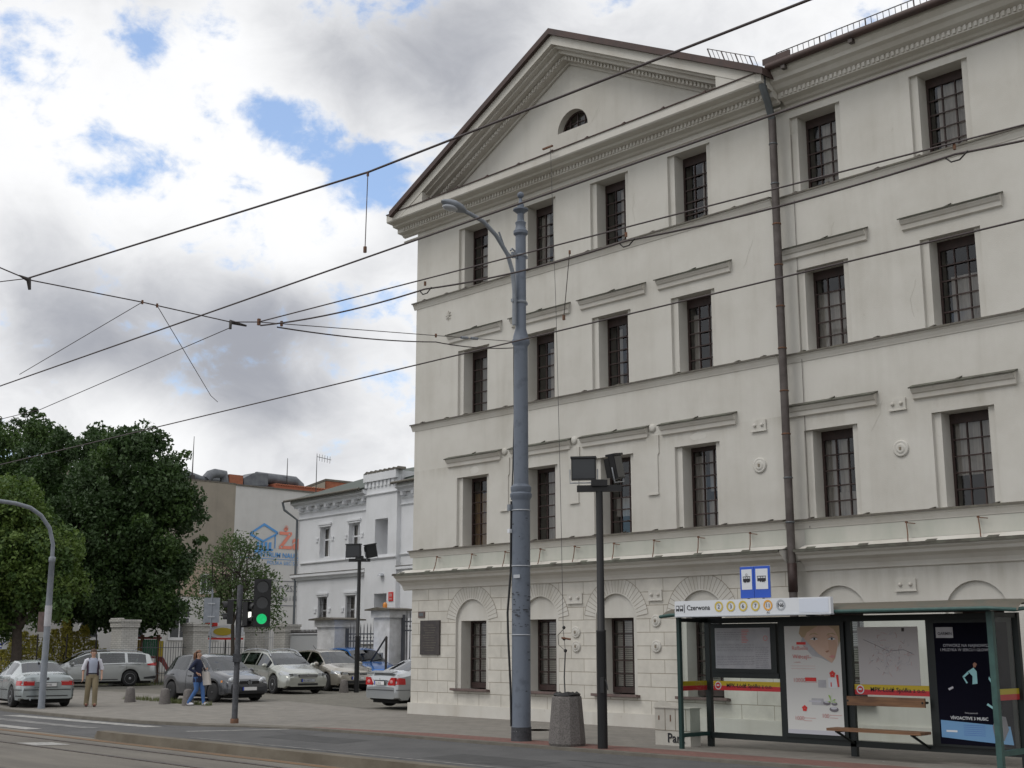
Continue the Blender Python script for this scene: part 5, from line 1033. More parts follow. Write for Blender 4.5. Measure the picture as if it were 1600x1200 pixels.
for q in ((-17.78,18.55,2.2),(-17.7,18.47,1.98),(-17.6,18.4,1.75)): b.sphere(q,.035,'black_plastic',8,6)
b.tube([(-17.72,18.42,2.0),(-17.55,18.5,1.97)],.02,6,'rust'); b.tube([(-17.78,18.55,2.18),(-17.9,18.5,2.05),(-17.82,18.44,1.86),(-17.62,18.4,1.76)],.006,4,'black_plastic')
tag(b.build('hanging_cable'),'thin loose cable hanging from the pediment down to the concrete litter bin','cable')
# utility cabinet
o=thing('utility_cabinet','low cream meter cabinet with brown stains and black graffiti beside the shelter','cabinet',(-15.8,19.6,0))
b=MB(); b.box(-16.1,-15.25,19.3,19.6,0,.68,'patch_dark')
for x in (-15.85,-15.6,-15.35): b.box(x-.005,x+.005,19.293,19.299,.28,.67,'groove')
b.box(-16.1,-15.25,19.293,19.299,.27,.28,'groove'); b.box(-16.12,-15.23,19.28,19.62,.681,.70,'patch_dark'); b.build('cabinet_body',None,o)
b=MB(); b.text('Parz',(-15.8,19.29,.06),(1,0,0),(0,0,1),.24,'ink',bold=.02); b.obox((-16.0,19.295,.5),(.012,0,0),(0,.002,0),(0,0,.04),'rust'); b.obox((-15.72,19.295,.5),(.012,0,0),(0,.002,0),(0,0,.06),'rust'); b.build('graffiti',None,o)
# ================================================================ overhead wires
def wire(pts,r,name,label,cat='wire',sag=0,group=None,extra=None):
    b=MB()
    for (p,q) in zip(pts,pts[1:]):
        p,q=Vector(p),Vector(q); n=12 if sag else 1; b.tube([p.lerp(q,t/n)-Vector((0,0,sag*4*(t/n)*(1-t/n))) for t in range(n+1)],r,5,'wire_metal',caps=False)
    if extra: extra(b)
    return tag(b.build(name),label,cat,group)
def clampb(b,p,s=.05): b.obox(p,(s*.3,0,0),(0,s*.3,0),(0,0,s*.75),'rust')
wire([(-60,6.8,5.5),(12,7.15,5.5)],.0095,'contact_wire','long tram contact wire crossing the whole picture and ending under the vertical hanger')
wire([(-60,9.9,5.5),(12,10.7,5.5)],.0095,'contact_wire','lowest tram contact wire, passing from the tree tops across the third-floor windows')
wire([(-15.85,6.45,6.56),(-9.62,7.25,6.5),(-4.35,7.32,6.4),(6,7.4,6.4)],.012,'messenger_wire','topmost thick messenger wire running up to the roof edge at the top of the picture')
wire([(-15.85,6.45,6.56),(-17.1,5.65,6.5),(-40,-6,6.5)],.007,'guy_wire','short faint wire leaving the left end fitting downwards out of the picture')
wire([(-9.62,7.25,6.49),(-9.25,6.96,5.53)],.005,'hanger_wire','straight vertical hanger wire against the clouds left of the pediment','wire',extra=lambda b:(clampb(b,(-9.62,7.25,6.48),.03),clampb(b,(-9.25,6.96,5.54),.04)))
wire([(-9.36,9.91,6.2),(-9.67,10.13,5.53)],.005,'hanger_wire','slanting hanger wire in front of the fourth-floor windows',extra=lambda b:(clampb(b,(-9.36,9.91,6.19),.03),clampb(b,(-9.67,10.13,5.53),.04)))
CA=Vector((-14.5,9.13,6.2)); CB=Vector((-4.24,10.14,6.2)); CC_=Vector((2,10.9,6.2))
wire([CA,CB,CC_],.009,'messenger_wire','thin messenger wire carrying the thick feeder cable from the pole fitting to the right edge')
def feeder(b):
    cl=[Vector((-14.5,9.13,6.2)),Vector((-11.4,9.5,6.2)),Vector((-8.47,9.85,6.2)),Vector((-4.85,10.1,6.2)),Vector((-1,10.5,6.2))]
    for p in cl[1:4]:
        clampb(b,p-Vector((0,0,.03)),.035); b.tube([p+Vector((-.1,0,-.1)),p+Vector((-.04,0,-.16)),p+Vector((.04,0,-.16)),p+Vector((.12,0,-.1))],.008,5,'iron')
wire([(-14.45,9.13,6.14),(-11.4,9.5,6.1),(-8.47,9.85,6.1),(-4.85,10.1,6.1),(-1,10.5,6.1)],.011,'feeder_cable','thick black feeder cable sagging under the thin messenger wire between its clamps','cable',.06,extra=feeder)
PA=Vector((PX-.12,PY-.12,8.13))
wire([CA,PA],.007,'pull_off_wire','thin wire from the pole collar out to the left fitting',extra=lambda b:(clampb(b,CA,.06),b.tube([CA.lerp(PA,.72),CA.lerp(PA,.75)],.03,6,'grey_steel'),b.tube([CA.lerp(PA,.77),CA.lerp(PA,.80)],.03,6,'grey_steel')))
wire([CA+Vector((0,.3,-.02)),CA.lerp(PA,.6)+Vector((0,0,-.12)),PA+Vector((0,0,-.14))],.011,'feeder_cable','thick black cable running from the left fitting to the blue tram pole collar','cable',.05,extra=lambda b:(clampb(b,CA+(PA-CA)*.06,.05),clampb(b,CA.lerp(PA,.6),.045)))
SP=[Vector((-14.43,5.53,6.2)),Vector((-14.69,5.99,6.2)),Vector((-14.67,7.48,6.2)),Vector((-14.69,7.7,6.2)),Vector((-14.77,8.85,6.2)),CA]
wire([Vector((-13,2,6.3))]+SP,.008,'span_wire','thin cross-span wire sloping from the left edge through four fittings to the feeder clamp',extra=lambda b:[clampb(b,p,.035) for p in SP[2:4]]+[b.tube([SP[1]+Vector((0,-.12,.03)),SP[1],SP[1]+Vector((0,.02,-.12))],[.01,.035,.02],6,'iron'),b.tube([SP[4]+Vector((0,.25,-.01)),SP[4],SP[4]+Vector((0,0,-.1))],[.015,.035,.02],6,'iron')])
wire([SP[2],(-17.0,6.91,5.52)],.005,'diagonal_wire','diagonal stay from the span wire down left to the long contact wire')
wire([SP[3],(-16.95,9.87,5.62),(-16.87,9.95,5.52)],.005,'diagonal_wire','diagonal stay from the span wire down right to the lowest contact wire')
wire([SP[4]-Vector((0,0,.08)),(-19.29,8.21,5.5),(-20.9,7.95,5.45),(-24,7.2,5.4),(-45,1,5.4)],.006,'curve_wire','wire curving away down left behind the tree tops from the right span fitting')
# ================================================================ cars
def paintmat(name,c,metal=.5):
    m=mat(name,c,.24,metal=metal,coat=1); return name
paintmat('paint_silver',(.42,.44,.45)); paintmat('paint_grey',(.075,.078,.086)); paintmat('paint_champagne',(.40,.41,.375)); paintmat('paint_gold',(.36,.335,.29)); paintmat('paint_blue',(.035,.16,.48),.4); paintmat('paint_bmw',(.33,.365,.37)); paintmat('paint_white_silver',(.46,.48,.48))
def interp(P,x):
    if x>=P[0][0]: return P[0][1]
    for (a,b),(c,d) in zip(P,P[1:]):
        if c<=x<=a: return b+(d-b)*((a-x)/(a-c) if a!=c else 0)
    return P[-1][1]
class Prof: pass
def mkprof(L,W,top,sh,rw,xf,xr,wr,ws,rg,sides,zb=.20,nose=.80,tail=.84):
    p=Prof(); p.L,p.W,p.top,p.sh,p.rw,p.xf,p.xr,p.wr,p.ws,p.rg,p.sides,p.zb=L,W,top,sh,rw,xf,xr,wr,ws,rg,sides,zb
    h=L/2; w=W/2
    p.hw=[(h,w*nose),(h-.1,w*(nose+.09)),(h-.3,w*.965),(h-.7,w),(-h+.6,w),(-h+.3,w*.975),(-h+.08,w*.93),(-h,w*tail)]
    return p
def section(p,x):
    hw=interp(p.hw,x); zt=interp(p.top,x); zs=min(interp(p.sh,x),zt-.02); ru=min(interp(p.rw,x),hw*.97); zl=p.zb+(.06 if abs(x)>p.L/2-.15 else 0)
    ar=p.wr+.055
    for xc in (p.xf,p.xr):
        d=abs(x-xc)
        if d<ar: zl=max(zl,p.wr*.98+math.sqrt(ar*ar-d*d)*1.0-.0)
    zl=min(zl,zs-.06); zm=zl+(zs-zl)*.45
    P4=(hw*.955,zs); P5=(ru,zt-.035 if zt-zs>.1 else zt-.015)
    l=lambda t:(P4[0]+(P5[0]-P4[0])*t+ (.02*math.sin(PI*t) if zt-zs>.25 else 0),P4[1]+(P5[1]-P4[1])*t)
    return [(0,zl),(hw*.90,zl),(hw*.985,zl+.03),(hw*1.0,zm),(hw*.985,zm+(zs-zm)*.6),P4,l(.08),l(.9),P5,(ru*.62,zt-.006),(0,zt)]
def make_car(name,label,cat,contact,wheel,rz,paint,p,scale=1,plate='front',group='cars parked in the cobbled car park',rim='spoke',details=None):
    a=R(rz); c,s=math.cos(a),math.sin(a); wx,wy=wheel[0]*scale,wheel[1]*scale
    ox=contact[0]-(c*wx-s*wy); oy=contact[1]-(s*wx+c*wy)
    o=thing(name,label,cat,(ox,oy,contact[2]),a,group); S_=scale; o.scale=(S_,S_,S_)
    def B(mb,nm,m=None,par=None): return mb.build(nm,m,par or o,world=False)
    h=p.L/2; ar=p.wr+.055
    xs={h,-h,p.ws[0],p.ws[1],p.rg[0],p.rg[1]}|{q[0] for q in p.top if abs(q[0])<=h}|{q[0] for q in p.hw}|{q[0] for q in p.rw if abs(q[0])<h}
    for xc in (p.xf,p.xr):
        for k in range(13): xs.add(xc+ar*math.cos(PI*k/12))
        xs.add(xc+ar+.001); xs.add(xc-ar-.001)
    for a0,b0 in p.sides: xs|={a0,b0}
    x=-h
    while x<h: xs.add(x); x+=.2
    xs=sorted(xs,reverse=True); out=[xs[0]]
    keep={p.ws[0],p.ws[1],p.rg[0],p.rg[1],-h}|{q for t in p.sides for q in t}
    for x in xs[1:]:
        if out[-1]-x>.02 or x in keep: out.append(x)
    xs=out; secs=[section(p,x) for x in xs]; n=len(secs[0])
    body=MB(); gside=MB(); gw=MB(); gr_=MB()
    V=[]
    for x,sc in zip(xs,secs):
        for y,z in sc: V.append((x,y,z))
        for y,z in sc: V.append((x,-y,z))
    F=[];Fu=[]; GS=[];GW=[];GR=[]
    for i in range(len(xs)-1):
        xm=(xs[i]+xs[i+1])/2
        for k in range(n-1):
            for sgn in (0,1):
                A=i*2*n+sgn*n+k; q=(A,A+1,A+2*n+1,A+2*n) if sgn==1 else (A,A+2*n,A+2*n+1,A+1)
                inside=any(b0<xm<a0 for a0,b0 in p.sides)
                if k==6 and inside: GS.append(q)
                elif k in (8,9) and p.ws[1]<xm<p.ws[0]: GW.append(q)
                elif k in (8,9) and p.rg[1]<xm<p.rg[0]: GR.append(q)
                elif k==0: Fu.append(q)
                else: F.append(q)
    body.add(V,F,paint,True); body.add(V,Fu,'underbody')
    for i,rev in ((0,False),(len(xs)-1,True)):
        b0=i*2*n; loop=[b0+k for k in range(n)]+[b0+n+k for k in range(n-2,0,-1)]
        body.add(V,[tuple(loop[::-1] if rev else loop)],paint)
    bo=B(body,'body'); 
    bm=bmesh.new(); bm.from_mesh(bo.data); bmesh.ops.remove_doubles(bm,verts=bm.verts,dist=.0005); bmesh.ops.delete(bm,geom=[v for v in bm.verts if not v.link_faces],context='VERTS'); bmesh.ops.recalc_face_normals(bm,faces=bm.faces); bm.to_mesh(bo.data); bm.free(); bo.data.set_sharp_from_angle(angle=R(38))
    def glass(FF,nm):
        if not FF: return
        g=MB(); used=sorted({i for f in FF for i in f}); mp={i:k for k,i in enumerate(used)}
        g.add([V[i] for i in used],[tuple(mp[i] for i in f) for f in FF],'car_glass',True); B(g,nm)
    
    for sg in (1,-1): glass([f for f in GS if V[f[0]][1]*sg>0],'side_window')
    glass(GW,'windscreen'); glass(GR,'rear_window')
    u=MB(); w=p.W/2; u.box(-h+.2,h-.2,-w+.22,w-.22,.13,.62,'underbody'); zbelt=interp(p.sh,0)
    u.box(p.rg[1]+.1 if p.rg[1]>-h else -h+.3,p.ws[0]-.1,-w+.12,w-.12,.60,zbelt-.14,'underbody'); u.build('underbody',None,o,world=False)
    st=MB()
    for x_ in (p.sides[0][0]-.75,p.sides[0][0]-1.65):
        for y_ in (-.35,.35): st.obox((x_,y_,zbelt+.0),(.07,0,.0),(0,.22,0),(-.06,0,.26),'car_trim'); st.obox((x_-.06,y_,zbelt+.32),(.045,0,0),(0,.12,0),(0,0,.08),'car_trim')
    B(st,'seats')
    for xc in (p.xf,p.xr):
        for sg in (-1,1):
            yc=sg*(w-.10); R_=p.wr
            t=MB(); t.lathe((xc,yc,R_),[(R_*.68,-.10),(R_*.93,-.10),(R_,-.07),(R_,.07),(R_*.93,.10),(R_*.68,.10)],26,'tyre',axis='y'); t.lathe((xc,yc,R_),[(R_*.5,-.02),(R_*.68,-.08)],18,'rim_dark',axis='y'); t.lathe((xc,yc,R_),[(0,sg*.01),(R_*.68,sg*.01)],18,'rim_dark',axis='y'); tw=B(t,'wheel')
            r=MB(); rm='rim' if rim!='dark' else 'rim_dark'; yo=yc+sg*.095
            r.lathe((xc,0,R_),[(R_*.62,yo-sg*.04),(R_*.70,yo),(R_*.66,yo+sg*.008),(R_*.60,yo-sg*.01)],26,rm,axis='y')
            for k in range(7 if rim=='spoke' else 9):
                t_=2*PI*k/(7 if rim=='spoke' else 9); d=Vector((math.cos(t_),0,math.sin(t_))); q=Vector((-math.sin(t_),0,math.cos(t_)))
                r.obox(Vector((xc,yo-sg*.008,R_))+d*R_*.34,d*R_*.30,q*R_*(.09 if rim=='spoke' else .05),(0,.012,0),rm)
            r.lathe((xc,0,R_),[(0,yo+sg*.012),(R_*.16,yo+sg*.008),(R_*.17,yo-sg*.02)],14,rm,axis='y'); B(r,'rim',None,tw)
    # seams, handles
    def ribbon(mb,x_,k0,k1,m='car_trim',wd=.007,off=.004):
        for sg in (-1,1):
            A=section(p,x_-wd);C_=section(p,x_+wd)
            for k in range(k0,k1): mb.add([(x_-wd,sg*(A[k][0]+off),A[k][1]),(x_+wd,sg*(C_[k][0]+off),C_[k][1]),(x_+wd,sg*(C_[k+1][0]+off),C_[k+1][1]),(x_-wd,sg*(A[k+1][0]+off),A[k+1][1])],[(0,1,2,3)],m)
    sm=MB()
    for x_ in [p.sides[0][0]+.1]+[(a_[1]+b_[0])/2 for a_,b_ in zip(p.sides,p.sides[1:])][:2]: ribbon(sm,x_,2,6)
    B(sm,'door_seam')
    for a_,b_ in p.sides[:2]:
        x_=b_+.17; z_=interp(p.sh,x_)-.12
        for sg in (-1,1): hd=MB(); hd.obox((x_,sg*(w*.995),z_),(.09,0,0),(0,.018,0),(0,0,.018),paint); B(hd,'door_handle')
    for sg in (-1,1):
        mi=MB(); mx=p.sides[0][0]-.12; mi.sphere((mx,sg*(w+.06),interp(p.sh,mx)+.07),(.07,.11,.075),paint,12,8); mi.obox((mx+.01,sg*(w-.03),interp(p.sh,mx)+.03),(.03,0,0),(0,.08,0),(0,0,.02),'car_trim'); mi=B(mi,'wing_mirror')
    def side_y(x_,z_):
        sc=section(p,x_)
        for (y0,z0),(y1,z1) in zip(sc[1:],sc[2:]):
            if z0<=z_<=z1 and z1>z0: return y0+(y1-y0)*(z_-z0)/(z1-z0)
        return sc[3][0]
    def patch(mb,x0,x1,zf,m,off=.006,sgs=(-1,1),nx=8,nz_=4):
        # zf(t)->(z0,z1) along the patch
        for sg in sgs:
            P=[]
            for i in range(nx+1):
                t=i/nx; x_=x0+(x1-x0)*t; z0,z1=zf(t)
                for j in range(nz_+1): z_=z0+(z1-z0)*j/nz_; P.append((x_,sg*(side_y(x_,z_)+off),z_))
            mb.add(P,[(i*(nz_+1)+j,i*(nz_+1)+j+1,(i+1)*(nz_+1)+j+1,(i+1)*(nz_+1)+j) for i in range(nx) for j in range(nz_)],m,True)
    if details: details(o,B,p,patch,w,h,side_y,paint)
    return o
def plate(B,x,z,m='plate',txt='EL 4K57',f=1,w=.26,y=0):
    b=MB(); b.box(x-.01,x+.01,y-w,y+w,z-.057,z+.057,'car_trim'); b.box(x+(.01 if f>0 else -.014),x+(.014 if f>0 else -.01),y-w+.01,y+w-.01,z-.05,z+.05,m); xx=x+f*.016
    yb=y-f*(w-.03)*1; b.box(min(xx,xx-f*.001),max(xx,xx-f*.001),y-f*w*.99 if f>0 else y+w*.8,y-f*w*.8 if f>0 else y+w*.99,z-.05,z+.05,'plate_blue')
    b.text(txt,(xx,y-f*w*.72,z-.032),(0,f,0),(0,0,1),.085,'ink'); B(b,'number_plate')
def strip_end(mb,x,z0,z1,w0,m,th=.012): mb.box(x-th,x+th,-w0,w0,z0,z1,m)
def rail(B,p,paint):
    b=MB()
    for sg in (-1,1):
        P=[]
        for k in range(9):
            x_=p.sides[0][0]-.35+(p.sides[-1][1]+.1-p.sides[0][0]+.35)*k/8; P.append((x_,sg*(interp(p.rw,x_)-.03),interp(p.top,x_)+(.045 if 0<k<8 else -.01)))
        b.tube(P,.018,6,'lens_grey')
    B(b,'roof_rail')
# profiles
HB=mkprof(3.9,1.65,[(1.95,.60),(1.88,.70),(1.6,.80),(.98,.93),(.55,1.22),(.28,1.38),(-.1,1.45),(-.6,1.465),(-1.3,1.42),(-1.58,1.35),(-1.84,1.0),(-1.92,.90),(-1.95,.62)],
 [(1.95,.55),(1.6,.70),(.98,.85),(-1.3,.93),(-1.95,.86)],[(1.95,.50),(1.6,.66),(.98,.70),(.28,.56),(-.6,.56),(-1.58,.54),(-1.84,.64),(-1.95,.60)],1.16,-1.31,.29,(.96,.30),(-1.60,-1.82),[(.78,-.38),(-.46,-1.42)])
GF=mkprof(4.15,1.75,[(2.07,.60),(2.0,.72),(1.7,.83),(1.0,.97),(.6,1.22),(.25,1.41),(-.1,1.475),(-.6,1.485),(-1.3,1.45),(-1.66,1.37),(-1.9,1.02),(-2.03,.92),(-2.07,.62)],
 [(2.07,.56),(1.7,.73),(1.0,.88),(-1.3,.96),(-2.07,.88)],[(2.07,.52),(1.7,.68),(1.0,.72),(.25,.58),(-.6,.58),(-1.66,.56),(-1.9,.66),(-2.07,.6)],1.26,-1.32,.31,(.98,.28),(-1.68,-1.88),[(.80,-.25),(-.33,-1.30)])
WG=mkprof(4.6,1.78,[(2.3,.60),(2.22,.72),(1.85,.84),(1.15,.98),(.75,1.22),(.3,1.41),(-.1,1.475),(-.8,1.485),(-1.7,1.45),(-2.05,1.37),(-2.2,1.05),(-2.28,.92),(-2.3,.62)],
 [(2.3,.56),(1.85,.73),(1.15,.88),(-1.3,.96),(-2.3,.92)],[(2.3,.52),(1.85,.68),(1.15,.73),(.3,.58),(-.8,.58),(-2.05,.56),(-2.2,.66),(-2.3,.62)],1.36,-1.32,.32,(1.13,.33),(-2.07,-2.19),[(.95,-.1),(-.17,-1.1),(-1.2,-1.9)])
SD=mkprof(4.45,1.74,[(2.22,.58),(2.15,.70),(1.75,.80),(.95,.93),(.5,1.2),(.15,1.35),(-.3,1.41),(-.8,1.40),(-1.1,1.34),(-1.72,1.05),(-1.85,1.01),(-2.1,.98),(-2.18,.9),(-2.22,.60)],
 [(2.22,.55),(1.75,.70),(.95,.84),(-.9,.93),(-1.7,.92),(-2.22,.82)],[(2.22,.52),(1.75,.66),(.95,.70),(.15,.56),(-.8,.55),(-1.1,.55),(-1.72,.66),(-2.1,.68),(-2.22,.64)],1.36,-1.36,.31,(.93,.18),(-1.12,-1.70),[(.72,-.22),(-.30,-1.12)])
sx=lambda P: [(a*1.13,b_) for a,b_ in P]
WL=mkprof(4.6*1.13,1.80,sx(WG.top),sx(WG.sh),sx(WG.rw),1.52,-1.46,.33,(1.13*1.13,.33*1.13),(-2.07*1.13,-2.19*1.13),sx([(.95,-.1),(-.17,-1.1),(-1.2,-1.9)]) and [(1.07,-.11),(-.19,-1.24),(-1.36,-2.15)])
def vw_badge(b,x,z,f):
    b.disc((x,0,z),.075,(0,1,0),(0,0,1),'car_trim',20); b.disc((x+f*.004,0,z),.075,(0,1,0),(0,0,1),'chrome',20,.062)
    for s in (-1,1): 
        b.obox((x+f*.006,s*.018,z+.02),(.002,0,0),(0,.016,.032),(0,.006,-.002),'chrome'); b.obox((x+f*.006,s*.022,z-.022),(.002,0,0),(0,.012,.028),(0,.006,-.002),'chrome'); b.obox((x+f*.006,s*.045,z-.018),(.002,0,0),(0,.008,.032),(0,.006,-.002),'chrome')
def d_polo(o,B,p,patch,w,h,sy,paint):
    for sg in (-1,1):
        b=MB(); b.sphere((h-.13,sg*.56,.66),(.10,.115,.10),'head_lens',14,10); b.sphere((h-.03,sg*.40,.63),(.06,.06,.06),'head_lens',12,8); B(b,'headlight')
    b=MB(); b.box(h-.02,h+.012,-.34,.34,.56,.64,'black_plastic'); vw_badge(b,h+.02,.61,1); B(b,'grille')
    b=MB(); strip_end(b,h+.0,.26,.34,.56,'black_plastic',.02); b.box(h-.03,h+.015,-.5,.5,.44,.455,'car_trim'); B(b,'bumper_grille'); plate(B,h+.02,.41,'plate','')
    b=MB(); patch(b,h-.38,h-.3,lambda t:(.60,.66),'amber'); B(b,'indicator')
    b=MB(); b.tube([(.90,-.5,.965),(.80,.1,1.03)],.012,4,'car_trim'); b.tube([(.90,.1,.965),(.80,.55,1.03)],.012,4,'car_trim'); B(b,'wiper')
    b=MB(); b.box(.72,.722,-.45,-.35,.98,1.02,'paper'); B(b,'dashboard_paper')
def d_toy(o,B,p,patch,w,h,sy,paint):
    for s in (-1,1): b=MB(); patch(b,h-.55,h-.02,lambda t:(.66-.03*t,.80-.11*t),'head_lens',sgs=(s,)); B(b,'headlight')
    b=MB(); b.box(h-.04,h-.012,-.55,-.40,.60,.70,'head_lens'); b.box(h-.04,h-.012,.40,.55,.60,.70,'head_lens')
    b.box(h-.05,h+.012,-.36,.36,.575,.675,'car_trim')
    for z in (.59,.62,.65): b.box(h-.03,h+.022,-.34,.34,z,z+.014,'chrome')
    b.disc((h+.03,0,.64),.055,(0,1,0),(0,0,1),'chrome',20,.043); b.disc((h+.03,0,.66),.032,(0,1,0),(0,0,.7),'chrome',16,.024); B(b,'grille')
    b=MB(); b.box(h-.03,h+.012,-.38,.38,.30,.37,'black_plastic'); b.box(h-.05,h-.01,-.70,-.56,.36,.43,'black_plastic') if 0 else None
    for sg in (-1,1): b.sphere((h-.07,sg*.60,.39),(.05,.10,.045),'black_plastic',10,6); b.sphere((h-.04,sg*.60,.39),(.04,.035,.035),'head_lens',8,6)
    B(b,'bumper_grille'); plate(B,h+.02,.47,'lens_grey','EL 54JY7'); rail(B,p,paint)
    b=MB(); b.tube([(1.08,-.6,1.0),(.98,.0,1.07)],.012,4,'car_trim'); b.tube([(1.08,.05,1.0),(.98,.6,1.07)],.012,4,'car_trim'); B(b,'wiper')
    b=MB(); b.tube([(-1.7,0,1.45),(-1.9,0,1.66)],.012,4,'car_trim'); B(b,'aerial')
def d_golf(o,B,p,patch,w,h,sy,paint):
    
    for s in (-1,1): b=MB(); patch(b,h-.48,h-.02,lambda t:(.63-.02*t,.76-.08*t),'head_lens',sgs=(s,)); b.box(h-.04,h-.01,min(s*.40,s*.60),max(s*.40,s*.60),.58,.68,'head_lens'); B(b,'headlight')
    b=MB(); b.box(h-.04,h+.012,-.38,.38,.575,.655,'car_trim')
    for z in (.60,.63): b.box(h-.03,h+.02,-.36,.36,z,z+.01,'chrome')
    vw_badge(b,h+.03,.62,1); B(b,'grille'); b=MB(); b.box(h-.03,h+.012,-.62,.62,.27,.38,'black_plastic'); B(b,'bumper_grille'); plate(B,h+.02,.47,'plate','EL RC24')
    b=MB(); b.tube([(-1.2,.1,1.46),(-1.45,.1,1.62)],.01,4,'car_trim'); B(b,'aerial')
    b=MB(); b.box(.72,.722,-.45,-.35,1.01,1.05,'paper'); B(b,'dashboard_paper')
def d_clio(o,B,p,patch,w,h,sy,paint):
    for sg in (-1,1): b=MB(); b.sphere((h-.22,sg*.58,.70),(.2,.16,.09),'head_lens',14,10); B(b,'headlight')
    b=MB(); b.box(h-.02,h+.012,-.45,.45,.36,.46,'black_plastic'); B(b,'bumper_grille')
    b=MB(); b.tube([(.94,-.5,.965),(.82,.1,1.05)],.015,4,'car_trim'); b.tube([(.94,.1,.965),(.82,.55,1.05)],.015,4,'car_trim'); B(b,'wiper')
def d_focus(o,B,p,patch,w,h,sy,paint):
    for s in (-1,1): b=MB(); patch(b,-h+.02,-h+.42,lambda t:(.86+.02*t,1.0-.06*t),'tail_red',.012,sgs=(s,)); b.box(-h-.005,-h+.05,min(s*.5,s*.72),max(s*.5,s*.72),.86,.98,'tail_red'); B(b,'tail_light')
    b=MB(); patch(b,-h+.01,-h+.55,lambda t:(.31,.44-.06*t),'car_trim',.012); patch(b,-.95,.95,lambda t:(.27,.31),'car_trim',.01); B(b,'bumper_trim')
    b=MB(); patch(b,-1.9,.95,lambda t:(interp(p.sh,-1.9+2.85*t)-.035,interp(p.sh,-1.9+2.85*t)-.015),'car_trim',.004,nx=14,nz_=1); B(b,'window_line'); rail(B,p,paint)
    b=MB(); b.tube([(-1.7,0,1.45),(-1.95,0,1.6)],.012,4,'car_trim'); B(b,'aerial')
    for s in (-1,1): b=MB(); patch(b,h-.5,h-.05,lambda t:(.64,.78-.08*t),'head_lens',sgs=(s,)); B(b,'headlight')
def d_bmw(o,B,p,patch,w,h,sy,paint):
    for s in (-1,1): b=MB(); patch(b,-h+.02,-h+.36,lambda t:(.66,.80-.0*t),'tail_red',.01,sgs=(s,)); b.box(-h-.012,-h+.03,min(s*.40,s*.72),max(s*.40,s*.72),.66,.79,'tail_red'); b.box(-h-.016,-h-.0121,min(s*.42,s*.62),max(s*.42,s*.62),.765,.785,'ad_pink'); B(b,'tail_light')
    b=MB(); b.box(-h-.014,-h+.02,-.30,.30,.60,.615,'car_trim'); b.box(-h-.014,-h+.02,-.34,.34,.745,.757,'car_trim'); b.box(-h-.014,-h+.02,-.8*w,.8*w,.52,.545,'car_trim'); b.box(-h-.014,-h+.02,-.7*w,.7*w,.335,.365,'car_trim')
    patch(b,-h+.02,-1.75,lambda t:(.52,.545),'car_trim',.01,nz_=1); patch(b,-.95,.95,lambda t:(.50,.525),'car_trim',.008,nz_=1); patch(b,-h+.02,-h+.35,lambda t:(.335,.365),'car_trim',.01,nz_=1); B(b,'bumper_trim')
    b=MB(); b.box(-h-.02,-h+.02,-.40,.40,.615,.745,paint); B(b,'boot_recess'); plate(B,-h-.03,.68,'plate','EL 3M45',-1)
    b=MB(); b.disc((-h+.02,0,.86),.04,(0,1,0),(.3,0,1),'car_trim',16); b.obox((-1.05,0,1.42),(.07,0,0),(0,.02,0),(0,0,.03),'car_trim'); B(b,'badge')
    b=MB(); b.tube([(-h-.02,.5,.25),(-h+.2,.5,.25)],.03,8,'chrome'); B(b,'exhaust')
def d_sed(o,B,p,patch,w,h,sy,paint):
    for s in (-1,1):
        b=MB(); patch(b,-h+.02,-h+.30,lambda t:(.66,.86-.03*t),'tail_red',.01,sgs=(s,)); b.prism([(-h-.012,s*.74,.64),(-h-.012,s*.74,.86),(-h-.012,s*.56,.86),(-h-.012,s*.40,.70),(-h-.012,s*.40,.64)],(.04,0,0),'tail_red'); b.sphere((-h-.012,s*.58,.74),(.01,.08,.05),'ad_pink',10,6); B(b,'tail_light')
    plate(B,-h-.03,.70,'plate','EL 45GJ',-1)
    b=MB(); b.box(-h-.012,-h+.02,-.36,.36,.765,.785,'chrome'); b.box(-h-.02,-h+.04,-.78*w,.78*w,.50,.515,'car_trim'); patch(b,-h+.02,-1.75,lambda t:(.50,.515),'car_trim',.008,nz_=1); B(b,'bumper_trim')
    b=MB(); b.obox((-h+.10,0,1.01),(.09,0,.02),(0,.58,0),(0,0,.012),paint); B(b,'boot_lip')
    b=MB(); b.disc((-h-.02,0,.81),.03,(0,1,0),(0,0,1),'chrome',14,.02); B(b,'badge')
def gp(x,y): return (x,y,gz(x,y))
PK='cars parked nose to tail-on in the cobbled car park'
make_car('parked_car','dull grey three-door hatchback with black wheels, right behind the walking woman','car',gp(-36.2,21.75),(1.16,-.72),1,'paint_grey',HB,1.03,rim='dark',details=d_polo)
make_car('parked_car','pale silver-green estate car with roof rails, second in the row beside the grey hatchback','car',gp(-40.6,26.9),(1.36,-.79),-7,'paint_champagne',WG,1.06,details=d_toy)
make_car('parked_car','champagne gold hatchback partly behind the black floodlight post','car',gp(-41.6,30.0),(1.26,-.77),-6,'paint_gold',GF,1.08,details=d_golf)
make_car('parked_car','bright blue hatchback mostly hidden behind the gold hatchback','car',gp(-43.1,32.5),(1.16,-.72),-8,'paint_blue',HB,1.15,details=d_clio)
make_car('parked_car','light silver estate car seen from its side behind the walking man','car',gp(-52.6,27.3),(-1.46,.80),-104,'paint_white_silver',WL,1.02,details=d_focus)
make_car('parked_car','silver saloon seen from behind at the left edge beside the lamp post','car',(-39.27,16.58,.0),(-1.36,.77),171,'paint_bmw',SD,1.0,details=d_bmw)
make_car('parked_car','silver saloon with large red tail lights, cut off by the corner of the cream building','car',(-31.1,24.75,.05),(-1.36,.77),86,'paint_silver',SD,1.02,rim='dark',details=d_sed)
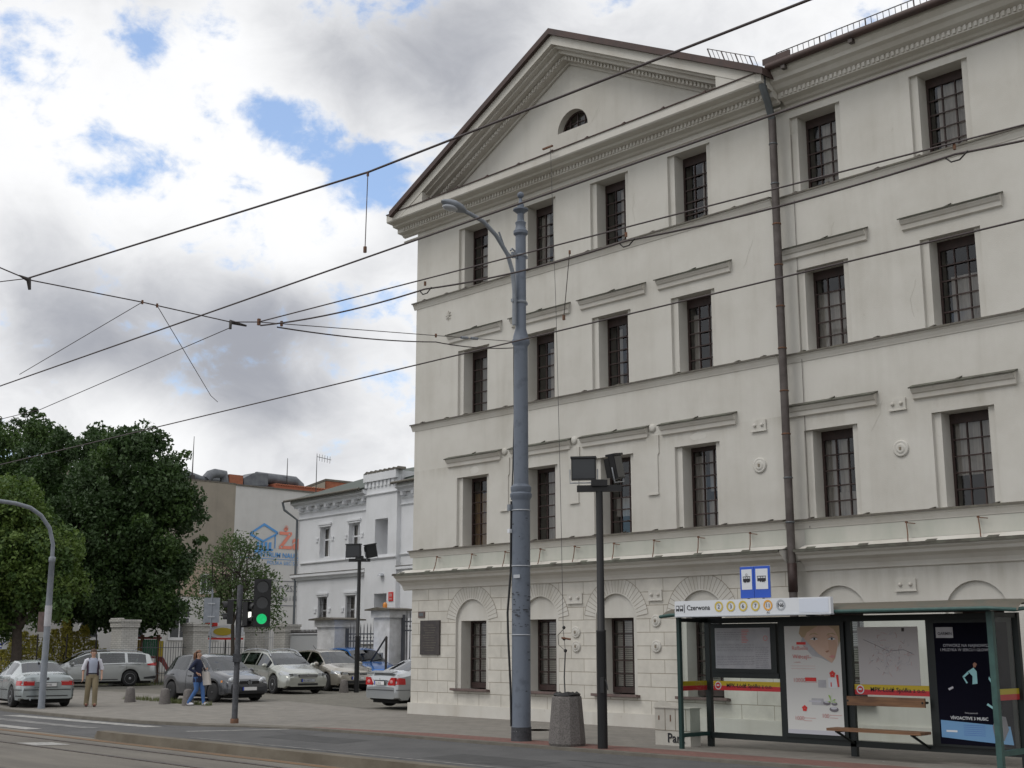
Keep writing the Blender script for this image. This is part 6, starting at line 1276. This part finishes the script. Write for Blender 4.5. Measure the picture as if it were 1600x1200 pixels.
# ================================================================ people
def skin_body(o,name,V,E,Rr,m):
    me=bpy.data.meshes.new('b'); me.from_pydata(V,E,[]); ob=bpy.data.objects.new('b',me); COL.objects.link(ob)
    sk=ob.modifiers.new('s','SKIN'); ss=ob.modifiers.new('u','SUBSURF'); ss.levels=2; ss.render_levels=2
    for i,r in enumerate(Rr): me.skin_vertices[0].data[i].radius=(r,r) if not isinstance(r,tuple) else r
    me.skin_vertices[0].data[0].use_root=True
    bpy.context.view_layer.update(); dg=bpy.context.evaluated_depsgraph_get(); nm=bpy.data.meshes.new_from_object(ob.evaluated_get(dg)); bpy.data.objects.remove(ob,do_unlink=True)
    nm.materials.clear(); nm.materials.append(M[m]); nm.name=name
    for p in nm.polygons: p.use_smooth=True
    r=bpy.data.objects.new(name,nm); COL.objects.link(r); r.parent=o; return r
def loft(mb,rings,m,n=16,skip=None,caps=True):
    # ring: centre, rx, ry
    V=[];F=[]
    for (c,rx,ry) in rings:
        for k in range(n): a=2*PI*k/n; V.append((c[0]+rx*math.cos(a),c[1]+ry*math.sin(a),c[2]))
    for i in range(len(rings)-1):
        for k in range(n):
            if skip and skip(i,k): continue
            F.append((i*n+k,i*n+(k+1)%n,(i+1)*n+(k+1)%n,(i+1)*n+k))
    mb.add(V,F,m,True)
    if caps and not skip: mb.add(V[:n],[tuple(range(n))],m); mb.add(V[-n:],[tuple(range(n))],m)
def person(label,loc,rz,H,J,dress):
    o=thing('person',label,'person',loc,R(rz)); s=H/1.76; o.scale=(s,s,s)
    V=[];E=[];Q=[]
    def v(p,r,par=None):
        V.append(tuple(p)); Q.append(r)
        if par is not None: E.append((par,len(V)-1))
        return len(V)-1
    pel=v((0,0,.95),.12); wa=v((.0,0,1.1),.105,pel); ch=v((.0,0,1.32),.125,wa); nk=v((.0,0,1.47),.055,ch); nk2=v((.01,0,1.53),.052,nk); hd=v((.02,0,1.62),.082,nk2); tp=v((.015,0,1.70),.07,hd)
    for sg in (1,-1):
        L_=J['legs'][sg]; hp=v((0,sg*.09,.9),.085,pel); kn=v(L_[0],.055,hp); an=v(L_[1],.038,kn); v(L_[2],.035,an)
        A=J['arms'][sg]; shd=v((0,sg*.17,1.40),.055,ch); el=v(A[0],.04,shd); wr_=v(A[1],.026,el); d=(Vector(A[1])-Vector(A[0])).normalized(); sd=Vector(A[2]).normalized(); pm=v(Vector(A[1])+d*.05,(.03,.02),wr_); base=Vector(A[1])+d*.085; inw=d.cross(sd)*.018
        kk=v(base,(.03,.018),pm)
        for f_,(off,ln) in enumerate(((-.026,.062),(-.009,.072),(.009,.068),(.026,.052))):
            a1=v(base+sd*off+d*.03,.009,kk); a2=v(base+sd*off*1.1+d*(.03+ln*.55)+inw,.008,a1); v(base+sd*off*1.1+d*(.02+ln*.9)+inw*2,.006,a2)
        t1=v(Vector(A[1])+d*.045-sd*.035,.010,pm); v(Vector(A[1])+d*.085-sd*.05+inw,.008,t1)
    skin_body(o,'body',V,E,Q,'skin')
    def B(mb,nm,par=None): return mb.build(nm,None,par or o,world=False)
    b=MB()
    for sg in (-1,1): b.sphere((.098,sg*.032,1.635),(.012,.014,.008),'sign_white',8,6); b.sphere((.108,sg*.032,1.635),(.006,.006,.006),'ink',6,5); b.sphere((.0,sg*.088,1.625),(.02,.012,.032),'skin',8,6)
    b.obox((.108,0,1.605),(.012,0,-.004),(0,.012,0),(-.006,0,.022),'skin'); b.obox((.100,0,1.565),(.006,0,0),(0,.024,0),(0,0,.005),'ad_pink'); B(b,'face_details'); dress(o,B,J); return o
def tubec(mb,pts,rr,m): mb.tube(pts,rr,12,m)
JM={'legs':{1:[(.12,.10,.50),(.05,.11,.10),(.16,.12,.05)],-1:[(.02,-.11,.50),(-.13,-.12,.10),(-.02,-.13,.05)]},'arms':{1:[(-.03,.27,1.14),(.10,.27,.93),(1,0,0)],-1:[(-.02,-.27,1.14),(.06,-.28,.90),(1,0,0)]}}
def dress_m(o,B,J):
    b=MB(); loft(b,[((0,0,.86),.115,.165),((0,0,.95),.125,.175),((0,0,1.04),.12,.165)],'khaki')
    for sg in (1,-1): L_=J['legs'][sg]; tubec(b,[(0,sg*.085,.92),(L_[0][0]*.6,sg*.1,.68),L_[0],tuple((Vector(L_[0])+Vector(L_[1]))/2),L_[1],(L_[1][0]+.01,L_[1][1],.05)],[.105,.098,.082,.078,.074,.078],'khaki')
    B(b,'trousers'); b=MB(); loft(b,[((0,0,.98),.128,.172),((0,0,1.1),.122,.165),((.0,0,1.25),.135,.18),((0,0,1.38),.125,.19),((0,0,1.44),.09,.14),((0,0,1.475),.06,.07)],'cloth_grey')
    for sg in (1,-1): A=J['arms'][sg]; tubec(b,[(0,sg*.13,1.41),(0,sg*.19,1.39),tuple(Vector((0,sg*.19,1.39)).lerp(Vector(A[0]),.6)),tuple(Vector(A[0])+Vector((.0,0,.03))),tuple(Vector(A[0])+Vector((.02,0,-.04)))],[.07,.072,.066,.064,.062],'cloth_white')
    B(b,'shirt'); b=MB(); n=16
    loft(b,[((0,0,.94),.142,.19),((0,0,1.1),.134,.18),((0,0,1.25),.146,.194),((0,0,1.37),.134,.185),((0,0,1.445),.098,.13)],'vest_plum',n,skip=lambda i,k:(k in (0,15,1,14) if i<2 else k in (0,15,1,14)))
    B(b,'waistcoat'); b=MB(); loft(b,[((.0,0,1.60),.095,.088),((-.008,0,1.66),.100,.092),((-.005,0,1.705),.092,.084),((0,0,1.74),.06,.055),((0,0,1.755),.01,.01)],'hair_dark',16,skip=lambda i,k:(i==0 and (k<5 or k>10))); B(b,'hair')
    b=MB()
    for sg in (1,-1): L_=J['legs'][sg]; b.sphere((L_[1][0]+.06,L_[1][1],.045),(.14,.048,.045),'shoe_brown',12,8)
    B(b,'shoes'); b=MB(); b.lathe((0,0,1.0),[(.001,0)],3,'ink') if 0 else b.box(-.12,.13,-.172,.172,1.0,1.025,'ink') if 0 else loft(b,[((0,0,.985),.132,.177),((0,0,1.02),.132,.177)],'ink'); B(b,'belt')
JW={'legs':{1:[(.16,.07,.50),(.22,.06,.10),(.33,.06,.05)],-1:[(.02,-.08,.50),(-.24,-.08,.11),(-.14,-.08,.05)]},'arms':{1:[(.02,.24,1.14),(.20,.14,1.16),(0,0,1)],-1:[(-.14,-.30,1.16),(.06,-.20,1.04),(0,0,1)]}}
def dress_w(o,B,J):
    b=MB(); loft(b,[((0,0,.84),.12,.165),((0,0,.95),.12,.17),((0,0,1.0),.11,.15)],'denim')
    for sg in (1,-1): L_=J['legs'][sg]; tubec(b,[(0,sg*.08,.90),(L_[0][0]*.6,sg*.09,.68),L_[0],tuple((Vector(L_[0])+Vector(L_[1]))/2),L_[1],(L_[1][0]+.01,L_[1][1],.07)],[.105,.092,.07,.062,.052,.054],'denim')
    B(b,'jeans'); b=MB(); loft(b,[((0,0,.74),.15,.185),((0,0,.85),.145,.185),((0,0,1.0),.13,.17),((0,0,1.1),.118,.15),((.01,0,1.25),.14,.17),((0,0,1.38),.115,.175),((0,0,1.44),.085,.13),((0,0,1.48),.058,.066)],'navy')
    for sg in (1,-1): A=J['arms'][sg]; tubec(b,[(0,sg*.12,1.41),(0,sg*.18,1.39),tuple(Vector((0,sg*.18,1.39)).lerp(Vector(A[0]),.6)),A[0],tuple(Vector(A[0]).lerp(Vector(A[1]),.5)),tuple(Vector(A[0]).lerp(Vector(A[1]),.92))],[.068,.07,.06,.056,.05,.044],'navy')
    B(b,'jacket'); b=MB(); loft(b,[((-.02,0,1.50),.085,.085),((-.022,0,1.56),.10,.098),((-.018,0,1.64),.108,.10),((-.012,0,1.71),.10,.09),((0,0,1.755),.06,.055),((0,0,1.77),.01,.01)],'hair_brown',16,skip=lambda i,k:(i<3 and (k<5 or k>10)))
    b.tube([(-.08,0,1.68),(-.14,0,1.64),(-.15,0,1.52),(-.12,0,1.40)],[.04,.045,.04,.012],10,'hair_brown'); b.tube([(-.02,.07,1.6),(-.04,.09,1.5),(-.02,.10,1.40)],[.03,.03,.01],8,'hair_brown'); B(b,'hair')
    b=MB()
    for sg in (1,-1): L_=J['legs'][sg]; b.sphere((L_[1][0]+.06,L_[1][1],.05),(.13,.045,.048),'shoe_white',12,8)
    B(b,'shoes')
person('man in dark open waistcoat, pale shirt and khaki trousers walking beside the silver saloon',(-37.95,18.45,gz(-37.95,18.45)),-22,1.76,JM,dress_m)
person('woman in long navy jacket, blue jeans and white shoes striding past the grey hatchback',(-35.5,20.7,gz(-35.5,20.7)+.0),32,1.66,JW,dress_w)
b=MB(); wz=gz(-35.5,20.7); c=Vector((-35.5,20.7,wz))+Vector((math.cos(R(32)),math.sin(R(32)),0))*.2+Vector((-math.sin(R(32)),math.cos(R(32)),0))*.1
u=Vector((math.cos(R(32)),math.sin(R(32)),0)); w_=Vector((-u.y,u.x,0))
b.add([c-u*.1+w_*.05+Vector((0,0,1.02)),c+u*.12+w_*.05+Vector((0,0,1.0)),c+u*.2+w_*.05+Vector((0,0,.62)),c-u*.02+w_*.05+Vector((0,0,.60)),c-u*.1-w_*.04+Vector((0,0,1.02)),c+u*.12-w_*.04+Vector((0,0,1.0)),c+u*.2-w_*.07+Vector((0,0,.62)),c-u*.02-w_*.07+Vector((0,0,.60))],[(0,1,2,3),(7,6,5,4),(0,4,5,1),(1,5,6,2),(2,6,7,3),(3,7,4,0)],'bag_cloth')
b.tube([c-u*.06+Vector((0,0,1.0)),c-u*.14+Vector((0,0,1.25)),c-u*.18+w_*.03+Vector((0,0,1.38)),c-u*.05+Vector((0,0,1.2)),c+u*.08+Vector((0,0,1.0))],.012,5,'bag_cloth')
tag(b.build('shoulder_bag'),'cream cloth shoulder bag hanging from the walking woman','bag')
# ================================================================ bus and tram shelter
SX0,SX1,SF,SB=-15.1,-9.05,18.85,19.7
o=thing('tram_shelter','dark green glazed tram stop shelter with posters, a bench and a curved roof','shelter',(-12.1,19.3,0))
def post(x,y,z0,z1,m,w=.035,d=.035): b=MB(); b.box(x-w,x+w,y-d,y+d,z0,z1,m); b.build('post',None,o)
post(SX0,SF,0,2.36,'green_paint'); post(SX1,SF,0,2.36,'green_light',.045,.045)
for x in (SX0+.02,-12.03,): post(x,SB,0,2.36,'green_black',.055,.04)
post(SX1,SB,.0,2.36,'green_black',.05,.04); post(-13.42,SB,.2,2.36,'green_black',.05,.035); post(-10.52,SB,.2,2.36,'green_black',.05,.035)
b=MB(); 
b.box(SX0+.06,SX1-.05,SB-.04,SB+.04,.16,.26,'green_black'); b.box(SX0+.06,SX1-.05,SB-.045,SB+.045,2.26,2.36,'green_black'); b.box(SX0-.03,SX0+.03,SF+.04,SB-.045,.2,.27,'green_paint'); b.box(SX1-.03,SX1+.03,SF+.05,SB-.045,.22,.30,'green_light')
b.box(SX0-.03,SX0+.03,SF+.04,SB-.045,2.28,2.35,'green_black'); b.box(SX1-.03,SX1+.03,SF+.05,SB-.045,2.28,2.35,'green_black'); b.box(SX0,SX1,SF-.03,SF+.03,2.361,2.43,'green_black')
b.box(-14.98,-13.48,SB-.05,SB+.05,1.26,1.36,'green_black'); b.build('frame',None,o)
# roof: shallow curved canopy with teal rim
b=MB(); V=[];F=[]; ys=[18.50,18.54,18.66,19.2,19.75,19.9]; zs=[2.41,2.46,2.525,2.56,2.54,2.49]; xs_=[-15.25,-15.1,-14.9,-8.9,-8.6,-8.45]; ed=[.06,.02,0,0,.01,.05]
for x,e_ in zip(xs_,ed):
    for y,z in zip(ys,zs): V.append((x,y,z-e_))
for i in range(5):
    for j in range(5): F.append((i*6+j,(i+1)*6+j,(i+1)*6+j+1,i*6+j+1))
b.add(V,F,'canopy',True); b.build('roof',None,o)
b=MB(); b.tube([(-15.25,18.49,2.37),(-15.0,18.49,2.40),(-8.9,18.49,2.40),(-8.5,18.49,2.37),(-8.42,19.0,2.42),(-8.45,19.9,2.42)],.03,8,'green_light'); b.tube([(-15.25,18.49,2.37),(-15.27,19.1,2.42),(-15.25,19.9,2.42)],.03,8,'green_light'); b.tube([(-15.1,19.9,2.48),(-9.2,19.9,2.48)],.03,8,'green_black')
for x in (-15.05,-13.6,-12.1,-10.6,-9.1): b.tube([(x,18.52,2.40),(x,18.8,2.50),(x,19.3,2.53),(x,19.85,2.46)],.022,6,'green_black')
b.build('roof_rim',None,o)
# glazing
def gl(pts,nm='glass_panel'): b=MB(); b.add(pts,[(0,1,2,3)],'clear_glass'); b.build(nm,None,o)
gl([(SX0,SF+.04,.27),(SX0,SB-.045,.27),(SX0,SB-.045,2.28),(SX0,SF+.04,2.28)]); gl([(SX1,SF+.05,.30),(SX1,SB-.045,.30),(SX1,SB-.045,2.28),(SX1,SF+.05,2.28)])
gl([(-14.98,SB,.26),(-13.48,SB,.26),(-13.48,SB,1.26),(-14.98,SB,1.26)]); gl([(-11.97,SB,.26),(-10.58,SB,.26),(-10.58,SB,2.26),(-11.97,SB,2.26)])
def stripe(x0,x1,y0,y1,z,txt=None,x_along=True):
    b=MB()
    if x_along: b.box(x0,x1,y0-.004,y0-.002,z,z+.085,'stripe_red'); b.box(x0,x1,y0-.004,y0-.002,z+.086,z+.17,'stripe_yellow')
    else: b.box(x0-.004,x0-.002,y0,y1,z,z+.085,'stripe_red'); b.box(x0-.004,x0-.002,y0,y1,z+.086,z+.17,'stripe_yellow')
    if txt:
        b.text('MPK-Łódź Spółka z o.o.',(x0+.30,y0-.008,z+.055),(1,0,0),(0,0,1),.105,'ink',bold=.01); b.disc((x0+.11,y0-.007,z+.085),.075,(1,0,0),(0,0,1),'sign_white',20); b.disc((x0+.11,y0-.009,z+.085),.055,(1,0,0),(0,0,1),'stripe_red',20); b.obox((x0+.11,y0-.011,z+.09),(.03,0,0),(0,.001,0),(0,0,.014),'sign_white')
    b.build('coloured_stripe',None,o)
stripe(-14.98,-13.48,SB-.002,0,1.03,True); stripe(-11.97,-10.58,SB-.002,0,1.03,True); stripe(SX0-.002,0,SF+.04,SB-.045,1.03,None,False); stripe(SX1-.004,0,SF+.05,SB-.045,1.03,None,False)
# timetable case
b=MB(); b.box(-14.96,-13.5,SB-.07,SB+.02,1.361,2.25,'green_black'); case=b.build('timetable_case',None,o)
b=MB(); y=SB-.075; b.box(-14.86,-13.62,y,y+.004,1.43,2.17,'paper'); rnd=random.Random(5)
for (x0,x1,z0,z1,n,m) in ((-14.82,-14.25,1.95,2.12,5,'ad_grey'),(-14.82,-13.98,1.75,1.9,5,'ad_grey'),(-14.82,-13.98,1.5,1.68,6,'ad_grey'),(-13.95,-13.66,1.45,1.85,12,'ad_grey')):
    for k in range(n):
        z=z0+(z1-z0)*k/n; x=x0
        while x<x1-.02: w=rnd.uniform(.02,.09); b.box(x,min(x1,x+w),y-.002,y-.0005,z,z+.006,m); x+=w+.012
for k in range(9): b.box(-14.25,-14.25+rnd.uniform(.08,.17),y-.002,y-.0005,1.9+.028*k,1.915+.028*k,'ad_pink')
b.disc((-13.72,y-.003,1.98),.05,(1,0,0),(0,0,1),'ad_pink',18,.035); b.build('timetable',None,case)
# left poster (light box)
b=MB(); b.box(-13.38,-12.09,SB-.08,SB+.04,.261,2.259,'green_black'); lbx=b.build('poster_case',None,o)
b=MB(); X0,X1,Z0,Z1=-13.30,-12.16,.33,2.19; y=SB-.085; W_=X1-X0; H_=Z1-Z0
def A(x,z,k=0): return (X0+W_*x,y-.001-.0012*k,Z0+H_*z)
b.quad(A(0,0),A(1,0),A(1,1),A(0,1),'ad_white'); P=lambda pts,m,k: b.poly([A(x,z,k) for x,z in pts],m)
P([(.33,.93),(.36,1),(.93,1),(.97,.93),(.96,.82),(.90,.70),(.84,.655),(.60,.745),(.33,.90)],'skin_print',1); P([(.27,.93),(.30,1),(.62,1),(.50,.965),(.42,.94),(.38,.90),(.33,.885)],'hair_print',2); P([(.80,1),(1,1),(1,.86),(.97,.80),(.965,.90),(.90,.965)],'hair_print',2)
P([(.78,.93),(.88,.90),(.955,.82),(.90,.70),(.86,.68),(.80,.76)],'skin_mid',2); P([(.735,.765),(.80,.775),(.79,.755),(.75,.752)],'skin_shade',3)
for cx,s in ((.55,1),(.86,1)):
    P([(cx-.10,.905),(cx-.02,.925),(cx+.09,.912),(cx+.02,.935),(cx-.06,.93)],'hair_print',3); P([(cx-.08,.875),(cx,.893),(cx+.07,.876),(cx,.866)],'sign_white',3); b.disc(A(cx,.879,4),.022,(1,0,0),(0,0,1),'ink',12); P([(cx-.09,.877),(cx,.898),(cx+.08,.88),(cx,.893)],'ink',5)
P([(.79,.715),(.85,.73),(.91,.72),(.86,.70)],'ad_pink',3); P([(.33,.90),(.60,.745),(.84,.655),(.66,.70),(.50,.72),(.30,.84)],'paper',4)
P([(.22,.825),(.39,.825),(.39,.85),(.22,.85)],'ad_red',5); T=lambda s_,x,z,sz,m='ad_red',bo=0: b.text(s_,A(x,z,6),(1,0,0),(0,0,1),sz,m,bold=bo)
T('Raffaello',.13,.775,.10,'ad_rose',bo=-.01); T('Więcej',.14,.695,.10,'ad_rose'); T('niż',.40,.715,.035); T('czekasz',.40,.70,.03); T('na święta',.16,.655,.035,'ad_pink')
for k in range(2): b.box(X0+.12,X0+.62,y-.004,y-.003,Z0+H_*(.60+.025*k),Z0+H_*(.60+.025*k)+.004,'ad_pink')
T('10000',.13,.475,.105,'ad_pink'); P([(.35,.485),(.55,.485),(.55,.52),(.35,.52)],'ad_red',5); T('1000',.13,.125,.10,'ad_pink'); T('100',.62,.155,.10,'ad_pink')
for x,z,n in ((.35,.475,3),(.30,.145,3),(.30,.12,2),(.76,.18,3),(.76,.155,2)): b.box(X0+W_*x,X0+W_*(x+.07*n),y-.005,y-.004,Z0+H_*z,Z0+H_*z+.007,'ad_pink')
def flower(x,z,s,m='ad_red'):
    for k in range(5): a=2*PI*k/5+.3; b.disc(A(x+s*.6*math.cos(a)/W_,z+s*.6*math.sin(a)/H_,6+k*.2),s*.5,(1,0,0),(0,0,1),m,10)
flower(.84,.555,.055); flower(.32,.235,.05); P([(.90,.55),(.94,.55),(.95,.44),(.92,.44)],'ad_red',5); P([(.80,.44),(.82,.44),(.82,.48),(.80,.48)],'ad_red',5)
P([(.76,.43),(.92,.43),(.92,.52),(.76,.52)],'sign_white',4); P([(.58,.43),(.72,.43),(.72,.50),(.58,.50)],'paper',3)
for x,z,s in ((.72,.29,.075),(.85,.285,.06),(.84,.235,.09)): b.prism([A(x+s*math.cos(2*PI*k/16)/W_,z+s*.5*math.sin(2*PI*k/16)/H_,6) for k in range(16)],(0,-.001,0),'ad_grey'); b.prism([A(x+.7*s*math.cos(2*PI*k/16)/W_,z+.012+.25*s*math.sin(2*PI*k/16)/H_,8) for k in range(16)],(0,-.001,0),'ad_text')
for dx,dz in ((-.05,.05),(.02,.07),(.08,.02),(-.08,.0),(.1,-.005)): P([(.80,.30),(.81+dx*.5,.31+dz),(.80+dx,.30+dz*1.3)],'ad_green',10)
P([(.45,.27),(.68,.27),(.66,.33),(.45,.33)],'paper',4); P([(.40,.31),(.62,.31),(.62,.295),(.40,.295)],'ad_text',5); b.box(X0,X1,y-.004,y-.003,Z0,Z0+.07,'ad_text')
b.build('chocolate_poster',None,lbx)
# map on the middle glass
b=MB(); y=SB-.012; b.box(-11.86,-10.73,y,y+.008,1.2,2.16,'map_paper'); rnd=random.Random(8); c=Vector((-11.25,y-.002,1.72))
for k in range(110):
    a=rnd.uniform(0,2*PI); r=rnd.uniform(.02,.42); q=c+Vector((r*math.cos(a),0,r*math.sin(a)*.8)); a2=a+rnd.uniform(-1.8,1.8); e_=q+Vector((math.cos(a2),0,math.sin(a2)*.8))*rnd.uniform(.03,.14)
    if -11.84<e_.x<-10.75 and 1.22<e_.z<2.13: m_=(q+e_)/2+Vector((rnd.uniform(-.03,.03),0,rnd.uniform(-.03,.03))); b.tube([q,m_,e_],.0022,3,rnd.choice(['ad_text','ad_text','ad_pink','ad_text']),caps=False)
b.tube([(-11.75,y-.002,1.95),(-11.5,y-.002,1.85),(-11.3,y-.002,1.76),(-11.0,y-.002,1.78),(-10.85,y-.002,1.72)],.004,3,'ad_grey',caps=False)
b.box(-11.02,-10.97,y-.003,y-.001,2.08,2.14,'plaque_bronze'); b.build('city_map',None,o)
# right poster
b=MB(); b.box(-10.47,-9.10,SB-.08,SB+.04,.261,2.259,'green_black'); lb2=b.build('poster_case',None,o)
b=MB(); X0,X1,Z0,Z1=-10.40,-9.16,.30,2.21; y=SB-.085; W_=X1-X0; H_=Z1-Z0
b.quad(A(0,0),A(1,0),A(1,1),A(0,1),'ad_dark'); P([(.02,.055),(.02,.195),(.95,.165),(.98,.02),(.5,.035)],'ad_blue',1); P([(.03,.875),(.27,.875),(.27,.965),(.03,.965)],'paper',1)
b.text('GARMIN',A(.055,.90,3),(1,0,0),(0,0,1),.065,'ink',bold=.02); b.text('OTWÓRZ NA NAJNOWSZE',A(.12,.80,3),(1,0,0),(0,0,1),.066,'ad_text'); b.text('I MUZYKA W SERCU I GŁOWIE',A(.08,.765,3),(1,0,0),(0,0,1),.062,'ad_text')
b.text('VÍVOACTIVE 3 MUSIC',A(.16,.205,3),(1,0,0),(0,0,1),.066,'sign_white',bold=.015); b.text('Nowy pomocnik',A(.36,.255,3),(1,0,0),(0,0,1),.032,'ad_text')
for k in range(6): b.box(X0+W_*.33,X0+W_*.62,y-.004,y-.003,Z0+H_*(.16-.016*k),Z0+H_*(.16-.016*k)+.004,'plate_blue')
b.box(X0+W_*.09,X0+W_*.24,y-.004,y-.003,Z0+H_*.10,Z0+H_*.115,'sign_white')
# runner silhouette on the poster
P([(.44,.60),(.52,.63),(.56,.60),(.56,.50),(.49,.495),(.50,.56)],'ad_cyan',3); P([(.44,.60),(.36,.555),(.38,.545),(.45,.58)],'ad_cyan',3); P([(.36,.555),(.41,.50),(.43,.505),(.385,.55)],'ad_cyan',3)
P([(.52,.63),(.55,.635),(.57,.66),(.54,.675),(.515,.66)],'skin_shade',3); P([(.72,.56),(.76,.52),(.75,.50),(.71,.54)],'ad_cyan',3); P([(.66,.33),(.76,.29),(.77,.305),(.68,.345)],'ad_cyan',3); P([(.15,.455),(.22,.475),(.23,.46),(.17,.44)],'ad_text',3)
P([(.74,.06),(.72,.16),(.78,.25),(.90,.24),(.93,.14),(.86,.05)],'ad_grey',3); b.disc(A(.80,.17,5),.03,(1,0,0),(0,0,1),'ad_cyan',12)
b.build('watch_poster',None,lb2)
# bench
b=MB(); b.obox((-11.30,19.22,.47),(.86,0,0),(0,.17,0),(0,0,.022),'wood_bench'); b.build('bench_seat',None,o)
b=MB(); b.obox((-11.30,19.52,.93),(.72,0,0),(0,.018,0),(0,0,.075),'wood_bench'); b.build('bench_back',None,o)
b=MB()
for x in (-12.0,-10.62): b.tube([(x,19.08,.44),(x,19.60,.44)],.02,6,'green_black'); b.tube([(x,19.10,.44),(x,19.64,.22)],.022,6,'green_black'); b.tube([(x,19.5,.93),(x,19.68,.93)],.02,6,'green_black')
b.build('bench_bracket',None,o)
# name board at the front edge
b=MB(); b.box(-14.80,-11.53,18.37,18.45,2.37,2.64,'sign_white'); b.box(-12.13,-11.57,18.364,18.3699,2.39,2.62,'sign_panel'); b.box(-14.80,-11.53,18.36,18.47,2.352,2.3699,'lens_grey')
for x in (-14.4,-12.0): b.box(x-.02,x+.02,18.38,18.86,2.33,2.352,'green_black')
nb=b.build('name_board',None,o)
b=MB(); y=18.364; r_=(1,0,0); u_=(0,0,1)
b.text('Czerwona',(-14.52,y,2.475),r_,u_,.125,'ink',bold=.012); b.box(-14.58,-14.568,y-.001,y,2.43,2.58,'ink')
for cx,m in ((-14.73,0),(-14.64,1)):
    b.box(cx-.036,cx+.036,y-.001,y,2.47,2.56,'ink'); b.box(cx-.024,cx+.024,y-.003,y-.0011,2.50,2.545,'sign_white'); b.box(cx-.028,cx-.014,y-.001,y,2.455,2.47,'ink'); b.box(cx+.014,cx+.028,y-.001,y,2.455,2.47,'ink')
for k,(s_,m) in enumerate((('2','ring_yellow'),('3','ring_yellow'),('6','ring_yellow'),('7','ring_yellow'),('11','ring_orange'),('N6','ring_grey'))):
    cx=-13.80+.26*k; b.disc((cx,y-.001,2.525),.092,r_,u_,m,28,.062); b.text(s_,(cx,y-.002,2.492),r_,u_,.095,'ink','CENTER',bold=.01)
b.text('A0',(-12.76,y-.002,2.385),r_,u_,.055,'ink','CENTER'); b.build('route_lettering',None,nb)
# stop signs on the shelter edge
for k,(x,kind) in enumerate(((-13.21,'tram'),(-12.895,'bus'))):
    o2=thing('stop_sign','blue and white %s stop sign standing above the shelter name board, %s of the pair'%(kind,'left' if k==0 else 'right'),'sign',(x,18.42,2.64))
    b=MB(); b.obox((x,18.42,2.93),(.15,.02*(1 if k else -.6),0),(0,.008,0),(0,0,.27),'sign_blue'); b.obox((x,18.43,2.93),(.156,.02*(1 if k else -.6),0),(0,.004,0),(0,0,.277),'lens_grey'); b.obox((x,18.409,2.98),(.115,.015*(1 if k else -.6),0),(0,.002,0),(0,0,.175),'sign_white'); b.build('sign_panel',None,o2)
    b=MB(); b.box(x-.02,x+.02,18.435,18.455,2.45,3.1,'green_black'); b.build('bracket',None,o2)
    b=MB(); y=18.402; sl_=.15*(1 if k else -.6)
    def bx(x0,x1,z0,z1,m='ink'): b.add([(x+x0,y+x0*sl_,z0),(x+x1,y+x1*sl_,z0),(x+x1,y+x1*sl_,z1),(x+x0,y+x0*sl_,z1)],[(0,1,2,3)],m)
    bx(-.08,.08,2.945,2.995); bx(-.085,.085,3.022,3.032); bx(-.078,-.070,2.99,3.03); bx(.07,.078,2.99,3.03); bx(-.02,-.012,2.99,3.03); bx(.02,.028,2.99,3.03)
    for dx in (-.05,-.02,.02,.05): b.disc((x+dx,y-.001,2.94),.014,(1,sl_,0),(0,0,1),'ink',10)
    if not k: b.disc((x+.0,y,3.06),.022,(1,sl_,0),(0,0,1),'ink',12,.016); bx(-.004,.004,3.03,3.04)
    b.build('pictogram',None,o2)
